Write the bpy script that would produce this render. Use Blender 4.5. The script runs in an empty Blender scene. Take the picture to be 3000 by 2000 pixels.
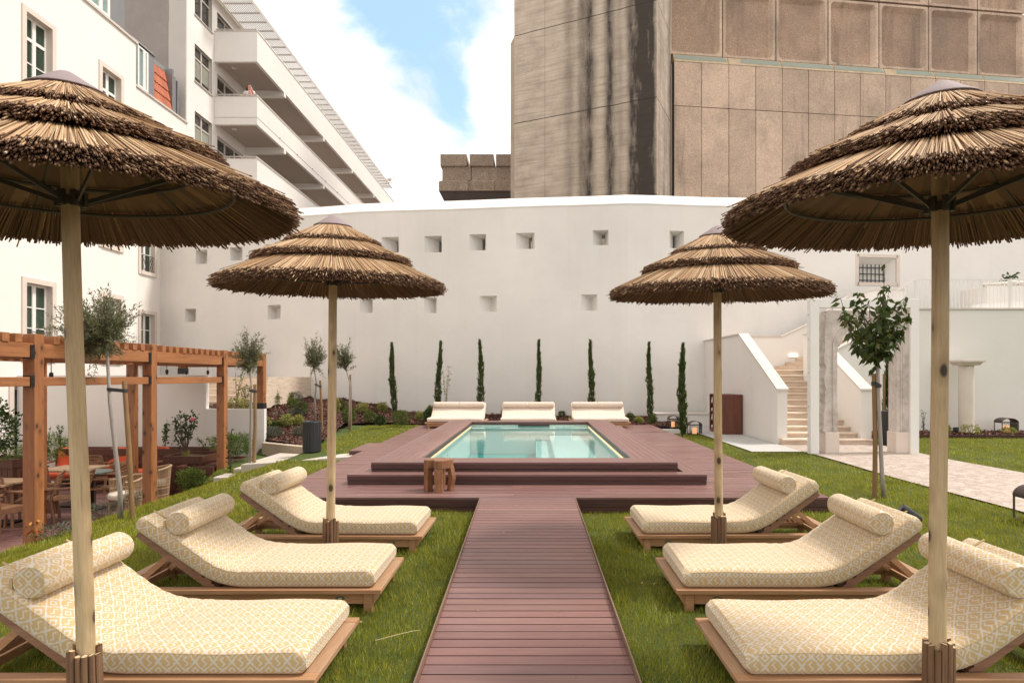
import bpy, bmesh, math, random
import numpy as np
from mathutils import Vector, Matrix
random.seed(7)
rng = np.random.default_rng(7)
R = math.radians
SC = bpy.context.scene
COL = SC.collection
PI = math.pi

# ---------------------------------------------------------------- camera
# metric world: lawn z = 0, camera 1.66 m up, looking along +Y (shift lens keeps verticals upright)
F, CX, CY, HC = 1800.0, 1564.0, 1104.0, 1.66
cam_d = bpy.data.cameras.new('camera'); cam = bpy.data.objects.new('camera', cam_d); COL.objects.link(cam)
cam.location = (0, 0, HC); cam.rotation_euler = (R(90), 0, 0)
cam_d.sensor_width = 36; cam_d.lens = 36 * F / 3000
cam_d.shift_x = -(CX - 1500) / 3000; cam_d.shift_y = (CY - 1000) / 3000
cam_d.clip_start = .1; cam_d.clip_end = 3000
SC.camera = cam
SC.cycles.max_bounces = 8; SC.cycles.diffuse_bounces = 4; SC.cycles.glossy_bounces = 4; SC.cycles.transmission_bounces = 6; SC.cycles.transparent_max_bounces = 8

# ---------------------------------------------------------------- light
SUN_EL, SUN_AZ = 57, 80          # azimuth measured from +Y towards +X
sd = bpy.data.lights.new('sun', 'SUN'); sun = bpy.data.objects.new('sun', sd); COL.objects.link(sun)
sd.energy = 2.1; sd.angle = R(10); sd.color = (1.0, .94, .86)
sv = Vector((math.sin(R(SUN_AZ)) * math.cos(R(SUN_EL)), math.cos(R(SUN_AZ)) * math.cos(R(SUN_EL)), math.sin(R(SUN_EL))))
sun.rotation_euler = sv.to_track_quat('Z', 'Y').to_euler()
sun.location = (12, 10, 30)
SC.view_settings.view_transform = 'Standard'; SC.view_settings.look = 'None'
SC.view_settings.exposure = 0.86; SC.view_settings.gamma = 1

W = bpy.data.worlds.new('World'); SC.world = W; W.use_nodes = True
wt = W.node_tree; wt.nodes.clear()
def wn(t, **kw):
    n = wt.nodes.new(t)
    for k, v in kw.items(): setattr(n, k, v)
    return n
def wl(a, b): wt.links.new(a, b)
sky = wn('ShaderNodeTexSky', sky_type='NISHITA', sun_disc=False)
sky.sun_elevation = R(SUN_EL); sky.sun_rotation = R(SUN_AZ); sky.air_density = 1.0; sky.dust_density = 1.0; sky.ozone_density = 1.0
bg1 = wn('ShaderNodeBackground'); bg1.inputs[1].default_value = .075; wl(sky.outputs[0], bg1.inputs[0])
bg2 = wn('ShaderNodeBackground'); bg2.inputs[0].default_value = (1.0, .952, .902, 1); bg2.inputs[1].default_value = .92
tc = wn('ShaderNodeTexCoord')
sep = wn('ShaderNodeSeparateXYZ'); wl(tc.outputs['Generated'], sep.inputs[0])
def wm(op, a, b=None, c=None):
    n = wn('ShaderNodeMath', operation=op)
    for i, x in enumerate((a, b, c)):
        if x is None: continue
        if isinstance(x, (int, float)): n.inputs[i].default_value = x
        else: wl(x, n.inputs[i])
    return n.outputs[0]
den = wm('ADD', wm('MAXIMUM', sep.outputs[2], 0.0), .22)
cmb = wn('ShaderNodeCombineXYZ'); wl(wm('DIVIDE', sep.outputs[0], den), cmb.inputs[0]); wl(wm('DIVIDE', sep.outputs[1], den), cmb.inputs[1])
nz = wn('ShaderNodeTexNoise'); nz.inputs['Scale'].default_value = 1.9; nz.inputs['Detail'].default_value = 10; nz.inputs['Roughness'].default_value = .60
nz.inputs['Distortion'].default_value = .25
mp = wn('ShaderNodeMapping'); mp.inputs[1].default_value = (3.1, .35, 0); wl(cmb.outputs[0], mp.inputs[0]); wl(mp.outputs[0], nz.inputs['Vector'])
# a clearing in the cloud deck (blue patch) above the pool axis
def blob(px, py, s, amp):
    d = Vector(((px - CX) / F, 1, (CY - py) / F)).normalized()
    vm = wn('ShaderNodeVectorMath', operation='DISTANCE'); vm.inputs[1].default_value = d; wl(tc.outputs['Generated'], vm.inputs[0])
    g = wm('MULTIPLY', wm('POWER', 2.718, wm('MULTIPLY', wm('POWER', wm('DIVIDE', vm.outputs[1], s), 2.0), -1.0)), amp)
    return g
hole = wm('ADD', blob(1280, 110, .075, .20), wm('ADD', blob(1335, 330, .030, .14), blob(1040, 10, .07, .15)))
hole = wm('ADD', hole, wm('ADD', blob(1180, 60, .05, .10), blob(1400, 60, .045, .12)))
hole = wm('ADD', hole, wm('ADD', blob(1320, 250, .028, .12), blob(1370, 410, .022, .10)))
cl = wm('SUBTRACT', wm('ADD', nz.outputs['Fac'], .18), hole)
ss = wn('ShaderNodeMapRange', interpolation_type='SMOOTHSTEP'); ss.inputs[1].default_value = .36; ss.inputs[2].default_value = .60; wl(cl, ss.inputs[0])
# thicker cloud is a bit greyer / brighter by its own structure
nz2 = wn('ShaderNodeTexNoise'); nz2.inputs['Scale'].default_value = 3.4; nz2.inputs['Detail'].default_value = 7; wl(mp.outputs[0], nz2.inputs['Vector'])
mr2 = wn('ShaderNodeMapRange'); mr2.inputs[1].default_value = .3; mr2.inputs[2].default_value = .7; mr2.inputs[3].default_value = .56; mr2.inputs[4].default_value = .98
wl(nz2.outputs['Fac'], mr2.inputs[0]); wl(mr2.outputs[0], bg2.inputs[1])
bg3 = wn('ShaderNodeBackground'); bg3.inputs[0].default_value = (.52, .78, .84, 1); bg3.inputs[1].default_value = .34   # thin high haze in the gaps
ad = wn('ShaderNodeAddShader'); wl(bg1.outputs[0], ad.inputs[0]); wl(bg3.outputs[0], ad.inputs[1])
mx = wn('ShaderNodeMixShader'); wl(ss.outputs[0], mx.inputs[0]); wl(ad.outputs[0], mx.inputs[1]); wl(bg2.outputs[0], mx.inputs[2])
wo = wn('ShaderNodeOutputWorld'); wl(mx.outputs[0], wo.inputs[0])

# ---------------------------------------------------------------- helpers
def PX(px, Y): return (px - CX) / F * Y
def PZ(py, Y): return HC - (py - CY) * Y / F

class NT:
    """small node-material writer"""
    def __init__(s, name):
        s.m = bpy.data.materials.new(name); s.m.use_nodes = True; s.t = s.m.node_tree; s.t.nodes.clear()
        s.out = s.t.nodes.new('ShaderNodeOutputMaterial')
    def n(s, typ, ins=None, **kw):
        nd = s.t.nodes.new('ShaderNode' + typ)
        for k, v in kw.items(): setattr(nd, k, v)
        for k, v in (ins or {}).items(): s.set(nd.inputs[k], v)
        return nd
    def set(s, sock, v):
        if isinstance(v, bpy.types.NodeSocket): s.t.links.new(v, sock)
        else:
            if isinstance(v, (tuple, list)) and len(v) == 3 and sock.type == 'RGBA': v = (*v, 1)
            sock.default_value = v
    def math(s, op, a, b=0.0, c=0.0, clamp=False):
        nd = s.n('Math', operation=op, use_clamp=clamp)
        for i, x in enumerate((a, b, c)): s.set(nd.inputs[i], x)
        return nd.outputs[0]
    def ramp(s, fac, stops, interp='LINEAR'):
        nd = s.n('ValToRGB', {0: fac}); cr = nd.color_ramp; cr.interpolation = interp
        while len(cr.elements) > len(stops): cr.elements.remove(cr.elements[-1])
        while len(cr.elements) < len(stops): cr.elements.new(.5)
        for e, (p, c) in zip(cr.elements, stops):
            e.position = p; e.color = (*c, 1) if len(c) == 3 else c
        return nd.outputs[0]
    def mix(s, fac, a, b, blend='MIX'):
        nd = s.n('Mix', data_type='RGBA', blend_type=blend)
        s.set(nd.inputs[0], fac); s.set(nd.inputs[6], a); s.set(nd.inputs[7], b)
        return nd.outputs[2]
    def coord(s, kind='Object', scale=(1, 1, 1), rot=(0, 0, 0)):
        c = s.n('TexCoord').outputs[kind]
        return s.n('Mapping', {0: c, 2: rot, 3: scale}).outputs[0]
    def world(s, scale=(1, 1, 1), rot=(0, 0, 0)):
        return s.n('Mapping', {0: s.n('NewGeometry').outputs[0], 2: rot, 3: scale}).outputs[0]
    def noise(s, vec, scale, detail=4, rough=.55, dist=0):
        return s.n('TexNoise', {'Vector': vec, 'Scale': scale, 'Detail': detail, 'Roughness': rough, 'Distortion': dist}).outputs[0]
    def rnd(s): return s.n('NewGeometry').outputs['Random Per Island']
    def bump(s, h, strength=.3, dist=.01): return s.n('Bump', {'Height': h, 'Strength': strength, 'Distance': dist}).outputs[0]
    def bsdf(s, color, rough=.6, normal=None, **kw):
        ins = {'Base Color': color, 'Roughness': rough}
        if normal is not None: ins['Normal'] = normal
        b = s.n('BsdfPrincipled', ins)
        for k, v in kw.items(): s.set(b.inputs[k.replace('_', ' ')], v)
        s.t.links.new(b.outputs[0], s.out.inputs[0]); return b
    def surf(s, sh): s.t.links.new(sh, s.out.inputs[0])

def plain(name, c, rough=.6, var=.12, sc=6, bump=0.0, bsc=40, **kw):
    t = NT(name); v = t.coord()
    col = t.mix(t.noise(v, sc, 5), tuple(x * (1 - var) for x in c), tuple(min(1, x * (1 + var)) for x in c))
    nrm = t.bump(t.noise(v, bsc, 6), bump, .01) if bump else None
    t.bsdf(col, rough, nrm, **kw); return t.m

class MB:
    """collects shapes, then becomes one mesh object"""
    def __init__(s): s.v = []; s.f = []; s.mi = []; s.uv = []
    def face(s, pts, mi=0, uv=None):
        b = len(s.v); s.v += [tuple(p) for p in pts]; s.f.append(tuple(range(b, b + len(pts)))); s.mi.append(mi); s.uv.append(uv)
    def addmesh(s, vs, fs, mi=0, uvs=None):
        b = len(s.v); s.v += [tuple(p) for p in vs]
        for k, f in enumerate(fs):
            s.f.append(tuple(b + i for i in f)); s.mi.append(mi); s.uv.append(uvs[k] if uvs else None)
        return s
    def box(s, x0, x1, y0, y1, z0, z1, mi=0):
        x0, x1 = min(x0, x1), max(x0, x1); y0, y1 = min(y0, y1), max(y0, y1); z0, z1 = min(z0, z1), max(z0, z1)
        vs = [(x, y, z) for z in (z0, z1) for x, y in ((x0, y0), (x1, y0), (x1, y1), (x0, y1))]
        return s.addmesh(vs, [(3, 2, 1, 0), (4, 5, 6, 7), (0, 1, 5, 4), (1, 2, 6, 5), (2, 3, 7, 6), (3, 0, 4, 7)], mi)
    def hexa(s, b, t, mi=0):   # 4 bottom + 4 top points
        return s.addmesh(list(b) + list(t), [(3, 2, 1, 0), (4, 5, 6, 7), (0, 1, 5, 4), (1, 2, 6, 5), (2, 3, 7, 6), (3, 0, 4, 7)], mi)
    def bar(s, a, b, w, h, up=(0, 0, 1), mi=0):   # rectangular bar from a to b
        a = Vector(a); b = Vector(b); d = (b - a).normalized(); up = Vector(up)
        if abs(d.dot(up)) > .99: up = Vector((0, 1, 0))
        x = d.cross(up).normalized() * w / 2; y = x.normalized().cross(d).normalized() * h / 2
        return s.hexa([a - x - y, a + x - y, a + x + y, a - x + y], [b - x - y, b + x - y, b + x + y, b - x + y], mi)
    def cyl(s, a, b, r0, r1=None, n=10, mi=0, caps=True, capmi=None):
        r1 = r0 if r1 is None else r1
        a = Vector(a); b = Vector(b); d = (b - a).normalized()
        u = d.orthogonal().normalized(); w = d.cross(u)
        vs = []
        for c, r in ((a, r0), (b, r1)):
            for i in range(n):
                t = 2 * PI * i / n; vs.append(c + (u * math.cos(t) + w * math.sin(t)) * r)
        s.addmesh(vs, [(i, (i + 1) % n, n + (i + 1) % n, n + i) for i in range(n)], mi)
        if caps:
            cm = mi if capmi is None else capmi
            s.face([vs[i] for i in reversed(range(n))], cm); s.face([vs[n + i] for i in range(n)], cm)
        return s
    def tube(s, pts, rad, n=8, mi=0, caps=True):
        pts = [Vector(p) for p in pts]; m = len(pts); vs = []
        u = None
        for i, p in enumerate(pts):
            d = (pts[min(i + 1, m - 1)] - pts[max(i - 1, 0)]).normalized()
            if u is None: u = d.orthogonal().normalized()
            u = (u - d * u.dot(d)).normalized(); w = d.cross(u)
            r = rad[i] if isinstance(rad, (list, tuple)) else rad
            for k in range(n):
                t = 2 * PI * k / n; vs.append(p + (u * math.cos(t) + w * math.sin(t)) * r)
        fs = [(i * n + k, i * n + (k + 1) % n, (i + 1) * n + (k + 1) % n, (i + 1) * n + k) for i in range(m - 1) for k in range(n)]
        if caps: fs += [tuple(reversed(range(n))), tuple((m - 1) * n + k for k in range(n))]
        return s.addmesh(vs, fs, mi)
    def lathe(s, prof, n=24, c=(0, 0, 0), mi=0):
        vs = [(c[0] + r * math.cos(2 * PI * k / n), c[1] + r * math.sin(2 * PI * k / n), c[2] + z) for r, z in prof for k in range(n)]
        fs = [(i * n + k, i * n + (k + 1) % n, (i + 1) * n + (k + 1) % n, (i + 1) * n + k) for i in range(len(prof) - 1) for k in range(n)]
        fs += [tuple(reversed(range(n))), tuple((len(prof) - 1) * n + k for k in range(n))]
        return s.addmesh(vs, fs, mi)
    def prism(s, poly, d, mi=0):     # planar polygon (3d pts) extruded by vector d
        n = len(poly); a = [Vector(p) for p in poly]; b = [p + Vector(d) for p in a]
        return s.addmesh(a + b, [tuple(reversed(range(n))), tuple(range(n, 2 * n))] + [(i, (i + 1) % n, n + (i + 1) % n, n + i) for i in range(n)], mi)
    def ball(s, c, r, mi=0, n=10, m=7, sq=(1, 1, 1)):
        prof = []
        vs = [(c[0] + r * sq[0] * math.sin(PI * j / m) * math.cos(2 * PI * k / n), c[1] + r * sq[1] * math.sin(PI * j / m) * math.sin(2 * PI * k / n), c[2] + r * sq[2] * math.cos(PI * j / m)) for j in range(m + 1) for k in range(n)]
        fs = [((j + 1) * n + k, (j + 1) * n + (k + 1) % n, j * n + (k + 1) % n, j * n + k) for j in range(m) for k in range(n)]
        return s.addmesh(vs, fs, mi)
    def build(s, name, mats, parent=None, world=True, smooth=False, bevel=0, loc=None):
        me = bpy.data.meshes.new(name)
        off = Vector((0, 0, 0))
        if parent is not None and world:
            p = parent
            while p is not None: off += Vector(p.location); p = p.parent
        if loc is not None: off = Vector(loc)
        vs = [(a - off.x, b - off.y, c - off.z) for a, b, c in s.v]
        me.from_pydata(vs, [], s.f)
        for m in (mats if isinstance(mats, (list, tuple)) else [mats]): me.materials.append(m)
        me.polygons.foreach_set('material_index', s.mi)
        if any(u is not None for u in s.uv):
            l = me.uv_layers.new(name='UVMap'); k = 0; arr = np.zeros((len(me.loops), 2), dtype=np.float32)
            for f, u in zip(s.f, s.uv):
                if u is not None: arr[k:k + len(f)] = u
                k += len(f)
            l.data.foreach_set('uv', arr.ravel())
        if smooth:
            me.polygons.foreach_set('use_smooth', [True] * len(me.polygons))
        me.update()
        o = bpy.data.objects.new(name, me); COL.objects.link(o)
        if loc is not None: o.location = loc
        if parent is not None: o.parent = parent
        if smooth == 'auto':
            me.set_sharp_from_angle(angle=R(40))
        if bevel:
            bm = o.modifiers.new('bevel', 'BEVEL'); bm.width = bevel; bm.segments = 2; bm.limit_method = 'ANGLE'
        return o

def tag(o, label=None, cat=None, group=None, kind=None):
    if label: o['label'] = label
    if cat: o['category'] = cat
    if group: o['group'] = group
    if kind: o['kind'] = kind
    return o
def thing(name, label, cat, loc=(0, 0, 0), rz=0, group=None):
    o = bpy.data.objects.new(name, None); COL.objects.link(o); o.location = loc; o.rotation_euler = (0, 0, rz)
    o.empty_display_size = .1
    return tag(o, label, cat, group)
def struct(o): o['kind'] = 'structure'; return o
def copy_tree(o, parent=None):
    c = o.copy(); COL.objects.link(c)
    if parent is not None: c.parent = parent
    for ch in list(o.children): copy_tree(ch, c)
    return c
def np_mesh(name, verts, faces, mat, parent=None, loc=None, nv=4, mats=None, mi=None, smooth=False):
    """fast mesh from numpy arrays; faces (n, nv)"""
    me = bpy.data.meshes.new(name)
    me.vertices.add(len(verts)); me.vertices.foreach_set('co', np.asarray(verts, dtype=np.float32).ravel())
    nf = len(faces); me.loops.add(nf * nv); me.loops.foreach_set('vertex_index', np.asarray(faces, dtype=np.int32).ravel())
    me.polygons.add(nf); me.polygons.foreach_set('loop_start', np.arange(0, nf * nv, nv, dtype=np.int32))
    for m in (mats or [mat]): me.materials.append(m)
    if mi is not None: me.polygons.foreach_set('material_index', np.asarray(mi, dtype=np.int32))
    if smooth: me.polygons.foreach_set('use_smooth', np.ones(nf, dtype=bool))
    me.update(calc_edges=True); me.validate()
    o = bpy.data.objects.new(name, me); COL.objects.link(o)
    if loc is not None: o.location = loc
    if parent is not None: o.parent = parent
    return o
def norm(a): return a / np.maximum(np.linalg.norm(a, axis=-1, keepdims=True), 1e-9)
def leaf_arrays(P, D, L, Wd, droop=0.0, fold=.25):
    """diamond leaves: P base (n,3), D direction (n,3), length, width arrays -> verts, quads"""
    n = len(P); D = norm(D)
    side = norm(np.cross(D, norm(rng.normal(size=(n, 3)))))
    nr = np.cross(side, D)
    L = np.broadcast_to(np.asarray(L, dtype=float), (n,))[:, None]; Wd = np.broadcast_to(np.asarray(Wd, dtype=float), (n,))[:, None]
    mid = P + D * L * .45
    tip = P + D * L - np.array([0, 0, 1.0]) * L * droop
    a = mid + side * Wd * .5 + nr * Wd * fold; b = mid - side * Wd * .5 + nr * Wd * fold
    V = np.stack([P, a, tip, b], axis=1).reshape(-1, 3)
    return V, np.arange(4 * n).reshape(n, 4)
# ---------------------------------------------------------------- materials
def plaster(name, c, dirt=.10, warm=None):
    t = NT(name); w = t.world()
    big = t.noise(w, .35, 5, .6); mid = t.noise(w, 2.2, 6, .65)
    streak = t.noise(t.world((1.6, 1.6, .10)), 1.4, 6, .65)
    c2 = tuple(x * (1 - dirt) for x in c)
    col = t.mix(t.ramp(big, [(.35, (0, 0, 0)), (.7, (1, 1, 1))]), c2, c)
    col = t.mix(t.math('MULTIPLY', t.ramp(streak, [(.52, (0, 0, 0)), (.75, (1, 1, 1))]), dirt * 1.1), col, (.50, .45, .38))
    col = t.mix(t.math('MULTIPLY', t.ramp(mid, [(.5, (0, 0, 0)), (.8, (1, 1, 1))]), dirt * .8), col, (.62, .57, .50))
    h = t.math('ADD', t.noise(w, 3, 4), t.math('MULTIPLY', t.noise(w, 45, 4), .25))
    t.bsdf(col, .85, t.bump(h, .22, .03)); return t.m
M_wall = plaster('bastion_plaster', (.815, .785, .745), .11)
M_hotel = plaster('hotel_plaster', (.82, .775, .725), .06)
M_mod = plaster('apartment_plaster', (.80, .765, .725), .07)
M_white = plaster('terrace_plaster', (.78, .75, .71), .07)
M_greywall = plaster('grey_stucco', (.37, .325, .295), .22)
M_patch = plaster('pale_stucco', (.62, .57, .53), .12)
M_steel_white = plain('white_steel', (.78, .765, .735), .45, .03)
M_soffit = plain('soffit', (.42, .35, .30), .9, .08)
M_stone = plain('limestone_trim', (.66, .575, .505), .8, .10, 3, .25, 18)
M_cop = plain('limestone_coping', (.60, .54, .485), .75, .08, 3, .15, 20)

def step_stone():
    t = NT('step_limestone'); w = t.world(); 
    a = t.noise(t.world((1, 1, 6)), 3.2, 8, .65); b = t.noise(w, 14, 6, .7)
    col = t.ramp(a, [(.3, (.40, .28, .19)), (.5, (.60, .47, .36)), (.72, (.70, .60, .50))])
    col = t.mix(t.math('MULTIPLY', b, .5), col, (.66, .56, .46))
    t.bsdf(col, .75, t.bump(b, .3, .01)); return t.m
M_step = step_stone()
def old_stone():
    t = NT('weathered_stone'); w = t.world()
    a = t.noise(w, 3.5, 9, .7); b = t.noise(w, 22, 8, .7); g = t.noise(t.world((5, 5, .8)), 2.0, 6, .6)
    col = t.ramp(a, [(.28, (.34, .29, .26)), (.5, (.56, .50, .46)), (.72, (.68, .63, .58))])
    col = t.mix(t.ramp(g, [(.55, (0, 0, 0)), (.8, (.6, .6, .6))]), col, (.25, .22, .20))
    h = t.math('ADD', t.math('MULTIPLY', a, .6), t.math('MULTIPLY', b, .5))
    t.bsdf(col, .9, t.bump(h, .75, .03)); return t.m
M_old = old_stone()

def wood(name, dark, light, scale=1.0, axis='Z', rough=.55, knots=False, isl=True, sheen=0, grain=1.0):
    t = NT(name); 
    s = {'X': (.6, 9, 9), 'Y': (9, .6, 9), 'Z': (9, 9, .6)}[axis]
    oc = t.n('TexCoord').outputs['Object']
    r = t.rnd() if isl else t.n('ObjectInfo').outputs['Random']
    off = t.n('CombineXYZ', {0: t.math('MULTIPLY', r, 37.0), 1: t.math('MULTIPLY', r, 17.0), 2: t.math('MULTIPLY', r, 23.0)}).outputs[0]
    v0 = t.n('VectorMath', {0: oc, 1: off}, operation='ADD').outputs[0]
    v = t.n('Mapping', {0: v0, 3: tuple(x * scale for x in s)}).outputs[0]
    a = t.noise(v, 3.0, 7, .62, .6); fine = t.noise(v, 18, 4, .6)
    big = t.noise(t.n('Mapping', {0: v0, 3: tuple(x * .25 * scale for x in s)}).outputs[0], 2.2, 4, .55, 1.2)
    fac = t.math('ADD', t.math('MULTIPLY', a, .62), t.math('MULTIPLY', fine, .38))
    fac = t.math('ADD', t.math('MULTIPLY', fac, .75), t.math('MULTIPLY', big, .25))
    midc = tuple((p + q) / 2 for p, q in zip(dark, light))
    col = t.ramp(fac, [(.34, dark), (.5, midc), (.66, light)])
    br = t.math('ADD', .82, t.math('MULTIPLY', r, .36))
    col = t.mix(1.0, col, t.n('CombineXYZ', {0: br, 1: br, 2: br}).outputs[0], 'MULTIPLY')
    if knots:
        vo = t.n('TexVoronoi', {'Vector': t.n('Mapping', {0: v0, 3: (3.6, 3.6, 2.1)}).outputs[0], 'Scale': 2.5}, feature='F1')
        k = t.ramp(vo.outputs['Distance'], [(.12, (1, 1, 1)), (.21, (0, 0, 0))])
        ring = t.ramp(vo.outputs['Distance'], [(.15, (.5, .5, .5)), (.50, (0, 0, 0))])
        keep = t.ramp(t.n('SeparateColor', {0: vo.outputs['Color']}).outputs[0], [(.45, (0, 0, 0)), (.5, (1, 1, 1))])
        col = t.mix(t.math('MULTIPLY', ring, keep), col, tuple(x * .55 for x in dark))
        col = t.mix(t.math('MULTIPLY', k, keep), col, (.05, .03, .018))
        ln = t.noise(t.n('Mapping', {0: v0, 3: (14, 14, .5)}).outputs[0], 2.4, 3, .5)
        col = t.mix(t.ramp(ln, [(.66, (0, 0, 0)), (.70, (.55, .55, .55)), (.72, (0, 0, 0))]), col, tuple(x * .45 for x in dark))
    t.bsdf(col, rough, t.bump(fac, .22 * grain, .006)); return t.m
M_teakX = wood('teak_x', (.30, .145, .066), (.52, .29, .155), 1.0, 'X')
M_teak_dk = wood('teak_slat', (.10, .05, .03), (.22, .115, .07), 1.0, 'Y')
M_pole = wood('pine_pole', (.35, .235, .12), (.60, .46, .28), .8, 'Z', .65, knots=True)
M_log = wood('bark_log', (.11, .055, .03), (.29, .16, .085), 2.0, 'Z', .8)
M_logend = plain('log_end', (.55, .40, .23), .8, .15, 30)
M_pergX = wood('stained_pine_x', (.22, .074, .027), (.48, .205, .080), .8, 'X', .45)
M_pergY = wood('stained_pine_y', (.22, .074, .027), (.48, .205, .080), .8, 'Y', .45)
M_pergZ = wood('stained_pine_z', (.22, .074, .027), (.48, .205, .080), .8, 'Z', .45, knots=True)
M_stool = wood('root_wood', (.12, .045, .020), (.36, .165, .075), 1.3, 'Z', .5)
M_chairw = wood('acacia_wood', (.15, .068, .032), (.36, .185, .095), 1.2, 'Z', .45)
M_tabw = wood('table_wood', (.26, .155, .09), (.46, .30, .18), 1.0, 'X', .5)
M_plant = wood('planter_wood', (.055, .020, .012), (.15, .055, .032), 1.2, 'Z', .6)
M_maho = wood('mahogany', (.075, .020, .010), (.19, .062, .032), 1.0, 'Z', .4)
M_stake = wood('stake_wood', (.12, .065, .028), (.30, .175, .075), 1.6, 'Z', .8)
M_rattan = wood('rattan', (.30, .185, .10), (.52, .36, .22), 2.0, 'Z', .6)
def deckmat(name, axis):
    t = NT(name); oc = t.n('TexCoord').outputs['Object']; r = t.rnd()
    s = (.5, 10, 10) if axis == 'X' else (10, .5, 10)
    off = t.n('CombineXYZ', {0: t.math('MULTIPLY', r, 41.0), 1: t.math('MULTIPLY', r, 13.0)}).outputs[0]
    v0 = t.n('VectorMath', {0: oc, 1: off}, operation='ADD').outputs[0]
    a = t.noise(t.n('Mapping', {0: v0, 3: s}).outputs[0], 4, 7, .65, .4)
    c1 = t.ramp(r, [(0, (.170, .083, .074)), (.25, (.242, .120, .104)), (.5, (.190, .104, .100)), (.75, (.270, .146, .122)), (1, (.185, .092, .076))])
    c2 = t.mix(t.math('MULTIPLY', t.ramp(a, [(.3, (1, 1, 1)), (.65, (0, 0, 0))]), .55), c1, (.13, .058, .055))
    c2 = t.mix(t.math('MULTIPLY', t.ramp(a, [(.58, (0, 0, 0)), (.75, (1, 1, 1))]), .16), c2, (.40, .26, .22))
    wear = t.noise(t.world(), .9, 6, .62)
    c3 = t.mix(t.math('MULTIPLY', t.ramp(wear, [(.48, (0, 0, 0)), (.76, (1, 1, 1))]), .30), c2, (.29, .21, .19))
    sp = t.noise(t.world(), 55, 2, .5)
    c3 = t.mix(t.math('MULTIPLY', t.ramp(sp, [(.73, (0, 0, 0)), (.78, (1, 1, 1))]), .5), c3, (.045, .025, .02))
    ro = t.math('ADD', .30, t.math('MULTIPLY', wear, .25))
    groove = t.noise(t.n('Mapping', {0: v0, 3: tuple(x * 1.6 for x in s)}).outputs[0], 9, 3, .5)
    t.bsdf(c3, ro, t.bump(t.math('ADD', a, t.math('MULTIPLY', groove, .5)), .25, .004)); return t.m
M_deckX = deckmat('ipe_boards_x', 'X'); M_deckY = deckmat('ipe_boards_y', 'Y')
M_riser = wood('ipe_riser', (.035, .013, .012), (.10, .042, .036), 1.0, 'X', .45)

def thatch(name, cols, rough=.75):
    t = NT(name); r = t.rnd()
    col = t.ramp(r, [(i / (len(cols) - 1), c) for i, c in enumerate(cols)])
    w = t.noise(t.coord(), 26, 4, .6)
    col = t.mix(t.math('MULTIPLY', w, .55), col, tuple(x * .45 for x in cols[1]))
    t.bsdf(col, rough); return t.m
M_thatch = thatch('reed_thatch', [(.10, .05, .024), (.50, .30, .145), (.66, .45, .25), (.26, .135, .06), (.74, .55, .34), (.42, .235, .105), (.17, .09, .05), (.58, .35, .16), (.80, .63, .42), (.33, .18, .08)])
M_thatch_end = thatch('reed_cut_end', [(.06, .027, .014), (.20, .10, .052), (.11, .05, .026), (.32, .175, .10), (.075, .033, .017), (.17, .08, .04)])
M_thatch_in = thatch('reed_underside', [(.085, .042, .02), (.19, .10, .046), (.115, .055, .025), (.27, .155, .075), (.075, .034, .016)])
M_cap = plain('lilac_metal_cap', (.235, .185, .19), .75, .06, 5)
M_iron = plain('dark_iron', (.085, .075, .065), .55, .1, 10, Metallic=.4)
M_black = plain('black_metal', (.012, .012, .013), .4, .1)
M_char = plain('charcoal_slats', (.030, .031, .035), .5, .1)
M_alu = plain('grey_window_frame', (.50, .46, .42), .5, .05)
M_winwhite = plain('white_window_frame', (.80, .78, .74), .45, .03)
M_zinc = plain('zinc_sheet', (.26, .265, .27), .45, .10, 2, .1, 8, Metallic=.5)
def glass(name, c, rough=.06):
    t = NT(name); w = t.noise(t.world(), .8, 2)
    t.bsdf(t.mix(w, c, tuple(x * 1.6 for x in c)), rough, None, Specular_IOR_Level=.7); return t.m
M_glass = glass('window_glass_green', (.022, .040, .026)); M_glass_dk = glass('window_glass_dark', (.035, .031, .027)); M_glass_lt = glass('window_glass_blind', (.24, .245, .20), .25)
M_glass_teal = glass('dormer_glass', (.17, .25, .24), .1)
def tile_roof():
    t = NT('clay_pantile'); r = t.rnd()
    c = t.ramp(r, [(0, (.42, .095, .035)), (.5, (.56, .145, .055)), (1, (.36, .085, .035))])
    t.bsdf(t.mix(t.math('MULTIPLY', t.noise(t.world(), 9, 5), .5), c, (.30, .10, .05)), .7); return t.m
M_tile = tile_roof()

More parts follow.
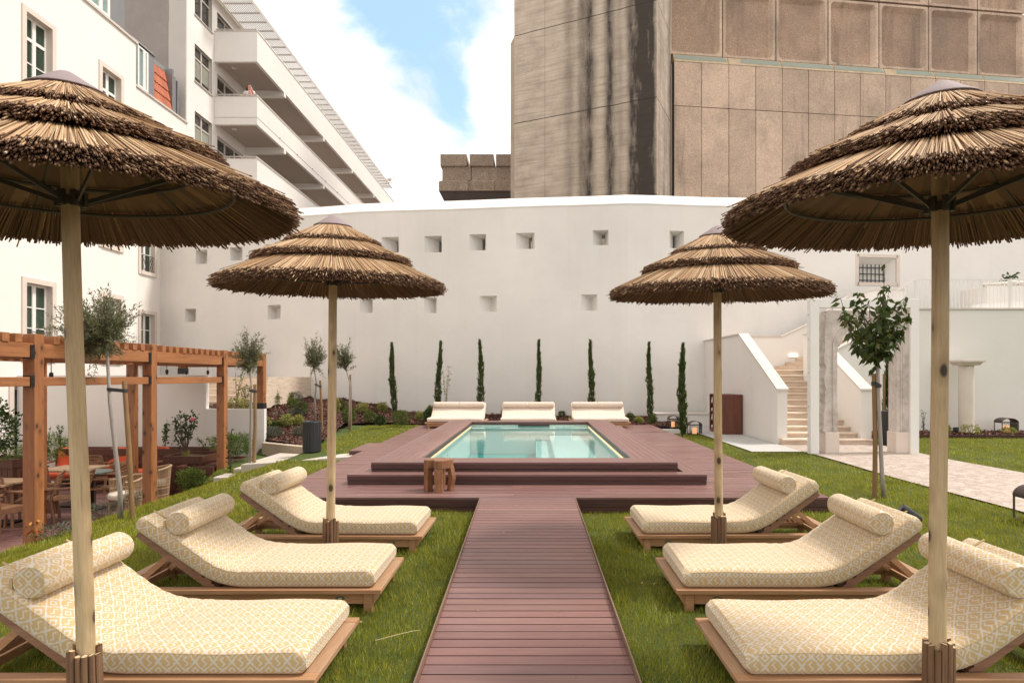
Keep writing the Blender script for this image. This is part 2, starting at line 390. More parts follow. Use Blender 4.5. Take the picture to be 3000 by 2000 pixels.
# ---- concrete
def board_concrete():
    t = NT('board_marked_concrete'); o = t.n('TexCoord').outputs['Object']   # x along face, z up
    sx = t.n('SeparateXYZ', {0: o}); X = sx.outputs[0]; Z = sx.outputs[2]
    n1 = t.noise(t.n('Mapping', {0: o, 3: (.25, 1, 3.4)}).outputs[0], 1.5, 9, .68)
    n2 = t.noise(o, 1.1, 8, .62); n3 = t.noise(o, 16, 6, .72)
    col = t.ramp(n2, [(.3, (.41, .335, .265)), (.5, (.52, .435, .345)), (.7, (.60, .515, .42))])
    col = t.mix(t.ramp(n1, [(.34, (.6, .6, .6)), (.52, (0, 0, 0))]), col, (.29, .225, .17))
    col = t.mix(t.math('MULTIPLY', t.ramp(n3, [(.55, (0, 0, 0)), (.8, (1, 1, 1))]), .35), col, (.60, .51, .42))
    # board joints
    wv = t.math('FRACT', t.math('MULTIPLY', Z, 2.4))
    line = t.math('LESS_THAN', wv, .05)
    col = t.mix(t.math('MULTIPLY', line, t.math('MULTIPLY', n2, .5)), col, (.12, .09, .07))
    lift = t.math('LESS_THAN', t.math('ABSOLUTE', t.math('SUBTRACT', t.math('FRACT', t.math('DIVIDE', t.math('ADD', Z, t.math('MULTIPLY', t.noise(o, .9, 3), .12)), 5.2)), .22)), .005)
    col = t.mix(t.math('MULTIPLY', lift, .9), col, (.06, .045, .035))
    vl = t.math('LESS_THAN', t.math('ABSOLUTE', t.math('SUBTRACT', t.math('FRACT', t.math('DIVIDE', X, 2.75)), .72)), .006)
    col = t.mix(t.math('MULTIPLY', vl, .45), col, (.09, .07, .055))
    # black water-run stains (own shape, along the face)
    wob = t.math('MULTIPLY', t.math('SUBTRACT', t.noise(t.n('Mapping', {0: o, 3: (.6, 1, .12)}).outputs[0], 1.4, 5, .6), .5), 1.1)
    tot = None
    for x0, wd, amp in ((7.72, .46, 2.1), (7.1, .22, .95), (5.92, .28, 1.4), (4.70, .34, 1.3), (4.2, .22, .7), (3.5, .32, .6), (6.5, .2, .4), (8.25, .26, 1.2)):
        d = t.math('DIVIDE', t.math('SUBTRACT', t.math('ADD', X, t.math('MULTIPLY', wob, .35)), x0), wd)
        g = t.math('MULTIPLY', t.math('POWER', 2.718, t.math('MULTIPLY', t.math('MULTIPLY', d, d), -1.0)), amp)
        tot = g if tot is None else t.math('ADD', tot, g)
    brk = t.ramp(t.noise(t.n('Mapping', {0: o, 3: (1.6, 1, .35)}).outputs[0], 1.6, 8, .7), [(.3, (.35, .35, .35)), (.68, (1, 1, 1))])
    st = t.math('MULTIPLY', t.math('MULTIPLY', tot, brk), t.math('ADD', .62, t.math('MULTIPLY', n1, .62)), clamp=True)
    col = t.mix(t.math('MULTIPLY', st, .95), col, (.030, .022, .018))
    h = t.math('ADD', t.math('MULTIPLY', n1, .7), t.math('ADD', t.math('MULTIPLY', n3, .3), t.math('MULTIPLY', line, -.35)))
    t.bsdf(col, .92, t.bump(h, .55, .04)); return t.m
M_tower = board_concrete()
def aggregate(name, base=1.0, pinker=False, sc=34):
    t = NT(name); w = t.world()
    v = t.n('TexVoronoi', {'Vector': w, 'Scale': sc}, feature='F1'); cr = t.n('SeparateColor', {0: v.outputs['Color']}).outputs[0]
    fine = t.noise(w, sc * .7, 4, .8)
    peb = t.ramp(cr, [(0, (.16, .11, .075)), (.35, (.37, .27, .20)), (.7, (.54, .42, .32)), (1, (.78, .67, .55))])
    big = t.noise(w, .45, 7, .65); st = t.noise(t.world((1.2, 1.2, .14)), 1.0, 7, .7)
    col = t.mix(.55, peb, (.46 * base, .345 * base, .26 * base) if not pinker else (.40, .255, .17))
    col = t.mix(t.math('MULTIPLY', t.ramp(big, [(.42, (0, 0, 0)), (.68, (1, 1, 1))]), .45), col, (.16, .13, .105))
    col = t.mix(t.math('MULTIPLY', t.ramp(st, [(.54, (0, 0, 0)), (.72, (1, 1, 1))]), .6), col, (.13, .105, .085))
    r_ = t.math('ADD', .88, t.math('MULTIPLY', t.rnd(), .24)); col = t.mix(1.0, col, t.n('CombineXYZ', {0: r_, 1: r_, 2: r_}).outputs[0], 'MULTIPLY')
    t.bsdf(col, .92, t.bump(t.math('ADD', v.outputs['Distance'], fine), .5, .02)); return t.m
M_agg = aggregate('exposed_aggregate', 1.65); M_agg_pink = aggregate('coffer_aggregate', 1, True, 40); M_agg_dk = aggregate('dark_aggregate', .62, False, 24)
M_conc = plain('plain_concrete', (.46, .375, .29), .9, .25, 1.2, .4, 12)
M_joint = plain('dark_joint', (.045, .035, .028), .9, .1)
M_lichen = plain('lichen_concrete', (.46, .36, .24), .95, .35, 3, .4, 20)
M_greenglass = plain('green_glass_strip', (.25, .28, .235), .85, .12, 2)

# ---- ground
def cobble():
    t = NT('limestone_setts'); w = t.world((1, 1, 0))
    wob = t.noise(w, 2.0, 2)
    br = t.n('TexVoronoi', {'Vector': w, 'Scale': 9.5, 'Randomness': .55}, feature='DISTANCE_TO_EDGE')
    bc = t.n('TexVoronoi', {'Vector': w, 'Scale': 9.5, 'Randomness': .55}, feature='F1')
    cr = t.n('SeparateColor', {0: bc.outputs['Color']}).outputs[0]
    c = t.ramp(cr, [(0, (.30, .24, .20)), (.5, (.38, .315, .27)), (1, (.45, .39, .345))])
    edge = t.ramp(br.outputs[0], [(.012, (0, 0, 0)), (.05, (1, 1, 1))])
    col = t.mix(edge, (.24, .185, .15), c)
    col = t.mix(t.math('MULTIPLY', t.noise(w, 1.2, 5), .35), col, (.60, .48, .40))
    t.bsdf(col, .8, t.bump(edge, .5, .012)); return t.m
M_cobble = cobble()
M_pave = plain('pale_stone_paving', (.52, .465, .40), .8, .07, 2.5, .15, 30)
M_pavegrey = plain('grey_concrete_paving', (.44, .425, .405), .85, .07, 1.5, .12, 40)
def soil():
    t = NT('mulch_soil'); w = t.world(); a = t.noise(w, 26, 6, .7); b = t.noise(w, 1.2, 4)
    col = t.ramp(a, [(.3, (.022, .011, .008)), (.52, (.075, .034, .024)), (.75, (.15, .075, .052))])
    t.bsdf(t.mix(t.math('MULTIPLY', b, .4), col, (.035, .018, .013)), .95, t.bump(a, .9, .03)); return t.m
M_soil = soil()
def chipm():
    t = NT('bark_chip'); r = t.rnd()
    t.bsdf(t.ramp(r, [(0, (.045, .017, .012)), (.3, (.12, .045, .030)), (.6, (.085, .034, .025)), (.85, (.20, .09, .06)), (1, (.30, .16, .11))]), .9); return t.m
M_chip = chipm()
def turf():
    t = NT('turf_soil'); w = t.world(); a = t.noise(w, 30, 5, .7); b = t.noise(w, .9, 5)
    col = t.ramp(a, [(.3, (.035, .052, .006)), (.6, (.075, .105, .010)), (.8, (.12, .15, .02))])
    t.bsdf(t.mix(t.math('MULTIPLY', b, .4), col, (.06, .085, .02)), .95, t.bump(a, .9, .03)); return t.m
M_turf = turf()
def leafmat(name, cols, trans=.25, rough=.5, patch=0):
    t = NT(name); r = t.rnd()
    c = t.ramp(r, [(i / (len(cols) - 1), k) for i, k in enumerate(cols)])
    if patch:
        b = t.noise(t.world(), 1.15, 6, .65)
        c = t.mix(t.math('MULTIPLY', t.ramp(b, [(.38, (0, 0, 0)), (.66, (1, 1, 1))]), patch), c, (.29, .26, .03))
        b2 = t.noise(t.world(), 3.1, 4, .6)
        c = t.mix(t.math('MULTIPLY', t.ramp(b2, [(.50, (0, 0, 0)), (.75, (1, 1, 1))]), patch), c, (.050, .075, .004))
    p = t.n('BsdfPrincipled', {'Base Color': c, 'Roughness': rough, 'Specular IOR Level': .22})
    tr = t.n('BsdfTranslucent', {0: c})
    m = t.n('MixShader', {0: trans, 1: p.outputs[0], 2: tr.outputs[0]}); t.surf(m.outputs[0]); return t.m
M_grass = leafmat('grass_blade', [(.15, .19, .005), (.29, .31, .010), (.20, .24, .007), (.40, .385, .028), (.25, .285, .008), (.58, .52, .14), (.12, .165, .006)], .4, .5, .72)
M_olive = leafmat('olive_leaf', [(.075, .090, .030), (.14, .155, .070), (.20, .205, .115), (.10, .115, .040), (.27, .27, .17), (.16, .165, .060)], .3)
M_cyp = leafmat('cypress_leaf', [(.035, .055, .012), (.060, .090, .020), (.090, .120, .028), (.045, .070, .016), (.13, .15, .04)], .25, .6)
M_box = leafmat('boxwood_leaf', [(.045, .075, .012), (.090, .130, .022), (.135, .175, .034), (.065, .095, .016), (.19, .22, .06)], .25)
M_dark = leafmat('dark_glossy_leaf', [(.025, .048, .014), (.045, .078, .020), (.070, .105, .028), (.032, .056, .018)], .2, .35)
M_yel = leafmat('variegated_leaf', [(.20, .22, .045), (.34, .33, .09), (.48, .45, .18), (.25, .26, .05), (.13, .17, .035)], .3)
M_lav = leafmat('grey_green_leaf', [(.07, .085, .055), (.11, .125, .085), (.15, .16, .12), (.085, .11, .055)], .2)
M_fern = leafmat('feathery_leaf', [(.06, .105, .015), (.11, .165, .028), (.15, .20, .045), (.085, .13, .02)], .35)
M_prun = leafmat('cherry_leaf', [(.028, .048, .012), (.050, .080, .016), (.085, .112, .026), (.040, .062, .014), (.11, .105, .03)], .25, .4)
M_litter = leafmat('dry_litter', [(.50, .36, .16), (.36, .22, .10), (.62, .52, .30), (.22, .13, .07)], .1)
M_bark = wood('grey_bark', (.20, .17, .145), (.42, .38, .34), 2.2, 'Z', .9)
M_twig = plain('twig', (.10, .06, .045), .85, .2, 20)
M_petal_pink = plain('pink_petal', (.70, .12, .20), .6); M_petal_y = plain('orange_petal', (.75, .38, .06), .6)
M_autumn = leafmat('autumn_leaf', [(.50, .10, .02), (.60, .30, .03), (.35, .08, .02)], .3)

# ---- fabrics
def fret():
    """ochre cloth with a cream diamond fretwork, driven by UVs in metres"""
    t = NT('fretwork_fabric'); uv = t.n('TexCoord').outputs['UV']; s = t.n('SeparateXYZ', {0: uv})
    U, V = s.outputs[0], s.outputs[1]; p = 1 / .092
    wob = t.math('MULTIPLY', t.math('SUBTRACT', t.noise(t.n('Mapping', {0: uv, 3: (1, 1, 1)}).outputs[0], 90, 2), .5), .12)
    a = t.math('ADD', t.math('MULTIPLY', t.math('ADD', U, V), p), wob); b = t.math('ADD', t.math('MULTIPLY', t.math('SUBTRACT', U, V), p), wob)
    fa = t.math('FRACT', a); fb = t.math('FRACT', b)
    par = t.math('MODULO', t.math('ADD', t.math('FLOOR', a), t.math('ADD', t.math('FLOOR', b), 100.0)), 2.0)
    ca = t.math('ABSOLUTE', t.math('SUBTRACT', fa, .5)); cb = t.math('ABSOLUTE', t.math('SUBTRACT', fb, .5))
    m = t.math('MAXIMUM', ca, cb)
    def band(x, lo, hi): return t.math('MULTIPLY', t.math('GREATER_THAN', x, lo), t.math('LESS_THAN', x, hi))
    ring = t.math('MAXIMUM', band(m, .12, .235), t.math('GREATER_THAN', m, .41))
    # hooks: an outer gapped border plus an S bar
    bar1 = t.math('MULTIPLY', t.math('LESS_THAN', ca, .055), t.math('LESS_THAN', cb, .26))
    bar2 = t.math('MULTIPLY', band(fb, .22, .33), t.math('MULTIPLY', t.math('GREATER_THAN', fa, .45), t.math('LESS_THAN', fa, .8)))
    bar3 = t.math('MULTIPLY', band(fb, .67, .78), t.math('MULTIPLY', t.math('LESS_THAN', fa, .55), t.math('GREATER_THAN', fa, .2)))
    edge = t.math('MULTIPLY', t.math('GREATER_THAN', m, .43), t.math('GREATER_THAN', t.math('MINIMUM', ca, cb), .16))
    hook = t.math('MAXIMUM', t.math('MAXIMUM', bar1, bar2), t.math('MAXIMUM', bar3, edge))
    pat = t.math('ADD', t.math('MULTIPLY', par, ring), t.math('MULTIPLY', t.math('SUBTRACT', 1.0, par), hook), clamp=True)
    col = t.mix(pat, (.54, .375, .175), (.62, .565, .50))
    weave = t.noise(t.n('Mapping', {0: uv, 3: (900, 300, 1)}).outputs[0], 1, 2)
    col = t.mix(t.math('MULTIPLY', weave, .25), col, (.56, .46, .32))
    wr = t.noise(t.n('Mapping', {0: uv, 3: (16, 5, 1)}).outputs[0], 1.0, 4, .6)
    h = t.math('ADD', t.math('MULTIPLY', wr, 1.0), t.math('MULTIPLY', weave, .05))
    t.bsdf(col, .9, t.bump(h, .35, .02), Sheen_Weight=.15); return t.m
M_fret = fret()
def checkcloth():
    t = NT('fine_check_fabric'); s = t.n('SeparateXYZ', {0: t.n('TexCoord').outputs['UV']})
    a = t.math('ABSOLUTE', t.math('SUBTRACT', t.math('FRACT', t.math('MULTIPLY', s.outputs[0], 26.0)), .5))
    b = t.math('ABSOLUTE', t.math('SUBTRACT', t.math('FRACT', t.math('MULTIPLY', s.outputs[1], 26.0)), .5))
    k = t.math('MULTIPLY', t.math('LESS_THAN', t.math('MINIMUM', a, b), .16), .75)
    t.bsdf(t.mix(k, (.70, .63, .56), (.54, .39, .28)), .9, t.bump(t.noise(t.coord(), 9, 4), .25, .02)); return t.m
M_check = checkcloth()
M_piping = plain('ochre_piping', (.50, .36, .18), .8)
M_orange = plain('terracotta_cloth', (.60, .105, .040), .85, .10, 5, .3, 14)
M_cream = plain('cream_cushion', (.66, .60, .50), .9, .08)
M_towel = plain('white_towel', (.80, .78, .75), .95, .04, 9, .4, 60)
M_shade = plain('black_plastic', (.016, .016, .017), .45)
def emit(name, c, s):
    t = NT(name); e = t.n('Emission', {0: (*c, 1), 1: s}); t.surf(e.outputs[0]); return t.m
M_led = emit('warm_led', (1.0, .74, .40), .75)
M_lamp = emit('wall_light_glow', (1.0, .84, .62), 1.6)
def candle():
    t = NT('candle_glow'); z = t.n('SeparateXYZ', {0: t.n('TexCoord').outputs['Object']}).outputs[2]
    e = t.n('Emission', {0: (1.0, .40, .15, 1), 1: .55}); p = t.n('BsdfPrincipled', {'Base Color': (.75, .60, .48, 1), 'Roughness': .6})
    t.surf(t.n('AddShader', {0: e.outputs[0], 1: p.outputs[0]}).outputs[0]); return t.m
M_candle = candle()
def clearglass():
    t = NT('lantern_glass'); g = t.n('BsdfGlossy', {0: (.9, .9, .9, 1), 1: .05}); tr = t.n('BsdfTransparent', {0: (.93, .94, .93, 1)})
    t.surf(t.n('MixShader', {0: t.n('Fresnel', {0: 1.45}).outputs[0], 1: tr.outputs[0], 2: g.outputs[0]}).outputs[0]); return t.m
M_clear = clearglass()
def water():
    t = NT('pool_water'); w = t.world((1, 1, 1))
    a = t.noise(t.world((.55, 1.7, 1)), 3.2, 3, .5, .4); b = t.noise(t.world((1, 2.3, 1)), 9, 3, .5)
    nrm = t.bump(t.math('ADD', a, t.math('MULTIPLY', b, .22)), .04, .04)
    gl = t.n('BsdfGlossy', {0: (.93, .98, .98, 1), 1: .02, 'Normal': nrm}); tr = t.n('BsdfTransparent', {0: (.82, .95, .955, 1)})
    fr = t.n('Fresnel', {0: 1.95, 1: nrm}); fr_ = t.math('MULTIPLY', fr.outputs[0], t.math('SUBTRACT', 1.0, t.n('NewGeometry').outputs['Backfacing']))
    t.surf(t.n('MixShader', {0: fr_, 1: tr.outputs[0], 2: gl.outputs[0]}).outputs[0]); return t.m
M_water = water()
def pooltile():
    t = NT('pool_tile'); w = t.world()
    br = t.n('TexBrick', {'Vector': w, 'Color1': (.68, .83, .815, 1), 'Color2': (.73, .865, .845, 1), 'Mortar': (.66, .80, .78, 1), 'Scale': 1.0, 'Mortar Size': .004, 'Brick Width': .07, 'Row Height': .07}, offset=0)
    t.bsdf(br.outputs[0], .4); return t.m
M_ptile = plain('pool_plaster', (.62, .82, .78), .5, .03, 3); M_pdeep = plain('teal_pool_floor', (.03, .36, .34), .5, .08, 2)
def greytile():
    t = NT('pool_rim_tile'); w = t.world((1, 0, 1), (R(90), 0, 0))
    br = t.n('TexBrick', {'Vector': w, 'Color1': (.60, .66, .58, 1), 'Color2': (.63, .68, .60, 1), 'Mortar': (.52, .57, .50, 1), 'Scale': 1.0, 'Mortar Size': .012, 'Brick Width': .16, 'Row Height': .16}, offset=0)
    t.bsdf(br.outputs[0], .4); return t.m
M_rtile = greytile()
M_skin = plain('skin', (.56, .30, .22), .5, .05); M_hair = plain('brown_hair', (.030, .015, .010), .6, .2, 30)
M_tee = plain('white_tee', (.75, .72, .70), .9, .05)
def redprint():
    t = NT('red_print_cloth'); v = t.n('TexVoronoi', {'Vector': t.coord(), 'Scale': 28}); 
    t.bsdf(t.ramp(v.outputs['Distance'], [(.3, (.42, .10, .10)), (.5, (.62, .28, .26))]), .9); return t.m
M_red = redprint()
# ---------------------------------------------------------------- terrain
def sstep(a, b, x): x = np.clip((np.asarray(x, dtype=float) - a) / (b - a), 0, 1); return x * x * (3 - 2 * x)
def lawn_z(x, y):
    x = np.asarray(x, dtype=float); y = np.asarray(y, dtype=float)
    x0 = -3.6 - 1.3 * sstep(8.5, 11.8, y); l = np.clip((x0 - x) / (x0 + 6.5), 0, 1.15); t = sstep(11.4, 13.6, y)
    k = np.maximum(sstep(-5.35, -4.75, x), sstep(14.6, 15.2, y)); z = -.5 * l * (1 - t) + (-.2 + .33 * k) * t * sstep(-2.5, -3.6, x) + .05 * sstep(15, 18.5, y) * sstep(-2.5, -3.6, x)
    z = z + .06 * sstep(3.2, 4.8, x)
    return z + .012 * np.sin(x * 1.7 + .6) * np.cos(y * 1.3) * (1 - .7 * t)
MULCH_PTS = np.array([(-6.4, 14.7, .13), (-5.3, 13.9, .10), (-5.05, 14.6, .13), (-5.2, 16.1, .16), (-5.5, 18.9, .22), (-3.6, 18.95, .22), (-1, 19, .22), (3.8, 18.9, .15),
    (-6.5, 16.5, .55), (-6.5, 19, .80), (-6.5, 21.3, 1.0), (-8.2, 22, 1.05), (-10.2, 22.8, 1.08), (-12, 18, 1.0), (-8, 16, .9), (-14, 23.5, 1.1), (-6.3, 21.5, .58), (-7.6, 22.0, .76), (-4, 21.2, .44), (-1, 20.9, .38), (3.1, 20.4, .35), (4.5, 20.4, .30)])
def mulch_z(x, y):
    x = np.asarray(x, dtype=float); y = np.asarray(y, dtype=float)
    d2 = (x[..., None] - MULCH_PTS[:, 0]) ** 2 + (y[..., None] - MULCH_PTS[:, 1]) ** 2 + .12
    w = d2 ** -1.7
    return (w * MULCH_PTS[:, 2]).sum(-1) / w.sum(-1)
def at(px, py, fn):
    """world point on a terrain function that is seen at (px, py)"""
    lo, hi = 2.0, 30.0
    Ys = np.linspace(lo, hi, 1500); Xs = (px - CX) / F * Ys; zs = fn(Xs, Ys); g = (HC - (py - CY) * Ys / F) - zs
    i = np.where((g[:-1] >= 0) & (g[1:] < 0))[0]
    k = int(i[0]) if len(i) else int(np.argmin(np.abs(g)))
    return float(Xs[k]), float(Ys[k]), float(zs[k])

def sheet(name, pred, fn, x0, x1, y0, y1, st, mat, dz=0.0):
    nx = int(round((x1 - x0) / st)); ny = int(round((y1 - y0) / st))
    xs = np.linspace(x0, x1, nx + 1); ys = np.linspace(y0, y1, ny + 1)
    Xg, Yg = np.meshgrid(xs, ys); Zg = fn(Xg, Yg) + dz
    V = np.stack([Xg, Yg, Zg], -1).reshape(-1, 3)
    i, j = np.meshgrid(np.arange(nx), np.arange(ny)); a = (j * (nx + 1) + i).ravel()
    fs = np.stack([a, a + 1, a + nx + 2, a + nx + 1], -1)
    cx = (xs[:-1] + xs[1:]) / 2; cy = (ys[:-1] + ys[1:]) / 2; CXg, CYg = np.meshgrid(cx, cy)
    fs = fs[pred(CXg, CYg).ravel()]
    used = np.unique(fs); mp_ = np.full(len(V), -1); mp_[used] = np.arange(len(used))
    return np_mesh(name, V[used], mp_[fs], mat, smooth=True)

g = MB(); g.face([(-400, -60, -1.3), (400, -60, -1.3), (400, 900, -1.3), (-400, 900, -1.3)])
struct(g.build('ground', M_soil))
def lawn_pred(x, y):
    return ~((x > -1.9) & (x < 1.7) & (y > 8.9) & (y < 16.7)) & (x > -6.62) & ((y < 15.2) | (x > -5.6)) & (y < 19.2) & (y > -1.5) & (x < 30)
struct(sheet('lawn', lawn_pred, lawn_z, -6.62, 24.0, -1.5, 19.2, .15, M_turf))
# lawn edge down to the sunken patio
e = MB()
ys = np.linspace(-1.5, 15.2, 60)
for a, b in zip(ys[:-1], ys[1:]):
    e.face([(-6.62, a, float(lawn_z(-6.62, a))), (-6.62, b, float(lawn_z(-6.62, b))), (-6.66, b, -.95), (-6.66, a, -.95)])
struct(e.build('lawn_bank', M_soil))
# patio boards (sunken)
p = MB()
for k in range(int(16.5 / .125)):
    y = -1.4 + k * .125
    off = random.uniform(0, 2.4); x = -14.6 - off
    while x < -6.6:
        x2 = min(x + 2.4, -6.6)
        if x2 > -14.6: p.box(max(x, -14.6) + .002, x2 - .002, y + .003, y + .122, -.95, -.90 + random.uniform(-.001, .001))
        x = x2
struct(p.build('patio_floor', M_deckX))

def bed_pred(x, y):
    wall = 20.45 - np.where(x < 3.13, (x - 3.13) * .117, 0) + .3
    front = np.where(x > -3.62, 18.85, np.where(x > -5.5, 18.9, np.where(x > -6.5, 14.9 - (x + 6.5) * .75, 14.98)))
    grassp = (x > -5.62 + (y - 13) * .0) & (y < 18.85)
    low = (x > -6.52) & (x <= -5.0) & (y > 14.9 - (x + 6.5) * .72) & (x < -4.95 - (y - 14.3) * .11 - .12)
    return (y < wall) & (((x > -5.6) & (y > 18.9) & (x < 4.6)) | low | ((x <= -5.6) & (y > front)))
struct(sheet('mulch_bed', bed_pred, mulch_z, -14.6, 4.6, 13.6, 24.0, .12, M_soil, .012))
# stone path on the left, a few big slabs
s = MB()
cut = [-5.75, -5.05, -4.25, -3.62]; fy_ = {-5.75: 13.9, -5.05: 13.3, -4.25: 12.72, -3.62: 12.62}
def pz(x): return .105 - .075 * (-3.6 - x)
for a, b in zip(cut[:-1], cut[1:]):
    s.hexa([(a + .004, 12.05, -.4), (b - .004, 12.0, -.4), (b - .004, fy_[b], -.4), (a + .004, fy_[a], -.4)],
           [(a + .004, 12.05, pz(a)), (b - .004, 12.0, pz(b)), (b - .004, fy_[b], pz(b)), (a + .004, fy_[a], pz(a))])
struct(s.build('stone_path', M_pave, bevel=.008))
# cobbled path to the portal and the stairs
def path_pred(x, y): return (x > 5.70) & (x < 8.03)
def path_pred2(x, y): return (x > 5.70) & (x < 8.03) & ((y < 14.9))
struct(sheet('cobble_path', path_pred2, lambda x, y: lawn_z(x, y) + 0 * x, 5.70, 8.03, -1.5, 14.9, .1165, M_cobble, .024))
# grey pavement beside the stair wall
s = MB(); zz = .084
s.face([(4.62, 13.0, zz), (5.70, 13.0, zz), (5.72, 16.0, zz), (5.74, 20.4, zz), (4.62, 20.4, zz)])
struct(s.build('pavement', M_pavegrey))

# grass blades ----------------------------------------------------------
def in_grass(x, y):
    deck = (y > 7.5) & (x > -3.45) & (x < 3.62)
    walk = (np.abs(x + .05) < .585) & (y <= 7.55)
    ok = lawn_pred(x, y) & ~deck & ~walk
    ok &= ~((x > 5.68) & (x < 8.05) & (y < 15))
    ok &= ~((x > 4.60) & (x < 5.72) & (y > 13.0))
    ok &= ~((x < -3.55) & (x > -5.8) & (y > 11.98) & (y < 12.7 + np.clip(-4.3 - x, 0, 2) * .8))
    ok &= ~((x < -5.0) & (y > 14.9 - (x + 6.5) * .75)) & ~((x < -5.3) & (y > 12.9))
    ok &= ~((x > 3.6) & (x < 6) & (y > 18.0))
    ok &= ~((x > 8.0) & (y > 16.0)) & ~((x < 5) & (x > -5.65) & (y > 18.85))
    ok &= ~((x < -5.35 + .0 * y) & (y > 13.3))
    return ok
def scatter(x0, x1, y0, y1, dens):
    n = int((x1 - x0) * (y1 - y0) * dens); x = rng.uniform(x0, x1, n); y = rng.uniform(y0, y1, n)
    m = in_grass(x, y) & (np.abs((x * F / y) + 64) < 1640)
    return x[m], y[m]
BX, BY, BH, BW = [], [], [], []
for x0, x1, y0, y1, dn, h, w in ((-3.9, 3.6, 2.7, 4.2, 7000, .044, .0042), (-5.1, 4.8, 4.2, 5.6, 5600, .043, .0050), (-6.62, 6.0, 5.6, 7.6, 3400, .048, .0068), (-6.62, -3.4, 7.6, 10.0, 2100, .046, .009),
        (3.6, 5.72, 7.6, 10.0, 2100, .046, .009), (-6.62, -3.4, 10.0, 13, 1400, .046, .012), (3.6, 5.72, 10, 17.4, 1100, .042, .011), (-5.65, -3.4, 13, 18.9, 1000, .042, .012), (8.0, 14.5, 7.0, 16.1, 750, .045, .013)):
    x, y = scatter(x0, x1, y0, y1, dn)
    BX.append(x); BY.append(y); BH.append(np.full(len(x), h)); BW.append(np.full(len(x), w))
x = np.concatenate(BX); y = np.concatenate(BY); h = np.concatenate(BH) * rng.uniform(.5, 1.35, len(x)); w = np.concatenate(BW) * rng.uniform(.7, 1.3, len(x))
cl_ = np.sin(x * 5.1 + np.sin(y * 3.3) * 2) * np.cos(y * 4.7 + x * 1.3); h *= 1 + .28 * cl_
z = lawn_z(x, y) - .004; n = len(x); az = rng.uniform(0, 2 * PI, n); ln = rng.uniform(.15, .85, n) * h
P0 = np.stack([x, y, z], -1); sd_ = np.stack([np.cos(az), np.sin(az), 0 * az], -1) * w[:, None] / 2
la = az + rng.uniform(.8, 2.3, n); tip = P0 + np.stack([np.cos(la) * ln + .15 * h * np.sin(y * 2.1), np.sin(la) * ln + .12 * h, h], -1)
V = np.stack([P0 - sd_, P0 + sd_, tip], 1).reshape(-1, 3)
o = np_mesh('grass', V, np.arange(3 * n).reshape(n, 3), M_grass, nv=3)
tag(o, 'short green lawn grass around the loungers and deck', 'grass', kind='stuff')

lx_ = np.concatenate([rng.uniform(-.6, .52, 16), rng.uniform(-3, 3.4, 50)]); ly_ = np.concatenate([rng.uniform(3.2, 7.4, 16), rng.uniform(3.2, 7.4, 50)])
wk_ = np.abs(lx_ + .05) < .58; lz_ = np.where(wk_, .0505 + .137 * (ly_ - 3.234) / 4.276 + .004, lawn_z(lx_, ly_) + .045)
V, fq = leaf_arrays(np.stack([lx_, ly_, lz_], -1), rng.normal(size=(66, 3)) * np.array([1, 1, .08]), rng.uniform(.012, .034, 66), rng.uniform(.006, .015, 66), 0, .05)
tag(np_mesh('leaf_litter', V, fq, M_litter), 'specks of dry leaf litter lying on the walkway and lawn', 'leaf litter', kind='stuff')
dsx = thing('dry_stalk', 'single long dry straw lying on the grass beside the nearest left lounger', 'straw', (-.87, 3.80, .05)); s = MB(); s.tube([(-.97, 3.76, .05), (-.87, 3.80, .062), (-.77, 3.86, .065), (-.72, 3.90, .055)], [.0022, .0026, .0024, .0015], 5); s.build('stalk', M_litter, dsx)
print('blades', n)

# bark chips ------------------------------------------------------------
def chips():
    xs = np.concatenate([rng.uniform(-9.5, -5.0, 26000), rng.uniform(-5.65, 4.6, 17000)]); yy = np.concatenate([rng.uniform(13.9, 22, 26000), rng.uniform(18.9, 20.9, 17000)])
    m = bed_pred(xs, yy); xs, yy = xs[m], yy[m]; zs = mulch_z(xs, yy) + .016
    xb = rng.uniform(8.1, 14.8, 6000); yb = rng.uniform(16.05, 17.0, 6000); xs = np.concatenate([xs, xb]); yy = np.concatenate([yy, yb]); zs = np.concatenate([zs, np.full(6000, .15) + rng.uniform(0, .02, 6000)])
    D = rng.normal(size=(len(xs), 3)) * np.array([1, 1, .35]); 
    V, fq = leaf_arrays(np.stack([xs, yy, zs], -1), D, rng.uniform(.04, .11, len(xs)), rng.uniform(.02, .05, len(xs)), 0, .1)
    return tag(np_mesh('bark_mulch', V, fq, M_chip), 'reddish brown bark mulch spread over the planting beds', 'mulch', kind='stuff')
chips()
s = MB(); s.box(8.06, 24, 16.0, 17.05, -.2, .145); struct(s.build('flower_bed', M_soil))

# ---------------------------------------------------------------- deck, walkway, pool
ZD = .19
d = MB(); d_r = MB()
rows = int((18.95 - 7.51) / .1)
def xl(y): return -3.36 - .012 * (y - 7.5)
for k in range(rows):
    y0 = 7.51 + k * .1; y1 = y0 + .092
    spans = [(xl(y0), 3.62)]
    if 8.95 < y0 < 16.65: spans = [(xl(y0), -1.85), (1.62, 3.62)]
    for a, b in spans:
        xx = a; first = True
        while xx < b - .01:
            L = random.choice([2.1, 2.7, 3.3]) * (random.uniform(.3, 1) if first else 1); first = False
            x2 = min(xx + L, b)
            if b - x2 < .3: x2 = b
            d.box(xx + .0015, x2 - .0015, y0 + .003, y1, ZD - .024, ZD + random.uniform(-.0012, .0012)); xx = x2
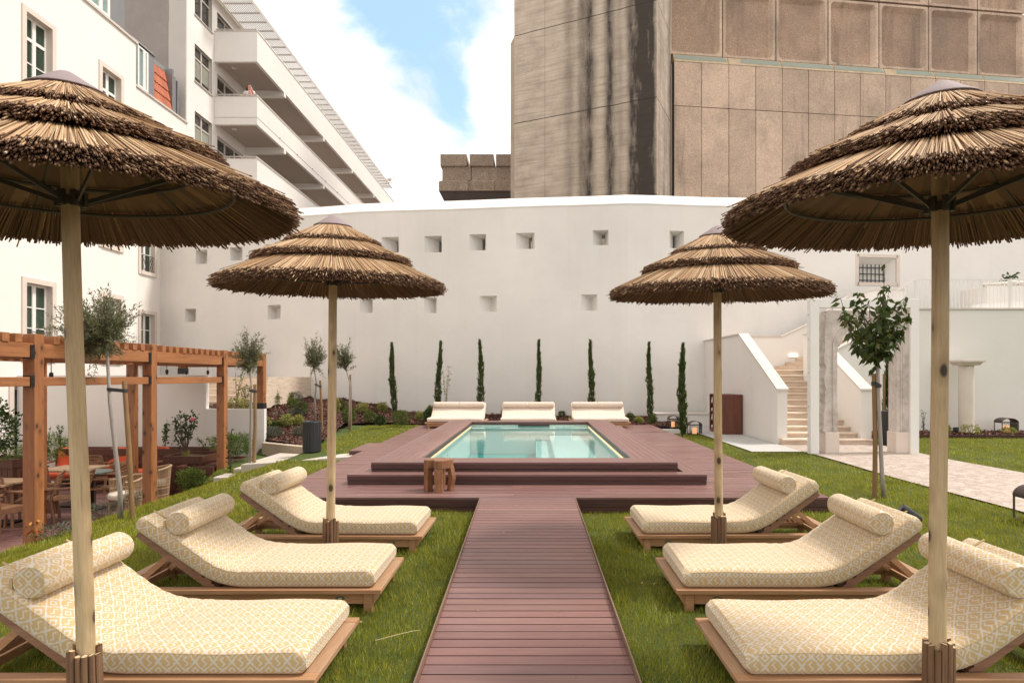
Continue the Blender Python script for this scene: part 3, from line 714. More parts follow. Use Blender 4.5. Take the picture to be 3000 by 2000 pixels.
# small landing towards the stone path
for k in range(14):
    d.box(-3.70, xl(12.3) - .004, 12.28 + k * .1, 12.28 + k * .1 + .094, ZD - .024, ZD)
deck = struct(d.build('pool_deck', M_deckX))
f = MB()
f.box(xl(7.5), -.66, 7.515, 7.545, .075, ZD - .026); f.box(.505, 3.62, 7.515, 7.545, .075, ZD - .026)
f.box(xl(7.5), -.66, 7.522, 7.548, -.06, .069); f.box(.505, 3.62, 7.522, 7.548, -.06, .069)
f.box(3.59, 3.618, 7.52, 18.9, -.06, ZD - .026); f.box(xl(7.5) + .0, xl(7.5) + .03, 7.55, 12.2, -.2, ZD - .026); f.box(-3.69, -3.45, 12.285, 12.31, -.1, ZD - .026)
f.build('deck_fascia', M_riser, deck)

wk = MB(); Lw = math.hypot(7.505 - 3.0, .142); nb = int((7.505 + .6) / .1045)
for k in range(nb):
    y0 = 7.508 - (k + 1) * .1045; y1 = y0 + .0925
    def wx(y): t = (7.51 - y) / 4.276; return (-.651 + .042 * t, .500 + .043 * t, .1875 - .137 * min(t, 1.3))
    a0, b0, z0 = wx(y0); a1, b1, z1 = wx(y1); j = random.uniform(-.001, .001)
    wk.hexa([(a0, y0, z0 - .024), (b0, y0, z0 - .024), (b1, y1, z1 - .024), (a1, y1, z1 - .024)], [(a0, y0, z0 + j), (b0, y0, z0 + j), (b1, y1, z1 + j), (a1, y1, z1 + j)])
under = MB(); under.hexa([(-.64, -.5, -.1), (.53, -.5, -.1), (.49, 7.5, -.1), (-.645, 7.5, -.1)], [(-.64, -.5, -.045), (.53, -.5, -.045), (.49, 7.5, .155), (-.645, 7.5, .155)])
walk = struct(wk.build('walkway', M_deckX))
ed = MB()
for sgn in (0, 1):
    a0, b0, z0 = wx(-.5); a1, b1, z1 = wx(7.505); q0 = (a0, b0)[sgn]; q1 = (a1, b1)[sgn]; o_ = -.006 if sgn == 0 else .006
    ed.bar((q0 + o_, -.5, z0 - .02), (q1 + o_, 7.50, z1 - .02), .008, .05)
ed.build('metal_edging', plain('brass_edging', (.30, .20, .14), .45, .1, Metallic=.5), walk)
under.build('gap_shade_sheet', M_joint, walk)  # dark sheet added below the boards, its colour standing in for shade in the gaps

pool = thing('swimming_pool', 'raised rectangular pool of pale turquoise water in a dark timber surround', 'pool', (-.1, 8.37, ZD))
def ringboards(mb_x, mb_y, x0, x1, y0, y1, ix0, ix1, iy0, iy1, z, bw=.092):
    pass
ZT = .465; X0, X1, Y0, Y1 = -2.285, 2.02, 8.62, 16.86; I0, I1, J0, J1 = -1.66, 1.44, 9.09, 16.45
sy = MB(); sx_ = MB()
def strips(a, b, n): w = (b - a) / n; return [(a + k * w + .002, a + (k + 1) * w - .002) for k in range(n)]
# mitred sides (boards along Y)
for k, (a, b) in enumerate(strips(0, I0 - X0, 6)):
    ta, tb = a / (I0 - X0), b / (I0 - X0)
    ya, yb = Y0 + (J0 - Y0) * ta, Y0 + (J0 - Y0) * tb; za, zb = Y1 - (Y1 - J1) * ta, Y1 - (Y1 - J1) * tb
    for (p0, p1, q0, q1) in ((X0 + a, X0 + b, 1, 1),):
        sy.hexa([(X0 + a, ya, ZT - .025), (X0 + b, yb, ZT - .025), (X0 + b, zb, ZT - .025), (X0 + a, za, ZT - .025)], [(X0 + a, ya, ZT), (X0 + b, yb, ZT), (X0 + b, zb, ZT), (X0 + a, za, ZT)])
for k, (a, b) in enumerate(strips(0, X1 - I1, 6)):
    ta, tb = a / (X1 - I1), b / (X1 - I1)
    ya, yb = Y0 + (J0 - Y0) * ta, Y0 + (J0 - Y0) * tb; za, zb = Y1 - (Y1 - J1) * ta, Y1 - (Y1 - J1) * tb
    sy.hexa([(X1 - b, yb, ZT - .025), (X1 - a, ya, ZT - .025), (X1 - a, za, ZT - .025), (X1 - b, zb, ZT - .025)], [(X1 - b, yb, ZT), (X1 - a, ya, ZT), (X1 - a, za, ZT), (X1 - b, zb, ZT)])
for (ya, yb, o0, o1, i0, i1) in ((Y0, J0, X0, X1, I0, I1), (Y1, J1, X0, X1, I0, I1)):
    n = 5 if ya < 10 else 4
    for k in range(n):
        t0, t1 = (k + .02) / n, (k + .98) / n
        q = [(o0 + (i0 - o0) * t0, ya + (yb - ya) * t0), (o1 + (i1 - o1) * t0, ya + (yb - ya) * t0), (o1 + (i1 - o1) * t1, ya + (yb - ya) * t1), (o0 + (i0 - o0) * t1, ya + (yb - ya) * t1)]
        if ya > 10: q = [q[1], q[0], q[3], q[2]]
        sx_.hexa([(a, b, ZT - .025) for a, b in q], [(a, b, ZT) for a, b in q])
    sx_.build('end_coping', M_deckX, pool); sx_ = MB()
sy.build('side_coping', M_deckY, pool); 0
rs = MB()
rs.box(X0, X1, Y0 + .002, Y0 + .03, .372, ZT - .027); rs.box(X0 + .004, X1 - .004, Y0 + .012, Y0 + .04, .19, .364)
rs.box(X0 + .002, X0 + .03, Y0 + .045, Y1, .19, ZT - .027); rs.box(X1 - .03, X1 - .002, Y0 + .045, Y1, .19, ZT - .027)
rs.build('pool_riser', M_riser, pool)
stp = MB(); SX0, SX1 = -2.545, 2.36; ST = .332
for k in range(3):
    y0 = 8.37 + k * .088; stp.box(SX0 + k * .088, SX1 - k * .088, y0, y0 + .084, ST - .025, ST)
for side in (-1, 1):
    for k in range(3):
        xa = (SX0 + k * .088) if side < 0 else (SX1 - k * .088); 
        stp.hexa([(xa, 8.375 + k * .088, ST - .026), (xa - side * .084, 8.46 + k * .088, ST - .026), (xa - side * .084, Y1, ST - .026), (xa, Y1, ST - .026)],
                 [(xa, 8.375 + k * .088, ST - .001), (xa - side * .084, 8.46 + k * .088, ST - .001), (xa - side * .084, Y1, ST - .001), (xa, Y1, ST - .001)])
stp.build('step', M_deckX, pool)
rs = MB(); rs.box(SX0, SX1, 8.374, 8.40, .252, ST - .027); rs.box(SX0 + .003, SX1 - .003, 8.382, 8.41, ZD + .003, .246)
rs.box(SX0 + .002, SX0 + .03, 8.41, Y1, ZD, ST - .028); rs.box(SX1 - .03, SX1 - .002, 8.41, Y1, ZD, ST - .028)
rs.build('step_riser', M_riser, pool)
ZW = .335
ln = MB()   # inner lip under the coping
ln.box(I0 - .03, I0 - .002, J0, J1, ZT - .10, ZT - .027); ln.box(I1 + .002, I1 + .03, J0, J1, ZT - .10, ZT - .027); ln.box(I0, I1, J1 + .002, J1 + .03, ZT - .075, ZT - .027); ln.box(I0, I1, J0 - .03, J0 - .002, ZT - .075, ZT - .027)
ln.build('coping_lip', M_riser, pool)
led = MB(); led.box(I0 - .028, I0 - .004, J0 + .1, J1 - .1, ZW + .003, ZW + .027); led.box(I1 + .004, I1 + .028, J0 + .1, J1 - .1, ZW + .003, ZW + .027)
led.build('light_strip', M_led, pool)
bs = MB(); DP = -.42
bs.face([(I0 - .05, J0 - .05, DP), (.05, J0 - .05, DP), (.05, J1 + .05, DP), (I0 - .05, J1 + .05, DP)])
bs.box(.05, .42, J0, J1, DP, -.05); bs.box(.42, I1 + .05, J0, J1, DP, .10)
bs.box(I0 - .14, I0 - .05, J0 - .05, J1 + .05, DP, ZT - .12); bs.box(I1 + .05, I1 + .14, J0 - .05, J1 + .05, DP, ZT - .12)
bs.box(I0 - .05, I1 + .05, J0 - .14, J0 - .05, DP, ZT - .09); bs.box(I0 - .05, I1 + .05, J1 + .05, J1 + .14, DP, ZW - .022)
bs.build('basin', M_ptile, pool)
bs = MB(); bs.box(I0 - .045, .045, J0 - .045, J1 + .045, DP - .05, DP + .02); bs.build('deep_floor', M_pdeep, pool)
bs = MB(); bs.box(I0 - .05, I1 + .05, J1 + .05, J1 + .14, ZW - .02, ZT - .09); bs.build('rim_tiles', M_rtile, pool)
sk = MB(); sk.box(-.42, .42, J1 + .035, J1 + .049, ZW + .005, ZT - .085); sk.build('skimmer', M_black, pool)
wa = MB(); wa.face([(I0 - .05, J0 - .05, ZW), (I1 + .05, J0 - .05, ZW), (I1 + .05, J1 + .05, ZW), (I0 - .05, J1 + .05, ZW)])
wa.build('water', M_water, pool)
# ---------------------------------------------------------------- buildings
def wall_grid(mb, O, U, L, z0, z1, holes, mi=0, flip=False):
    """planar wall from O along unit U, with rectangular holes (u0,u1,z0,z1)"""
    O = Vector(O); U = Vector(U)
    us = sorted({0, L} | {h[i] for h in holes for i in (0, 1)}); zs = sorted({z0, z1} | {h[i] for h in holes for i in (2, 3)})
    us = [u for u in us if 0 <= u <= L]
    for ua, ub in zip(us[:-1], us[1:]):
        start = None
        for za, zb in zip(zs[:-1], zs[1:]):
            um, zm = (ua + ub) / 2, (za + zb) / 2
            inside = any(h[0] < um < h[1] and h[2] < zm < h[3] for h in holes)
            if not inside:
                q = [O + U * ua + Vector((0, 0, za)), O + U * ub + Vector((0, 0, za)), O + U * ub + Vector((0, 0, zb)), O + U * ua + Vector((0, 0, zb))]
                mb.face(q[::-1] if flip else q, mi)
def reveal(mb, O, U, N, h, h2, mi=0):
    """funnel from hole h at the face to hole h2 at O+N"""
    O = Vector(O); U = Vector(U); N = Vector(N)
    def c(hh, off): return [O + off + U * hh[0] + Vector((0, 0, hh[2])), O + off + U * hh[1] + Vector((0, 0, hh[2])), O + off + U * hh[1] + Vector((0, 0, hh[3])), O + off + U * hh[0] + Vector((0, 0, hh[3]))]
    a = c(h, Vector((0, 0, 0))); b = c(h2, N)
    for i in range(4): mb.face([a[i], b[i], b[(i + 1) % 4], a[(i + 1) % 4]], mi)

# ---- bastion wall -------------------------------------------------------
ZB = 7.44
BP = [(-14.35, 23.6), (-6.264, 21.6), (3.13, 20.5), (10.08, 21.15), (24.0, 23.2)]
bast = thing('bastion_wall', 'tall white fortress wall with small square embrasures behind the pool', 'wall', (3.13, 20.5, 0))
def on_wall(px, seg):
    (xa, ya), (xb, yb) = BP[seg], BP[seg + 1]; L = math.hypot(xb - xa, yb - ya); ux, uy = (xb - xa) / L, (yb - ya) / L
    k = (px - CX) / F; u = (k * ya - xa) / (ux - k * uy); return u, ya + uy * u, L
EMB = {0: [(573, 607, 733, 774, 0), (674, 710, 725, 764, 0), (777, 815, 717, 757, 0), (542, 574, 905, 943, 0), (784, 822, 894, 935, 0)],
       1: [(1117, 1168, 695, 741, 1), (1243, 1294, 692, 740, 1), (1375, 1424, 687, 734, 1), (1511, 1566, 683, 730, 1), (1736, 1783, 675, 719, 1),
           (1054, 1092, 873, 917, 2), (1242, 1280, 872, 918, 2), (1404, 1456, 867, 914, 2), (1702, 1750, 863, 911, 2)],
       2: [(1961, 2004, 676, 727, 1)], 3: []}
GH = 1.1
wmb = MB()
barwin = None
for seg in range(4):
    (xa, ya), (xb, yb) = BP[seg], BP[seg + 1]; L = math.hypot(xb - xa, yb - ya); U = Vector(((xb - xa) / L, (yb - ya) / L, 0)); N = Vector((-U.y, U.x, 0))
    holes = []; backs = []
    for (p0, p1, q0, q1, kind) in EMB[seg]:
        u0, Ya, _ = on_wall(p0, seg); u1, Yb, _ = on_wall(p1, seg); zt = PZ(q0, Ya); zb = PZ(q1, Ya); w = u1 - u0; hh = zt - zb
        holes.append((u0, u1, zb, zt)); 
        if kind == 1: backs.append((u0 + w * .60, u0 + w * .76, zb + hh * .13, zt - hh * .08, 1))
        elif kind == 2: backs.append((u0 + w * .60, u0 + w * .63, zb + hh * .12, zt - hh * .10, 0))
        else: backs.append((u0 + w * .10, u1 - w * .06, zb + hh * .05, zt - hh * .12, 0))
    if seg == 3:
        u0, Ya, _ = on_wall(2513, 3); u1, Yb, _ = on_wall(2628, 3); bw = (u0, u1, PZ(829, Ya), PZ(750, Ya)); barwin = (Vector((xa, ya, 0)), U, N, bw)
        holes.append(bw); backs.append((u0 + .05, u1 - .25, bw[2] + .05, bw[3] - .22, 2))
    O = Vector((xa, ya, 0)); wmb_z0 = -1.0
    wall_grid(wmb, O, U, L, wmb_z0, ZB, holes)
    TH = N * GH
    bh = []
    for h, b in zip(holes, backs):
        b4 = b[:4]; off = N * (.55 if b[4] == 1 else (.42 if b[4] == 0 else .35))
        reveal(wmb, O, U, off, h, b4)
        if b[4] == 1: reveal(wmb, O + off, U, TH - off, b4, b4); bh.append(b4)
        else:
            q = [O + off + U * b[0] + Vector((0, 0, b[2])), O + off + U * b[1] + Vector((0, 0, b[2])), O + off + U * b[1] + Vector((0, 0, b[3])), O + off + U * b[0] + Vector((0, 0, b[3]))]
            wmb.face(q, 0)
    wall_grid(wmb, O + TH, U, L, wmb_z0, ZB, bh, flip=True)
wmb.build('wall', M_wall, bast)
cp = MB()
for seg in range(4):
    (xa, ya), (xb, yb) = BP[seg], BP[seg + 1]; L = math.hypot(xb - xa, yb - ya); U = Vector(((xb - xa) / L, (yb - ya) / L, 0)); N = Vector((-U.y, U.x, 0))
    a = Vector((xa, ya, 0)); b = Vector((xb, yb, 0)); Z = Vector((0, 0, 1))
    nrm_ = []
    prof = [(-.012, ZB - .02), (-.012, ZB + .02), (.36, ZB + .40), (.95, ZB + .44), (GH, ZB - .01)]
    # mitre normals at joints
    def mit(i):
        ds = []
        for s_ in (i - 1, i):
            if 0 <= s_ < 4:
                d_ = Vector((BP[s_ + 1][0] - BP[s_][0], BP[s_ + 1][1] - BP[s_][1], 0)).normalized(); ds.append(Vector((-d_.y, d_.x, 0)))
        m = sum(ds, Vector()).normalized(); return m / max(.3, m.dot(ds[0]))
    na, nb_ = mit(seg), mit(seg + 1); ns = 14
    for (o0, z0), (o1, z1) in zip(prof[:-1], prof[1:]):
        for k in range(ns):
            def pt(t, o_, z_): 
                p = a.lerp(b, t) + na.lerp(nb_, t) * o_; return p + Z * (z_ + .006 * math.sin((seg * 14 + t * 14) * .9))
            cp.face([pt(k / ns, o0, z0), pt((k + 1) / ns, o0, z0), pt((k + 1) / ns, o1, z1), pt(k / ns, o1, z1)])
cp.build('coping', M_mod, bast)
# barred window of the bastion
O, U, N, bw = barwin
wf = MB()
def onw(u, z, dpt): return O + U * u + N * dpt + Vector((0, 0, z))
fw = .09
for (a, b, c, d_) in ((bw[0] - .02, bw[1] + .02, bw[3] - .03, bw[3] + .08), (bw[0] - .02, bw[1] + .02, bw[2] - .08, bw[2] + .03), (bw[0] - .08, bw[0] + .03, bw[2] - .08, bw[3] + .08), (bw[1] - .03, bw[1] + .10, bw[2] - .08, bw[3] + .08)):
    wf.hexa([onw(a, c, -.018), onw(b, c, -.018), onw(b, c, .05), onw(a, c, .05)], [onw(a, d_, -.018), onw(b, d_, -.018), onw(b, d_, .05), onw(a, d_, .05)])
bwin = wf.build('window', M_stone, bast)
gr = MB(); ua, ub, za, zb = bw[0] + .06, bw[1] - .25, bw[2] + .05, bw[3] - .22
for k in range(8):
    u = ua + (ub - ua) * (k + .3) / 7.6; gr.cyl(onw(u, za, .30), onw(u, zb, .30), .017, n=6)
for k in range(3):
    z_ = za + (zb - za) * (k + .45) / 3; gr.bar(onw(ua, z_, .285), onw(ub, z_, .285), .012, .035)
gr.build('window_bars', M_black, bwin)

# ---- hotel (left) ---------------------------------------------------------
XA, XC, YE, YG = -12.5, -14.35, 19.3, 25.4
ZC = 12.12
hot = thing('hotel_building', 'cream hotel with stone framed casement windows and tiled mansard roof', 'building', (XA, 19, -.9))
AW = {'up': (8.78, 10.78), 'mid': (5.42, 7.45), 'low': (2.05, 4.12)}
winsA = [(y0, y1, *AW[k], k) for (y0, y1) in ((12.3, 13.37), (14.98, 16.05), (17.64, 18.70)) for k in ('up', 'mid', 'low')]
winsC = [(22.28, 23.35, *AW[k], k) for k in ('up', 'mid', 'low')]
door = (14.75, 15.9, -.9, 1.45)
hw = MB(); FR = .13
def hole_of(w): return (w[0] + FR, w[1] - FR, w[2] + FR, w[3] - FR)
def facade(X, ya, yb, wins, extra=()):
    O = Vector((X, ya, 0)); U = Vector((0, 1, 0))
    hs = [(h[0] - ya, h[1] - ya, h[2], h[3]) for h in [hole_of(w) for w in wins] + list(extra)]
    wall_grid(hw, O, U, yb - ya, -1.2, ZC, hs)
facade(XA, 4.0, YE, winsA, [(door[0], door[1], -.9, 1.45)])
facade(XC, YE, YG - .002, winsC)
hw.face([(XA, YE, -1.2), (XC, YE, -1.2), (XC, YE, ZC), (XA, YE, ZC)])
hw.build('wall', M_hotel, hot)
pl = MB(); pl.box(XA, XA + .025, 4, 14.45, -.9, -.05); pl.box(XA, XA + .025, 16.2, 17.2, -.9, -.05); pl.build('plinth', M_stone, hot)
def casement(X, w, kind, parent):
    y0, y1, z0, z1 = w[:4]; pr = .035; D = .20
    sf = MB()
    sf.box(X - D, X + pr, y0, y0 + FR, z0, z1); sf.box(X - D, X + pr, y1 - FR, y1, z0, z1)
    sf.box(X - D, X + pr, y0 + FR, y1 - FR, z1 - FR, z1); sf.box(X - D, X + pr + .02, y0 + FR, y1 - FR, z0, z0 + FR)
    win = sf.build('window', M_stone, parent)
    a, b, c, d_ = y0 + FR, y1 - FR, z0 + FR, z1 - FR
    fr = MB(); xi = X - .13; t = .055
    fr.box(xi - .05, xi, a, a + t, c, d_); fr.box(xi - .05, xi, b - t, b, c, d_); fr.box(xi - .05, xi, a + t, b - t, d_ - t, d_); fr.box(xi - .05, xi, a + t, b - t, c, c + t)
    m = (a + b) / 2; fr.box(xi - .04, xi + .012, m - .055, m + .055, c + t, d_ - t)
    if kind == 'up':
        fr.box(xi - .045, xi + .01, a + t, m - .055, d_ - .60, d_ - .52); fr.box(xi - .045, xi + .01, m + .055, b - t, d_ - .60, d_ - .52); bars = [c + (d_ - .6 - c) * .5]
    else: bars = [d_ - .60, d_ - 1.12]
    for zb_ in bars:
        fr.box(xi - .04, xi + .004, a + t, m - .055, zb_, zb_ + .028); fr.box(xi - .04, xi + .004, m + .055, b - t, zb_, zb_ + .028)
    fr.build('window_frame', M_winwhite, win)
    gl = MB(); gl.box(xi - .035, xi - .02, a + .02, b - .02, c + .02, d_ - .02); gl.build('pane', M_glass, win)
    if kind != 'up':
        rl = MB(); x = X - .02; zt = c + .62
        rl.box(x - .012, x + .012, a, b, zt - .02, zt); rl.box(x - .012, x + .012, a, b, c + .06, c + .075)
        n = 6
        for k in range(n):
            yc = a + (b - a) * (k + .5) / n
            pts = [(x, yc + .045 * math.cos(q), zt - .09 + .05 * math.sin(q)) for q in np.linspace(0, 2 * PI, 11)]
            rl.tube(pts, .007, 5, caps=False)
            for s_ in (-1, 1):
                rl.tube([(x, yc + s_ * .005, zt - .14), (x, yc + s_ * .05, zt - .28), (x, yc + s_ * .012, zt - .42), (x, yc + s_ * .045, c + .07)], .007, 5, caps=False)
        rl.build('railing', M_iron, win)
for w in winsA: casement(XA, w, w[4], hot)
for w in winsC: casement(XC, w, w[4], hot)
dj = MB(); dj.box(XA - .3, XA + .03, door[0] - .13, door[0], -.9, 1.58); dj.box(XA - .3, XA + .03, door[1], door[1] + .13, -.9, 1.58); dj.box(XA - .3, XA + .03, door[0], door[1], 1.45, 1.58)
dr = dj.build('door', M_stone, hot)
df = MB(); x = XA - .25
for a, b in ((door[0], door[0] + .09), (door[1] - .09, door[1]), ((door[0] + door[1]) / 2 - .06, (door[0] + door[1]) / 2 + .06)): df.box(x - .05, x, a, b, -.9, 1.45)
df.box(x - .05, x, door[0] + .09, door[1] - .09, 1.36, 1.45); df.box(x - .05, x, door[0] + .09, door[1] - .09, -.9, -.7); df.build('door_frame', M_winwhite, dr)
dg = MB(); dg.box(x - .04, x - .02, door[0] + .05, door[1] - .05, -.75, 1.4); dg.build('pane', M_glass, dr)
co = MB()
co.box(XA - .1, XA + .05, 4, YE + .05, ZC + .002, ZC + .07); co.box(XC - .1, XC + .05, YE + .052, YG + .02, ZC + .002, ZC + .07); co.build('cornice', M_cop, hot)
# mansard roof: tile slope + zinc and dormers
def tiles(mb, X, ya, yb, z0, z1, back):
    n = max(2, int((yb - ya) / .14)); rows_ = max(2, int((z1 - z0) / .36)); dy = (yb - ya) / n
    for r in range(rows_):
        za = z0 + (z1 - z0) * r / rows_; zb = z0 + (z1 - z0) * (r + 1.08) / rows_
        xa = X - back * (za - z0) / (z1 - z0); xb = X - back * (zb - z0) / (z1 - z0)
        for k in range(n):
            y = ya + k * dy; vs = []
            for (xx, zz, lift) in ((xa, za, .045), (xb, zb, .012)):
                for q in range(5):
                    t_ = q / 4; vs.append((xx + lift + .032 * math.sin(PI * t_), y + dy * t_, zz))
            mb.addmesh(vs, [(q, q + 1, 5 + q + 1, 5 + q) for q in range(4)])
for a in ((XA - .06, 18.35, 18.52, ZC + .08, 14.4, .3), (XA - .06, 4, 17.2, ZC + .08, 14.4, .3), (XC - .06, 23.15, 24.42, ZC + .08, 13.75, .28)): tl = MB(); tiles(tl, *a); roof = tl.build('roof', M_tile, hot)
zn = MB()
zn.box(XC - .6, XC - .02, 24.42, 24.52, ZC + .08, 13.9); zn.box(XC - .62, XC - .09, 24.53, 24.8, ZC + .08, 13.72); zn.box(XC - .6, XC - .05, 24.82, 24.9, ZC + .08, 13.62)
zn.hexa([(XC - .9, 23.0, 13.72), (XC - .3, 23.0, 13.72), (XC - .3, 24.9, 13.78), (XC - .9, 24.9, 13.78)], [(XC - .9, 23.0, 13.92), (XC - .33, 23.0, 13.92), (XC - .33, 24.9, 13.98), (XC - .9, 24.9, 13.98)])
zn.build('zinc_flashing', M_zinc, roof); zn = MB()
zn.box(XA - .8, XA - .08, 18.53, 18.72, ZC + .08, 16); zn.box(XA - .8, XA - .16, 18.73, 19.0, ZC + .08, 16)
zn.build('zinc_flashing', M_zinc, roof)
def dormer(X, ya, yb, z1, gm):
    d_ = MB(); z0 = ZC + .08
    d_.box(X - 1.2, X - .02, yb - .14, yb + .22, z0, z1 + .05); d_.box(X - 1.2, X - .02, ya - .2, ya - .002, z0, z1 + .05)
    d_.hexa([(X - 1.2, ya - .25, z1 + .052), (X + .03, ya - .25, z1 + .052), (X + .03, yb + .25, z1 + .052), (X - 1.2, yb + .25, z1 + .052)], [(X - 1.2, ya - .25, z1 + .5), (X - .12, ya - .25, z1 + .22), (X - .12, yb + .25, z1 + .22), (X - 1.2, yb + .25, z1 + .5)])
    dm = d_.build('dormer', M_zinc, hot)
    f_ = MB(); m = (ya + yb) / 2; xi = X - .02
    for a, b in ((ya, ya + .08), (m - .07, m + .07), (yb - .24, yb - .14)): f_.box(xi - .1, xi + .012, a, b, z0, z1)
    f_.box(xi - .09, xi + .01, ya + .08, yb - .24, z1 - .07, z1); f_.box(xi - .09, xi + .01, ya + .08, yb - .24, z0, z0 + .08)
    f_.build('window_frame', M_winwhite, dm)
    g_ = MB(); g_.box(xi - .06, xi - .04, ya + .02, yb - .16, z0 + .03, z1 - .03); g_.build('pane', gm, dm)
dormer(XC + .02, 22.25, 23.0, 13.70, M_glass_teal); dormer(XA + .02, 17.2, 18.25, 14.2, M_glass_teal); dormer(XA + .02, 12.6, 13.6, 14.2, M_glass_teal)
rb = MB(); rb.hexa([(XA - 3.5, 4, ZC), (XA - .3, 4, ZC), (XA - .3, YE - .3, ZC), (XA - 3.5, YE - .3, ZC)], [(XA - 3.5, 4, 15.0), (XA - .75, 4, 15.0), (XA - .75, YE - .5, 15.0), (XA - 3.5, YE - .5, 15.0)])
rb.hexa([(XC - 3, YE, ZC - .3), (XC - .45, YE, ZC - .3), (XC - .45, YG, ZC - .3), (XC - 3, YG, ZC - .3)], [(XC - 3, YE, 13.6), (XC - .85, YE, 13.6), (XC - .85, YG - .1, 13.6), (XC - 3, YG - .1, 13.6)])
rb.build('roof_core', M_zinc, roof)

# ---- apartment block with balconies ---------------------------------------
apt = thing('apartment_building', 'white modern apartment block with long balconies and a slatted roof canopy', 'building', (XC, 26, 0))
XB = -12.43; YS, YN = 27.6, 56.0
am = MB()
FL = [2.25 + 2.9 * k for k in range(6)]           # floor levels 2.25 .. 16.75
awins = [(26.0, 27.4, zb, zt) for zb, zt in ((17.0, 18.55), (14.2, 15.78), (11.36, 12.93), (8.5, 10.05))]
hs = [(w[0] - YG, w[1] - YG, w[2], w[3]) for w in awins]
glz = [(27.85, 33.4, zf, zf + 2.05) for zf in (10.55, 13.35, 16.15)]
hs += [(w[0] - YG, w[1] - YG, w[2], w[3]) for w in glz]
wall_grid(am, (XC, YG, 0), (0, 1, 0), YN - YG, -1, 18.8, hs)
am.face([(XC, YN, -1), (XC - 10, YN, -1), (XC - 10, YN, 18.8), (XC, YN, 18.8)])
am.box(XC - 10, XC, YG + .01, YN, 18.802, 18.95)
am.build('wall', M_mod, apt)
gb = MB(); gb.box(XC - 9, XC - .72, YG - .05, YG + .05, 3, 21); gab = gb.build('gable_wall', M_greywall, apt)
gb = MB(); gb.box(XC - .715, XC - .004, YG - .06, YG + .05, 3, 16.3); gb.box(XC - .715, XC - .004, YG - .045, YG + .05, 16.302, 21); gb.build('repaired_strip', M_patch, apt)
for w in awins:
    y0, y1, z0, z1 = w; f_ = MB(); x = XC - .10; t = .05
    for a, b in ((y0, y0 + t), (y1 - t, y1), ((y0 + y1) / 2 - .045, (y0 + y1) / 2 + .045)): f_.box(x - .06, x, a, b, z0, z1)
    for a, b in ((z0, z0 + t), (z1 - t, z1), (z1 - .55, z1 - .47)): f_.box(x - .055, x - .002, y0 + t, (y0 + y1) / 2 - .045, a, b); f_.box(x - .055, x - .002, (y0 + y1) / 2 + .045, y1 - t, a, b)
    f_.box(XC - .1, XC - .002, y0 - .0, y0 + .004, z0, z1); f_.box(XC - .1, XC - .002, y1 - .004, y1, z0, z1); f_.box(XC - .1, XC - .002, y0, y1, z1 - .004, z1)
    f_.box(XC - .1, XC + .05, y0 - .04, y1 + .04, z0 - .05, z0 - .002)
    wi = f_.build('window', M_alu, apt)
    g_ = MB(); g_.box(x - .05, x - .04, y0 + .02, y1 - .02, z0 + .02, z1 - .02); g_.build('pane', M_glass_dk, wi)
    if z0 < 16: 
        g_ = MB(); g_.box(x - .038, x - .03, y0 + .06, (y0 + y1) / 2 - .06, z0 + .28, z1 - .56); g_.box(x - .038, x - .03, (y0 + y1) / 2 + .06, y1 - .06, z0 + .28, z1 - .56); g_.build('blind', M_glass_lt, wi)
for w in glz:
    y0, y1, z0, z1 = w; f_ = MB(); x = XC - .12; n = 6
    for k in range(n + 1): yk = y0 + (y1 - y0) * k / n; f_.box(x - .06, x, yk - .04, yk + .04, z0, z1)
    for k in range(n):
        ya = y0 + (y1 - y0) * k / n + .04; yb = y0 + (y1 - y0) * (k + 1) / n - .04
        for a, b in ((z0, z0 + .06), (z1 - .06, z1), (z1 - .62, z1 - .55)): f_.box(x - .055, x - .003, ya, yb, a, b)
    wi = f_.build('balcony_window', M_alu, apt)
    g_ = MB(); g_.box(x - .05, x - .04, y0, y1, z0 + .02, z1 - .02); g_.build('pane', M_glass_dk, wi)
BEAMS = [30.7, 36.4, 42.1, 47.8, 53.5]
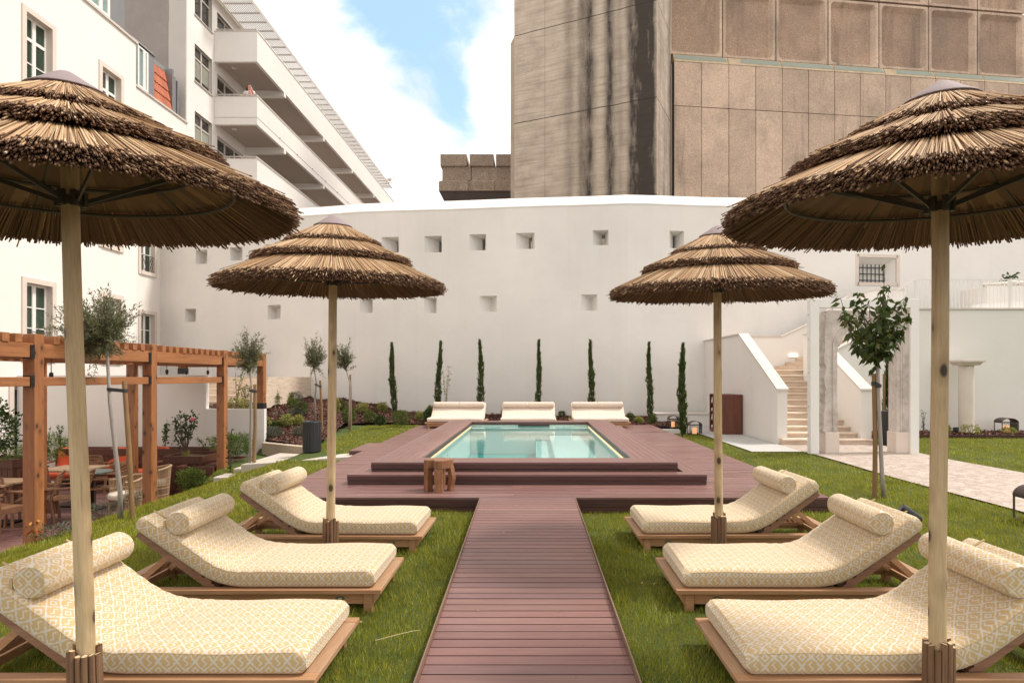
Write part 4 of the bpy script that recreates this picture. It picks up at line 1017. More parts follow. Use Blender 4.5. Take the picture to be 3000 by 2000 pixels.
def balcony(zt, zb, groove, rail):
    b = MB(); T = .14; zf = zb + .30
    b.box(XB - T, XB, YS, YN, zb, zt); b.box(XC + .003, XB - T - .001, YS, YS + T, zb, zt)
    b.box(XC + .003, XB - T - .001, YS + T + .001, YN, zf - .18, zf)
    bo = b.build('balcony', M_mod, apt)
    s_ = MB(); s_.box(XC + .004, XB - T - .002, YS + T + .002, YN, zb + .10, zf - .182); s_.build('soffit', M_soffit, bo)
    for y in BEAMS: s_ = MB(); s_.box(XC + .004, XB - .004, y - .12, y + .12, zb - .20, zb + .098); s_.build('beam', M_mod, bo)
    c_ = MB(); c_.box(XB - T - .02, XB + .02, YS - .02, YN, zt + .001, zt + .035); c_.box(XC + .01, XB - T - .022, YS - .02, YS + T + .02, zt + .001, zt + .035); c_.build('parapet_cap', M_cop, bo)
    if groove:
        q = MB(); q.box(XB + .001, XB + .012, YS - .012, YN, groove - .012, groove + .012); q.box(XC + .01, XB + .0005, YS - .012, YS - .001, groove - .012, groove + .012)
        for k in range(12): q.cyl((XB + .01, 30 + k * 2.2, groove), (XB + .07, 30 + k * 2.2, groove), .025, n=6)
        q.build('drip_groove', M_alu, bo)
    if rail:
        q = MB(); zr = zt + .13
        q.bar((XB - .06, YS + .05, zr), (XB - .06, YN, zr), .04, .04); q.bar((XC + .05, YS + .06, zr), (XB - .08, YS + .06, zr), .04, .04)
        y = YS + .06
        while y < YN: q.box(XB - .075, XB - .045, y - .015, y + .015, zt + .034, zr); y += 1.6
        for k in range(4): xk = XC + .1 + k * .55; q.box(xk - .015, xk + .015, YS + .05, YS + .07, zt + .034, zr)
        q.build('handrail', M_alu, bo)
    q = MB(); q.tube([(XC + .55 + .09 * math.cos(t_), 28.3 + .09 * math.sin(t_), zb + .07) for t_ in np.linspace(0, 2 * PI, 13)], .022, 6, caps=False); q.build('ceiling_light', M_winwhite, bo)
    return bo
balcony(17.16, 15.81, None, True); balcony(14.23, 12.99, 13.31, True); balcony(11.44, 10.05, 10.48, True); balcony(8.6, 7.2, 7.65, True)
tr = MB(); ZTR = 18.72; xo, xi = -12.82, -14.33
x = xi
while x < xo - .03:
    tr.box(x, x + .042, YG + 1.5, YN - .2, ZTR, ZTR + .016); x += .085
tr.box(xo - .03, xo, YG + 1.4, YN - .2, ZTR - .05, ZTR + .12)
tre = tr.build('roof_canopy', M_alu, apt)
tb = MB(); y = 27.4
while y < YN - .3:
    tb.box(xi, xo - .032, y, y + .04, ZTR + .018, ZTR + .08); y += .75
tb.build('canopy_beam', M_alu, tre)
ro = MB(); ro.box(XC + .0, XC + .16, YG + .05, YN - .1, 18.55, 18.70); ro.build('roof_edge', M_cop, apt)
an = thing('roof_antenna', 'thin white radio mast on the far end of the apartment roof', 'antenna', (-12.9, 54.5, 18.9))
a_ = MB(); a_.cyl((-13.1, 54.5, 18.9), (-13.1, 54.5, 21.4), .03, .015, 6); a_.cyl((-12.55, 54.9, 18.9), (-12.55, 54.9, 22.3), .03, .015, 6); a_.bar((-12.9, 54.9, 19.4), (-12.1, 54.9, 19.5), .03, .03); a_.bar((-13.1, 54.5, 18.95), (-12.55, 54.9, 18.95), .05, .05)
a_.build('mast', M_alu, an)
a_ = MB(); a_.lathe([(.03, 0), (.22, .06), (.25, .18), (.05, .2)], 12, (-12.75, 54.2, 18.93)); a_.build('dish', M_winwhite, an)

# ---- concrete tower ---------------------------------------------------------
tdir = Vector((2.197, -1, 0)).normalized()      # along the face, from left (far) to right (near)
T0 = Vector((-1.16, 36.5, 0)); TL = (Vector((6.6, 33.0, 0)) - T0).length
tow = thing('concrete_tower', 'huge board marked concrete tower streaked with black water stains', 'building', T0, math.atan2(tdir.y, tdir.x))
t_ = MB(); nx, nzz = 40, 1
t_.box(0, TL, 0, 7, 0, 32); t_.build('wall', M_tower, tow, world=False)
t_ = MB(); t_.box(-.0, 0, 0, 0, 0, 0)
pr = MB(); pr.prism([(-.62, .75, 0), (-.004, .75, 0), (-.004, .75, 22.75), (-.22, .75, 22.6), (-.62, .75, 21.95)], (0, 1.2, 0)); pr.build('pier', M_conc, tow, world=False)
pr = MB()
for k in range(9): pr.cyl((-.25, .748, 10 + k * 1.35), (-.25, .72, 10 + k * 1.35), .05, n=8)
pr.build('tie_hole', M_joint, tow, world=False)
# return face on the right
pan = thing('panel_building', 'brown exposed aggregate building with deep coffered panels over plain panels', 'building', (8.0, 35.9, 0))
q = MB()
q.hexa([(6.62, 33.03, 0), (7.72, 36.0, 0), (7.60, 36.4, 0), (6.1, 34.2, 0)], [(6.62, 33.03, 32), (7.72, 36.0, 32), (7.60, 36.4, 32), (6.1, 34.2, 32)])
q.build('concrete_return', M_conc, pan)
pd = Vector((7.9, 1, 0)).normalized(); pn = Vector((pd.y, -pd.x, 0)); P0_ = Vector((8.22, 36.0, 0))
def pp(u, z, out=0): return P0_ + pd * u + pn * out + Vector((0, 0, z))
q = MB(); q.hexa([pp(-.45, 0, -.3), pp(-.03, 0, -.25), pp(-.03, 0, -1), pp(-.45, 0, -1)], [pp(-.45, 20.1, -.3), pp(-.03, 20.1, -.25), pp(-.03, 20.1, -1), pp(-.45, 20.1, -1)]); q.build('corner_strip', M_conc, pan)
PW = 1.685; ZJ = 17.55; ZL = 20.15; PN_ = 14
pm = MB()
for k in range(PN_):
    u0, u1 = k * PW + .018, (k + 1) * PW - .018
    for z0, z1 in ((3, ZJ - .02), (ZJ + .02, ZL)):
        jit = random.uniform(-.006, .006)
        pm.hexa([pp(u0, z0, jit), pp(u1, z0, jit), pp(u1, z0, -.3), pp(u0, z0, -.3)], [pp(u0, z1, jit), pp(u1, z1, jit), pp(u1, z1, -.3), pp(u0, z1, -.3)])
pm.build('wall_panel', M_agg, pan)
jb = MB(); jb.hexa([pp(-.02, 3, -.05), pp(PW * PN_, 3, -.05), pp(PW * PN_, 3, -.4), pp(-.02, 3, -.4)], [pp(-.02, ZL, -.05), pp(PW * PN_, ZL, -.05), pp(PW * PN_, ZL, -.4), pp(-.02, ZL, -.4)]); jb.hexa([pp(-.3, ZL + .1, -.95), pp(PW * PN_, ZL + .1, -.95), pp(PW * PN_, ZL + .1, -1.2), pp(-.3, ZL + .1, -1.2)], [pp(-.3, 31, -.95), pp(PW * PN_, 31, -.95), pp(PW * PN_, 31, -1.2), pp(-.3, 31, -1.2)]); jb.build('joint', M_joint, pan)
# sloping sill band with glass strips
sl = MB(); sg = MB(); lc = MB()
for k in range(PN_ // 2):
    u0, u1 = 2 * k * PW + .02, 2 * (k + 1) * PW - .02
    sl.hexa([pp(u0, ZL + .01, .02), pp(u1, ZL + .01, .02), pp(u1, ZL + .01, -.5), pp(u0, ZL + .01, -.5)], [pp(u0, ZL + .52, -.22), pp(u1, ZL + .52, -.22), pp(u1, ZL + .52, -.5), pp(u0, ZL + .52, -.5)])
    s0, s1 = (u0 + .03, u1 - .03) if k % 3 != 1 else (u0 + .75, u1 - .03)
    def slp(u, t): return pp(u, ZL + .01 + .51 * t, .02 - .24 * t + .012)
    sg.face([slp(s0, .32), slp(s1, .32), slp(s1 - .12, .92), slp(s0 + .05, .92)])
sl.build('sill_band', M_lichen, pan); sg.build('glass_strip', M_greenglass, pan)
# coffers
cf = MB(); cb = MB(); CZ0, CZ1 = ZL + .56, ZL + 4.55
for row in range(2):
    z0, z1 = (CZ0, CZ1) if row == 0 else (CZ1 + .12, CZ1 + 4.2)
    for k in range(PN_ // 2):
        u0, u1 = 2 * k * PW + .035 - .28, 2 * (k + 1) * PW - .035 - .28; fo = -.24; dep = .26
        bz = .30; 
        def rr(u0, u1, z0, z1, r, n=4):
            pts = []
            for cu, cz, a0 in ((u1 - r, z0 + r, -PI / 2), (u1 - r, z1 - r, 0), (u0 + r, z1 - r, PI / 2), (u0 + r, z0 + r, PI)):
                for i in range(n + 1): t = a0 + PI / 2 * i / n; pts.append((cu + r * math.cos(t), cz + r * math.sin(t)))
            return pts
        outer = rr(u0, u1, z0, z1, .02); inn = rr(u0 + .16, u1 - .16, z0 + .14, z1 - .14, .24); bk = rr(u0 + .27, u1 - .36, z0 + .22, z1 - .34, .06)
        n = len(outer)
        o3 = [pp(u, z, fo) for u, z in outer]; i3 = [pp(u, z, fo) for u, z in inn]; b3 = [pp(u, z, fo - dep) for u, z in bk]; e3 = [pp(u, z, fo - .6) for u, z in outer]
        for i in range(n):
            j = (i + 1) % n
            cf.face([o3[i], o3[j], i3[j], i3[i]]); cf.face([i3[i], i3[j], b3[j], b3[i]]); cf.face([e3[i], e3[j], o3[j], o3[i]])
        cb.face(b3)
cf.build('coffer_frame', M_agg, pan); cb.build('coffer_panel', M_agg_pink, pan)

# ---- low castellated block in the gap ----------------------------------------
cas = thing('castellated_building', 'dark aggregate block with notched parapet seen between the two buildings', 'building', (-5.5, 45, 5))
c_ = MB(); YQ = 45.0
xs = [(1290, 1367), (1376, 1446), (1453, 1530)]
for a, b in xs:
    xa, xb = PX(a, YQ), PX(b, YQ)
    c_.box(xa, xb, YQ, YQ + 3, PZ(486, YQ), PZ(452, YQ))
    c_.box(xa + .12, xb + .30, YQ + .16, YQ + 3, PZ(527, YQ), PZ(486, YQ) - .003)
    c_.hexa([(xa - .1, YQ - .1, PZ(533, YQ)), (xb + .10, YQ - .1, PZ(533, YQ)), (xb + .1, YQ + 3, PZ(533, YQ)), (xa - .1, YQ + 3, PZ(533, YQ))], [(xa + .1, YQ + .15, PZ(527, YQ) - .003), (xb + .1, YQ + .15, PZ(527, YQ) - .003), (xb + .1, YQ + 3, PZ(527, YQ) - .003), (xa + .1, YQ + 3, PZ(527, YQ) - .003)])
    c_.box(xa - .1, xb + .10, YQ - .1, YQ + 3, PZ(560, YQ), PZ(533, YQ) - .003)
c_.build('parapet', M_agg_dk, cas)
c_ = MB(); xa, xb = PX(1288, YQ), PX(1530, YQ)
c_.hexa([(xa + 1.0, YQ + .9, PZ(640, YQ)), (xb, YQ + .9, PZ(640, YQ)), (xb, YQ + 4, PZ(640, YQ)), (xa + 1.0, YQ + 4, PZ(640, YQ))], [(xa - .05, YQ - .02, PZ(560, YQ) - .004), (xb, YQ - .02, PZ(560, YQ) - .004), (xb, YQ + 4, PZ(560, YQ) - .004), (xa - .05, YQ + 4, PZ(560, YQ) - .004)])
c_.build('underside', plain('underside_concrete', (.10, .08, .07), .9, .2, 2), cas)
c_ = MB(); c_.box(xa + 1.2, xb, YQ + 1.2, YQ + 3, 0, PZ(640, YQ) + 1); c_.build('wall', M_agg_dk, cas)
c_ = MB()
for k in range(5): xk = PX(1437, YQ) + k * .35; c_.box(xk, xk + .2, YQ - .06 + .3, YQ + .6, PZ(600, YQ), PZ(563, YQ))
c_.build('vertical_fin', M_joint, cas)
# ---------------------------------------------------------------- stairs, terrace, portal
st = thing('staircase', 'broad limestone garden stairs between two sloping white parapets', 'staircase', (6.85, 14.3, .08))
NY = [1286, 1266.6, 1248.4, 1227.8, 1207.7, 1188.3, 1169.6, 1151, 1132.8, 1115, 1098, 1082.4]
zs = [.085]; ys = []
for i, py in enumerate(NY):
    Y = 14.3 + .33 * i; ys.append(Y); zs.append(PZ(py, Y))
for i in range(12):
    s_ = MB(); x0, x1 = (5.98, 7.72) if i else (5.80, 7.90)
    y0, z0, z1 = ys[i], zs[i], zs[i + 1]; yb = ys[i] + .36 if i < 11 else 20.6
    n = 5; pr = [(y0 + .035, z0 - .02)] + [(y0 + .035, z1 - .055), (y0 + .012, z1 - .05), (y0, z1 - .035), (y0 + .002, z1 - .015), (y0 + .015, z1)] + [(yb, z1), (yb, z0 - .02)]
    xr = x1 if i < 11 else 8.6
    vs = [(x0, a, b) for a, b in pr] + [(xr, a, b) for a, b in pr]; m = len(pr)
    s_.addmesh(vs, [tuple(range(m))[::-1], tuple(range(m, 2 * m))] + [(k, (k + 1) % m, m + (k + 1) % m, m + k) for k in range(m)][::1])
    s_.build('step', M_step, st)
# upper flight turning right
for i in range(9):
    s_ = MB(); xx = 7.95 + i * .36; z = zs[-1] + (i + 1) * .14
    s_.box(xx, xx + .40 if i < 8 else 12.5, 18.35, 20.3, z - .15, z); s_.build('upper_step', M_step, st)
def parapet(xa, xb, mat_side, nm, y_end):
    s_ = MB(); y0 = 14.5; prof = [(y0, 0.0), (y0, 1.35), (17.2, 2.83), (y_end, 2.85), (y_end, 0.0)]
    s_.prism([(xa, a, b) for a, b in prof], (xb - xa, 0, 0)); pa = s_.build(nm, M_white, st)
    c_ = MB(); o_ = .025
    pr = [(y0 - .03, 1.353 - .016), (17.2, 2.833), (y_end, 2.853)]
    for (a, b), (c, d_) in zip(pr[:-1], pr[1:]):
        c_.hexa([(xa - o_, a, b), (xb + o_, a, b), (xb + o_, c - .001, d_), (xa - o_, c - .001, d_)], [(xa - o_, a, b + .045), (xb + o_, a, b + .045), (xb + o_, c - .001, d_ + .045), (xa - o_, c - .001, d_ + .045)])
    c_.build('coping', M_cop, pa)
parapet(5.75, 5.98, M_white, 'parapet', 20.75); parapet(7.72, 7.97, M_white, 'parapet', 17.6)
# parapet of the upper flight (far side) with rising coping
YU = 20.32; pts = [(2203, 988), (2291, 988), (2367, 953), (2487, 870), (2562, 851), (2650, 851)]
s_ = MB(); top = [(PX(a, YU), PZ(b, YU)) for a, b in pts]
s_.prism([(top[0][0], YU, .5)] + [(x, YU, z) for x, z in top] + [(top[-1][0], YU, .5)], (0, .16, 0)); up_ = s_.build('parapet', M_white, st)
c_ = MB()
for (a, b), (c, d_) in zip(top[:-1], top[1:]):
    c_.hexa([(a, YU - .03, b + .002), (c, YU - .03, d_ + .002), (c, YU + .2, d_ + .002), (a, YU + .2, b + .002)], [(a, YU - .03, b + .05), (c, YU - .03, d_ + .05), (c, YU + .2, d_ + .05), (a, YU + .2, b + .05)])
c_.build('coping', M_cop, up_)
wl_ = thing('wall_light', 'small lit horizontal wall light beside the stair landing', 'wall light', (PX(2325, 20.3), 20.28, PZ(1040, 20.3)))
s_ = MB(); s_.box(PX(2313, 20.28), PX(2337, 20.28), 20.27, 20.315, PZ(1044.5, 20.28), PZ(1036, 20.28)); s_.build('diffuser', M_lamp, wl_)
s_ = MB(); s_.box(PX(2312, 20.28), PX(2338, 20.28), 20.29, 20.318, PZ(1046, 20.28), PZ(1045, 20.28)); s_.build('housing', M_alu, wl_)
so = thing('wall_socket', 'small square outdoor socket cover on the white stair wall', 'socket', (5.74, 16.2, PZ(1104, 16.2)))
s_ = MB(); yq = 16.2; s_.box(5.735, 5.749, yq - .06, yq + .06, PZ(1110, yq), PZ(1099, yq)); s_.build('cover', M_winwhite, so); s_ = MB(); s_.box(5.730, 5.7345, yq - .02, yq + .02, PZ(1107, yq), PZ(1102, yq)); s_.build('flap', M_alu, so)

# terrace (gray shaded) wall with sloping shoulder
YT = 17.1
ter = thing('terrace_wall', 'smooth white terrace retaining wall with thin coping behind the stone column', 'wall', (12, YT, .1))
s_ = MB(); tp = [(PX(2440, YT), PZ(1032, YT)), (PX(2496, YT), PZ(1003, YT)), (PX(2690, YT), PZ(907, YT)), (24, PZ(907, YT))]
s_.prism([(7.99, YT, -.2)] + [(max(x, 7.99), YT, z) for x, z in tp] + [(24, YT, -.2)], (0, .25, 0)); s_.box(9.9, 24, YT + .255, 19.5, tp[-1][1] - .2, tp[-1][1] - .02); s_.build('wall', M_white, ter)
c_ = MB()
for (a, b), (c, d_) in zip(tp[:-1], tp[1:]):
    if c <= 7.99: continue
    if a < 7.97: b += (d_ - b) * (7.97 - a) / (c - a); a = 7.97
    c_.hexa([(a, YT - .04, b + .003), (c, YT - .04, d_ + .003), (c, YT + .28, d_ + .003), (a, YT + .28, b + .003)], [(a, YT - .04, b + .045), (c, YT - .04, d_ + .045), (c, YT + .28, d_ + .045), (a, YT + .28, b + .045)])
c_.build('coping', M_cop, ter)
ral = thing('terrace_railing', 'thin white metal balustrade along the terrace edge above the column', 'railing', (11, YT, 3.5))
s_ = MB(); y = YT + .12; rp = [(PX(2616, YT), PZ(862, YT)), (PX(2690, YT), PZ(817, YT)), (24, PZ(817, YT))]
ro_ = MB()
for (a, b), (c, d_) in zip(rp[:-1], rp[1:]): ro_.bar((a, y, b), (c, y, d_), .03, .03)
ro_.build('handrail', M_steel_white, ral)
x = PX(2616, YT) + .05
while x < 23.9:
    zt = np.interp(x, [rp[0][0], rp[1][0], 24], [rp[0][1], rp[1][1], rp[1][1]]); zb = np.interp(x, [tp[0][0], tp[2][0], 24], [tp[0][1], tp[2][1], tp[2][1]])
    s_.box(x - .006, x + .006, y - .006, y + .006, zb + .04, zt); x += .105
s_.build('baluster', M_steel_white, ral)
s_ = MB()
for px in (2690, 2883, 2969): xk = PX(px, YT); s_.box(xk - .022, xk + .022, y - .022, y + .022, tp[2][1] + .04, rp[1][1])
s_.build('post', M_steel_white, ral)
pla = thing('stone_planter', 'low white planter with a rough stone rim behind the terrace railing', 'planter', (PX(2950, 19), 19, 3.5))
s_ = MB(); Yp = 19.0; s_.box(PX(2892, Yp), 24, Yp, Yp + 1.2, 3.0, PZ(836, Yp)); s_.hexa([(PX(2860, 18.3), 18.3, 3.3), (24, 18.3, 3.3), (24, 18.5, 3.3), (PX(2860, 18.3), 18.5, 3.3)], [(PX(2862, 18.3), 18.3, PZ(891, 18.3)), (24, 18.3, PZ(820, 18.3)), (24, 18.5, PZ(820, 18.3)), (PX(2862, 18.3), 18.5, PZ(891, 18.3))]); s_.build('wall', M_white, pla)
s_ = MB()
for k in range(16):
    xk = PX(2888, Yp) + k * .26; hgt = .07 + .12 * math.exp(-((k - 3.2) / 1.8) ** 2) + random.uniform(0, .03); s_.ball((xk + .1, Yp + .12, PZ(836, Yp) + hgt * .35), .2, n=8, m=5, sq=(.95, 1.0, hgt * 2.6))
s_.build('rough_stone_rim', M_cop, pla)

# white steel frame and old stone portal
pf = thing('portal_frame', 'tall white steel frame standing at the end of the cobbled path', 'frame', (6.85, 12.7, .1))
s_ = MB(); fx0, fx1, fy, fd, zt = 5.70, 7.935, 12.65, .16, 3.265; w_ = .178
s_.box(fx0, fx0 + w_, fy, fy + fd, .07, zt); s_.box(fx1 - w_, fx1, fy, fy + fd, .07, zt); s_.box(fx0 + w_, fx1 - w_, fy, fy + fd, zt - w_, zt)
s_.build('frame', M_steel_white, pf, bevel=.006)
s_ = MB()
for z in (.45, 1.05, 1.75, 2.45, 2.95):
    s_.cyl((fx0 - .012, fy + .10, z), (fx0, fy + .10, z), .014, n=8); s_.cyl((fx0 + w_, fy + .12, z), (fx0 + w_ + .22, fy + .12, z), .008, n=6); s_.cyl((fx1 - w_ - .22, fy + .12, z), (fx1 - w_, fy + .12, z), .008, n=6)
s_.cyl((6.2, fy + .1, 3.0), (6.2, fy + .1, zt - w_), .006, n=6); s_.build('fixing_rod', M_alu, pf)
sp = thing('stone_portal', 'weathered carved stone doorway hung inside the white steel frame', 'portal', (6.9, 12.9, .1))
YS_ = 12.72
def jag(z, s): return .020 * math.sin(z * 5.3 + s) + .010 * math.sin(z * 17 + s * 2) + .006 * math.sin(z * 41) + .045 * math.exp(-((z - 1.85) / .14) ** 2)
s_ = MB(); zz_ = np.linspace(.52, 2.30, 60)
xo = 6.02
left_poly = [(xo + jag(z, 1), YS_, z) for z in zz_]
def arch(cx, sgn):     # inner profile from jamb top to centre, with a stepped shoulder
    P = []
    for z, x in ((2.30, .565), (2.36, .555), (2.44, .525), (2.52, .475), (2.60, .40), (2.66, .33), (2.66, .27), (2.71, .27), (2.74, .23), (2.775, .12), (2.79, 0)): P.append((cx + sgn * x, z))
    return P
cxp = 6.90; lin = arch(cxp, -1)
poly = left_poly[::-1] + [(6.285, YS_, .52)] + [(6.285, YS_, 2.25)] + [(6.30 + 0 * i, YS_, 2.28) for i in range(1)] + [(x, YS_, z) for x, z in lin] + [(cxp, YS_, 3.02), (6.4, YS_, 3.035), (6.06, YS_, 3.03), (6.03, YS_, 2.7)]
s_.prism(poly[::-1], (0, .30, 0)); 
rin = arch(cxp, 1)[::-1]
poly = [(x, YS_, z) for x, z in rin] + [(7.515, YS_, 2.27), (7.515, YS_, .52), (7.76, YS_, .52)] + [(7.765 + .012 * math.sin(z * 11), YS_, z) for z in np.linspace(.6, 2.9, 20)] + [(7.74, YS_, 3.03), (7.3, YS_, 3.035), (cxp + .001, YS_, 3.02)]
s_.prism(poly[::-1], (0, .30, 0)); spo = s_.build('jamb_and_arch', M_old, sp)
for a, b in ((6.03, 6.32), (7.49, 7.79)): s_ = MB(); s_.box(a, b, YS_ - .02, YS_ + .32, .08, .52); s_.build('plinth_block', M_stone, sp, bevel=.012)
s_ = MB()   # raised mouldings following the inner edge
def mould(side):
    sg = -1 if side < 0 else 1; P = [(cxp + sg * .70, z) for z in (.54, 1.2, 1.9, 2.28)] + [(cxp + sg * (.70 - .02 * k), 2.34 + .07 * k) for k in range(2)]
    P += [(cxp + sg * x, z) for z, x in ((2.46, .655), (2.56, .60), (2.66, .52), (2.73, .43), (2.77, .36), (2.77, .31), (2.83, .30), (2.875, .2), (2.895, 0))]
    s_.tube([(x, YS_ - .004, z) for x, z in P], .020, 6); s_.tube([(x + sg * .035, YS_ + .002, z + .028) for x, z in P], .014, 6)
mould(-1); mould(1); s_.build('moulding', M_old, sp)

colm = thing('stone_column', 'short pale stone column with a broad square capital against the terrace wall', 'column', (PX(2850, 16.3), 16.55, .14))
s_ = MB(); cx_, cy_ = PX(2850, 16.3), 16.55
s_.lathe([(.215, .0), (.215, .03), (.20, .05), (.18, .09), (.180, .2), (.186, .9), (.184, 1.4), (.172, 1.76), (.18, 1.79), (.19, 1.80), (.175, 1.82)], 24, (cx_, cy_, .15)); s_.build('shaft', M_stone, colm, smooth='auto')
s_ = MB(); s_.hexa([(cx_ - .22, cy_ - .22, 1.972), (cx_ + .22, cy_ - .22, 1.972), (cx_ + .22, cy_ + .22, 1.972), (cx_ - .22, cy_ + .22, 1.972)], [(cx_ - .275, cy_ - .275, 2.05), (cx_ + .275, cy_ - .275, 2.05), (cx_ + .275, cy_ + .275, 2.05), (cx_ - .275, cy_ + .275, 2.05)])
s_.hexa([(cx_ - .31, cy_ - .31, 2.052), (cx_ + .31, cy_ - .31, 2.052), (cx_ + .31, cy_ + .31, 2.052), (cx_ - .31, cy_ + .31, 2.052)], [(cx_ - .315, cy_ - .315, 2.115), (cx_ + .315, cy_ - .315, 2.12), (cx_ + .315, cy_ + .315, 2.12), (cx_ - .315, cy_ + .315, 2.115)])
s_.build('capital', M_stone, colm, bevel=.008); s_ = MB(); s_.box(cx_ - .26, cx_ + .26, cy_ - .26, cy_ + .26, .1, .152); s_.build('base', M_stone, colm, bevel=.008)

# plinth bench along the bastion, curb
bn = thing('white_plinth', 'low white rendered plinth with stone coping along the foot of the bastion wall', 'plinth', (4.6, 19.8, .1))
s_ = MB(); s_.box(3.92, 5.74, 19.62, 20.42, -.1, .46); s_.build('wall', M_white, bn); s_ = MB(); s_.box(3.89, 5.745, 19.59, 20.42, .462, .50); s_.build('coping', M_cop, bn)
cb_ = thing('bed_edging', 'short white kerb edging the planting bed beside the last cypress', 'kerb', (4.0, 17.3, .06)); s_ = MB(); s_.box(3.66, 4.55, 17.72, 17.82, -.05, .15); s_.build('kerb', M_white, cb_)
cu = thing('garden_kerb', 'rough beige concrete kerb holding the mulch slope beside the white wall', 'kerb', (-5.9, 14.3, -.1))
s_ = MB(); s_.hexa([(-6.50, 14.68, -.6), (-5.0, 13.62, -.6), (-4.95, 13.74, -.6), (-6.5, 14.84, -.6)], [(-6.50, 14.68, .09), (-5.0, 13.62, .10), (-4.95, 13.74, .11), (-6.5, 14.84, .10)]); s_.build('kerb', plain('stained_concrete', (.47, .38, .29), .9, .22, 2.5, .4, 14), cu)
# steps of white stone between lawn and patio
for k, (a, b, c, d_) in enumerate(((-6.12, -5.82, 12.5, 12.95), (-6.22, -5.92, 11.9, 12.38))):
    sb = thing('kerb_stone', ('long white kerb stone at the end of the slab path', 'short white kerb stone sunk in the lawn edge nearer the pergola post')[k], 'kerb stone', (a, c, -.4))
    s_ = MB(); z = float(lawn_z((a + b) / 2, c)) + .07; s_.box(a, b, c, d_, z - .4, z); s_.build('block', M_pave, sb, bevel=.02)
# white retaining wall behind the patio
rw = thing('retaining_wall', 'white rendered retaining wall behind the sunken dining patio', 'wall', (-9, 14.85, -.9))
s_ = MB(); s_.box(-12.49, -7.93, 14.85, 15.0, -1.2, 1.70); s_.box(-7.928, -6.52, 14.851, 14.985, -1.2, .89); s_.build('wall', M_white, rw)
s_ = MB(); s_.box(-12.48, -7.92, 15.02, 15.6, .5, .9); s_.build('backfill', M_soil, rw)
ss_ = thing('garden_steps', 'flight of pale stone steps climbing behind the retaining wall', 'steps', (-8.3, 17, .8))
for k in range(5):
    s_ = MB(); s_.box(-9.6, -7.4 - .15 * k, 16.9 + k * .4, 17.3 + k * .4 if k < 4 else 22.6, .8, .98 + k * .17); s_.build('step', M_step, ss_)

# ---------------------------------------------------------------- pergola
PXR = -6.54; PT = .16; PYS = [8.05, 10.51, 12.97, 14.86]; PXB = -8.45
per = thing('pergola', 'reddish brown timber pergola with closely spaced roof slats over the patio', 'pergola', (-7.5, 11, -.9))
for y in [5.6] + PYS:
    for xr in (PXR, PXB):
        z0 = -.9
        if y > 14: z0 = .96 if xr == PXR else 1.80
        s_ = MB(); s_.box(xr - PT, xr, y, y + PT, z0, 2.225 if xr == PXR else 2.20); po = s_.build('post', M_pergZ, per, bevel=.006)
        if y > 14:
            s_ = MB(); s_.box(xr - PT - .006, xr + .006, y - .006, y + PT + .006, z0 - .07, z0 + .07); s_.build('post_base', M_black, po)
for xr in (PXR, PXB):
    yy = [5.6] + PYS
    for a, b in zip(yy[:-1], yy[1:]):
        s_ = MB(); s_.box(xr - PT + .03, xr - .01, a + PT + .006, b - .006, 1.915, 2.10); s_.build('beam', M_pergY, per, bevel=.005)
        if xr == PXR and b < 14:
            s_ = MB(); s_.box(xr - PT + .03, xr - .01, a + PT + .006, b - .006, 1.54, 1.66); s_.build('rail', M_pergY, per, bevel=.005)
for y in [5.6] + PYS:
    s_ = MB(); s_.box(PXB + .006, PXR - PT - .006, y + .03, y + .13, 1.90, 2.06); s_.build('cross_beam', M_pergX, per, bevel=.005)
s_ = MB()
for y in PYS[:3]:
    for z0, z1 in ((1.90, 2.08), (1.53, 1.68)):
        s_.box(PXR - .105, PXR + .004, y - .062, y - .001, z0, z1); s_.cyl((PXR + .003, y - .03, z0 + .04), (PXR + .011, y - .03, z0 + .04), .009, n=6); s_.cyl((PXR + .003, y - .03, z1 - .04), (PXR + .011, y - .03, z1 - .04), .009, n=6)
s_.build('bracket', M_black, per)
y = 5.5
while y < 15.0:
    if all(abs(y + .05 - (py + PT / 2)) > .12 for py in PYS):
        s_ = MB(); j = random.uniform(-.01, .012); s_.box(PXB - .35, PXR - .005 + j, y, y + .105, 2.102, 2.215); s_.build('slat', M_pergX, per, bevel=.004)
    y += .2055
BL = []
for k, (px, Y, zt, zb) in enumerate(((150, 9.55, 1.90, 1.66), (489, 12.56, 1.90, 1.74), (546, 13.26, 1.90, 1.74), (609, 14.1, 1.9, 1.74))):
    x = PX(px, Y); pb = thing('pendant_bulb', ('black pendant lamp holder hanging under the pergola near the front post', 'black pendant lamp holder left of the middle pergola bay', 'black pendant lamp holder in the centre of the far pergola bay', 'black pendant lamp holder beside the far right pergola post')[k], 'pendant lamp', (x, Y, zt), group='pendant lamps under the pergola')
    s_ = MB(); s_.cyl((x, Y, zb + .06), (x, Y, 2.1), .006, n=6); s_.build('cable', M_black, pb)
    s_ = MB(); s_.lathe([(.012, .075), (.028, .06), (.03, .01), (.026, 0)], 10, (x, Y, zb)); s_.build('lamp_holder', M_black, pb); s_ = MB(); s_.ball((x, Y, zb - .012), .022, n=8, m=6); s_.build('bulb', M_glass_dk, pb)

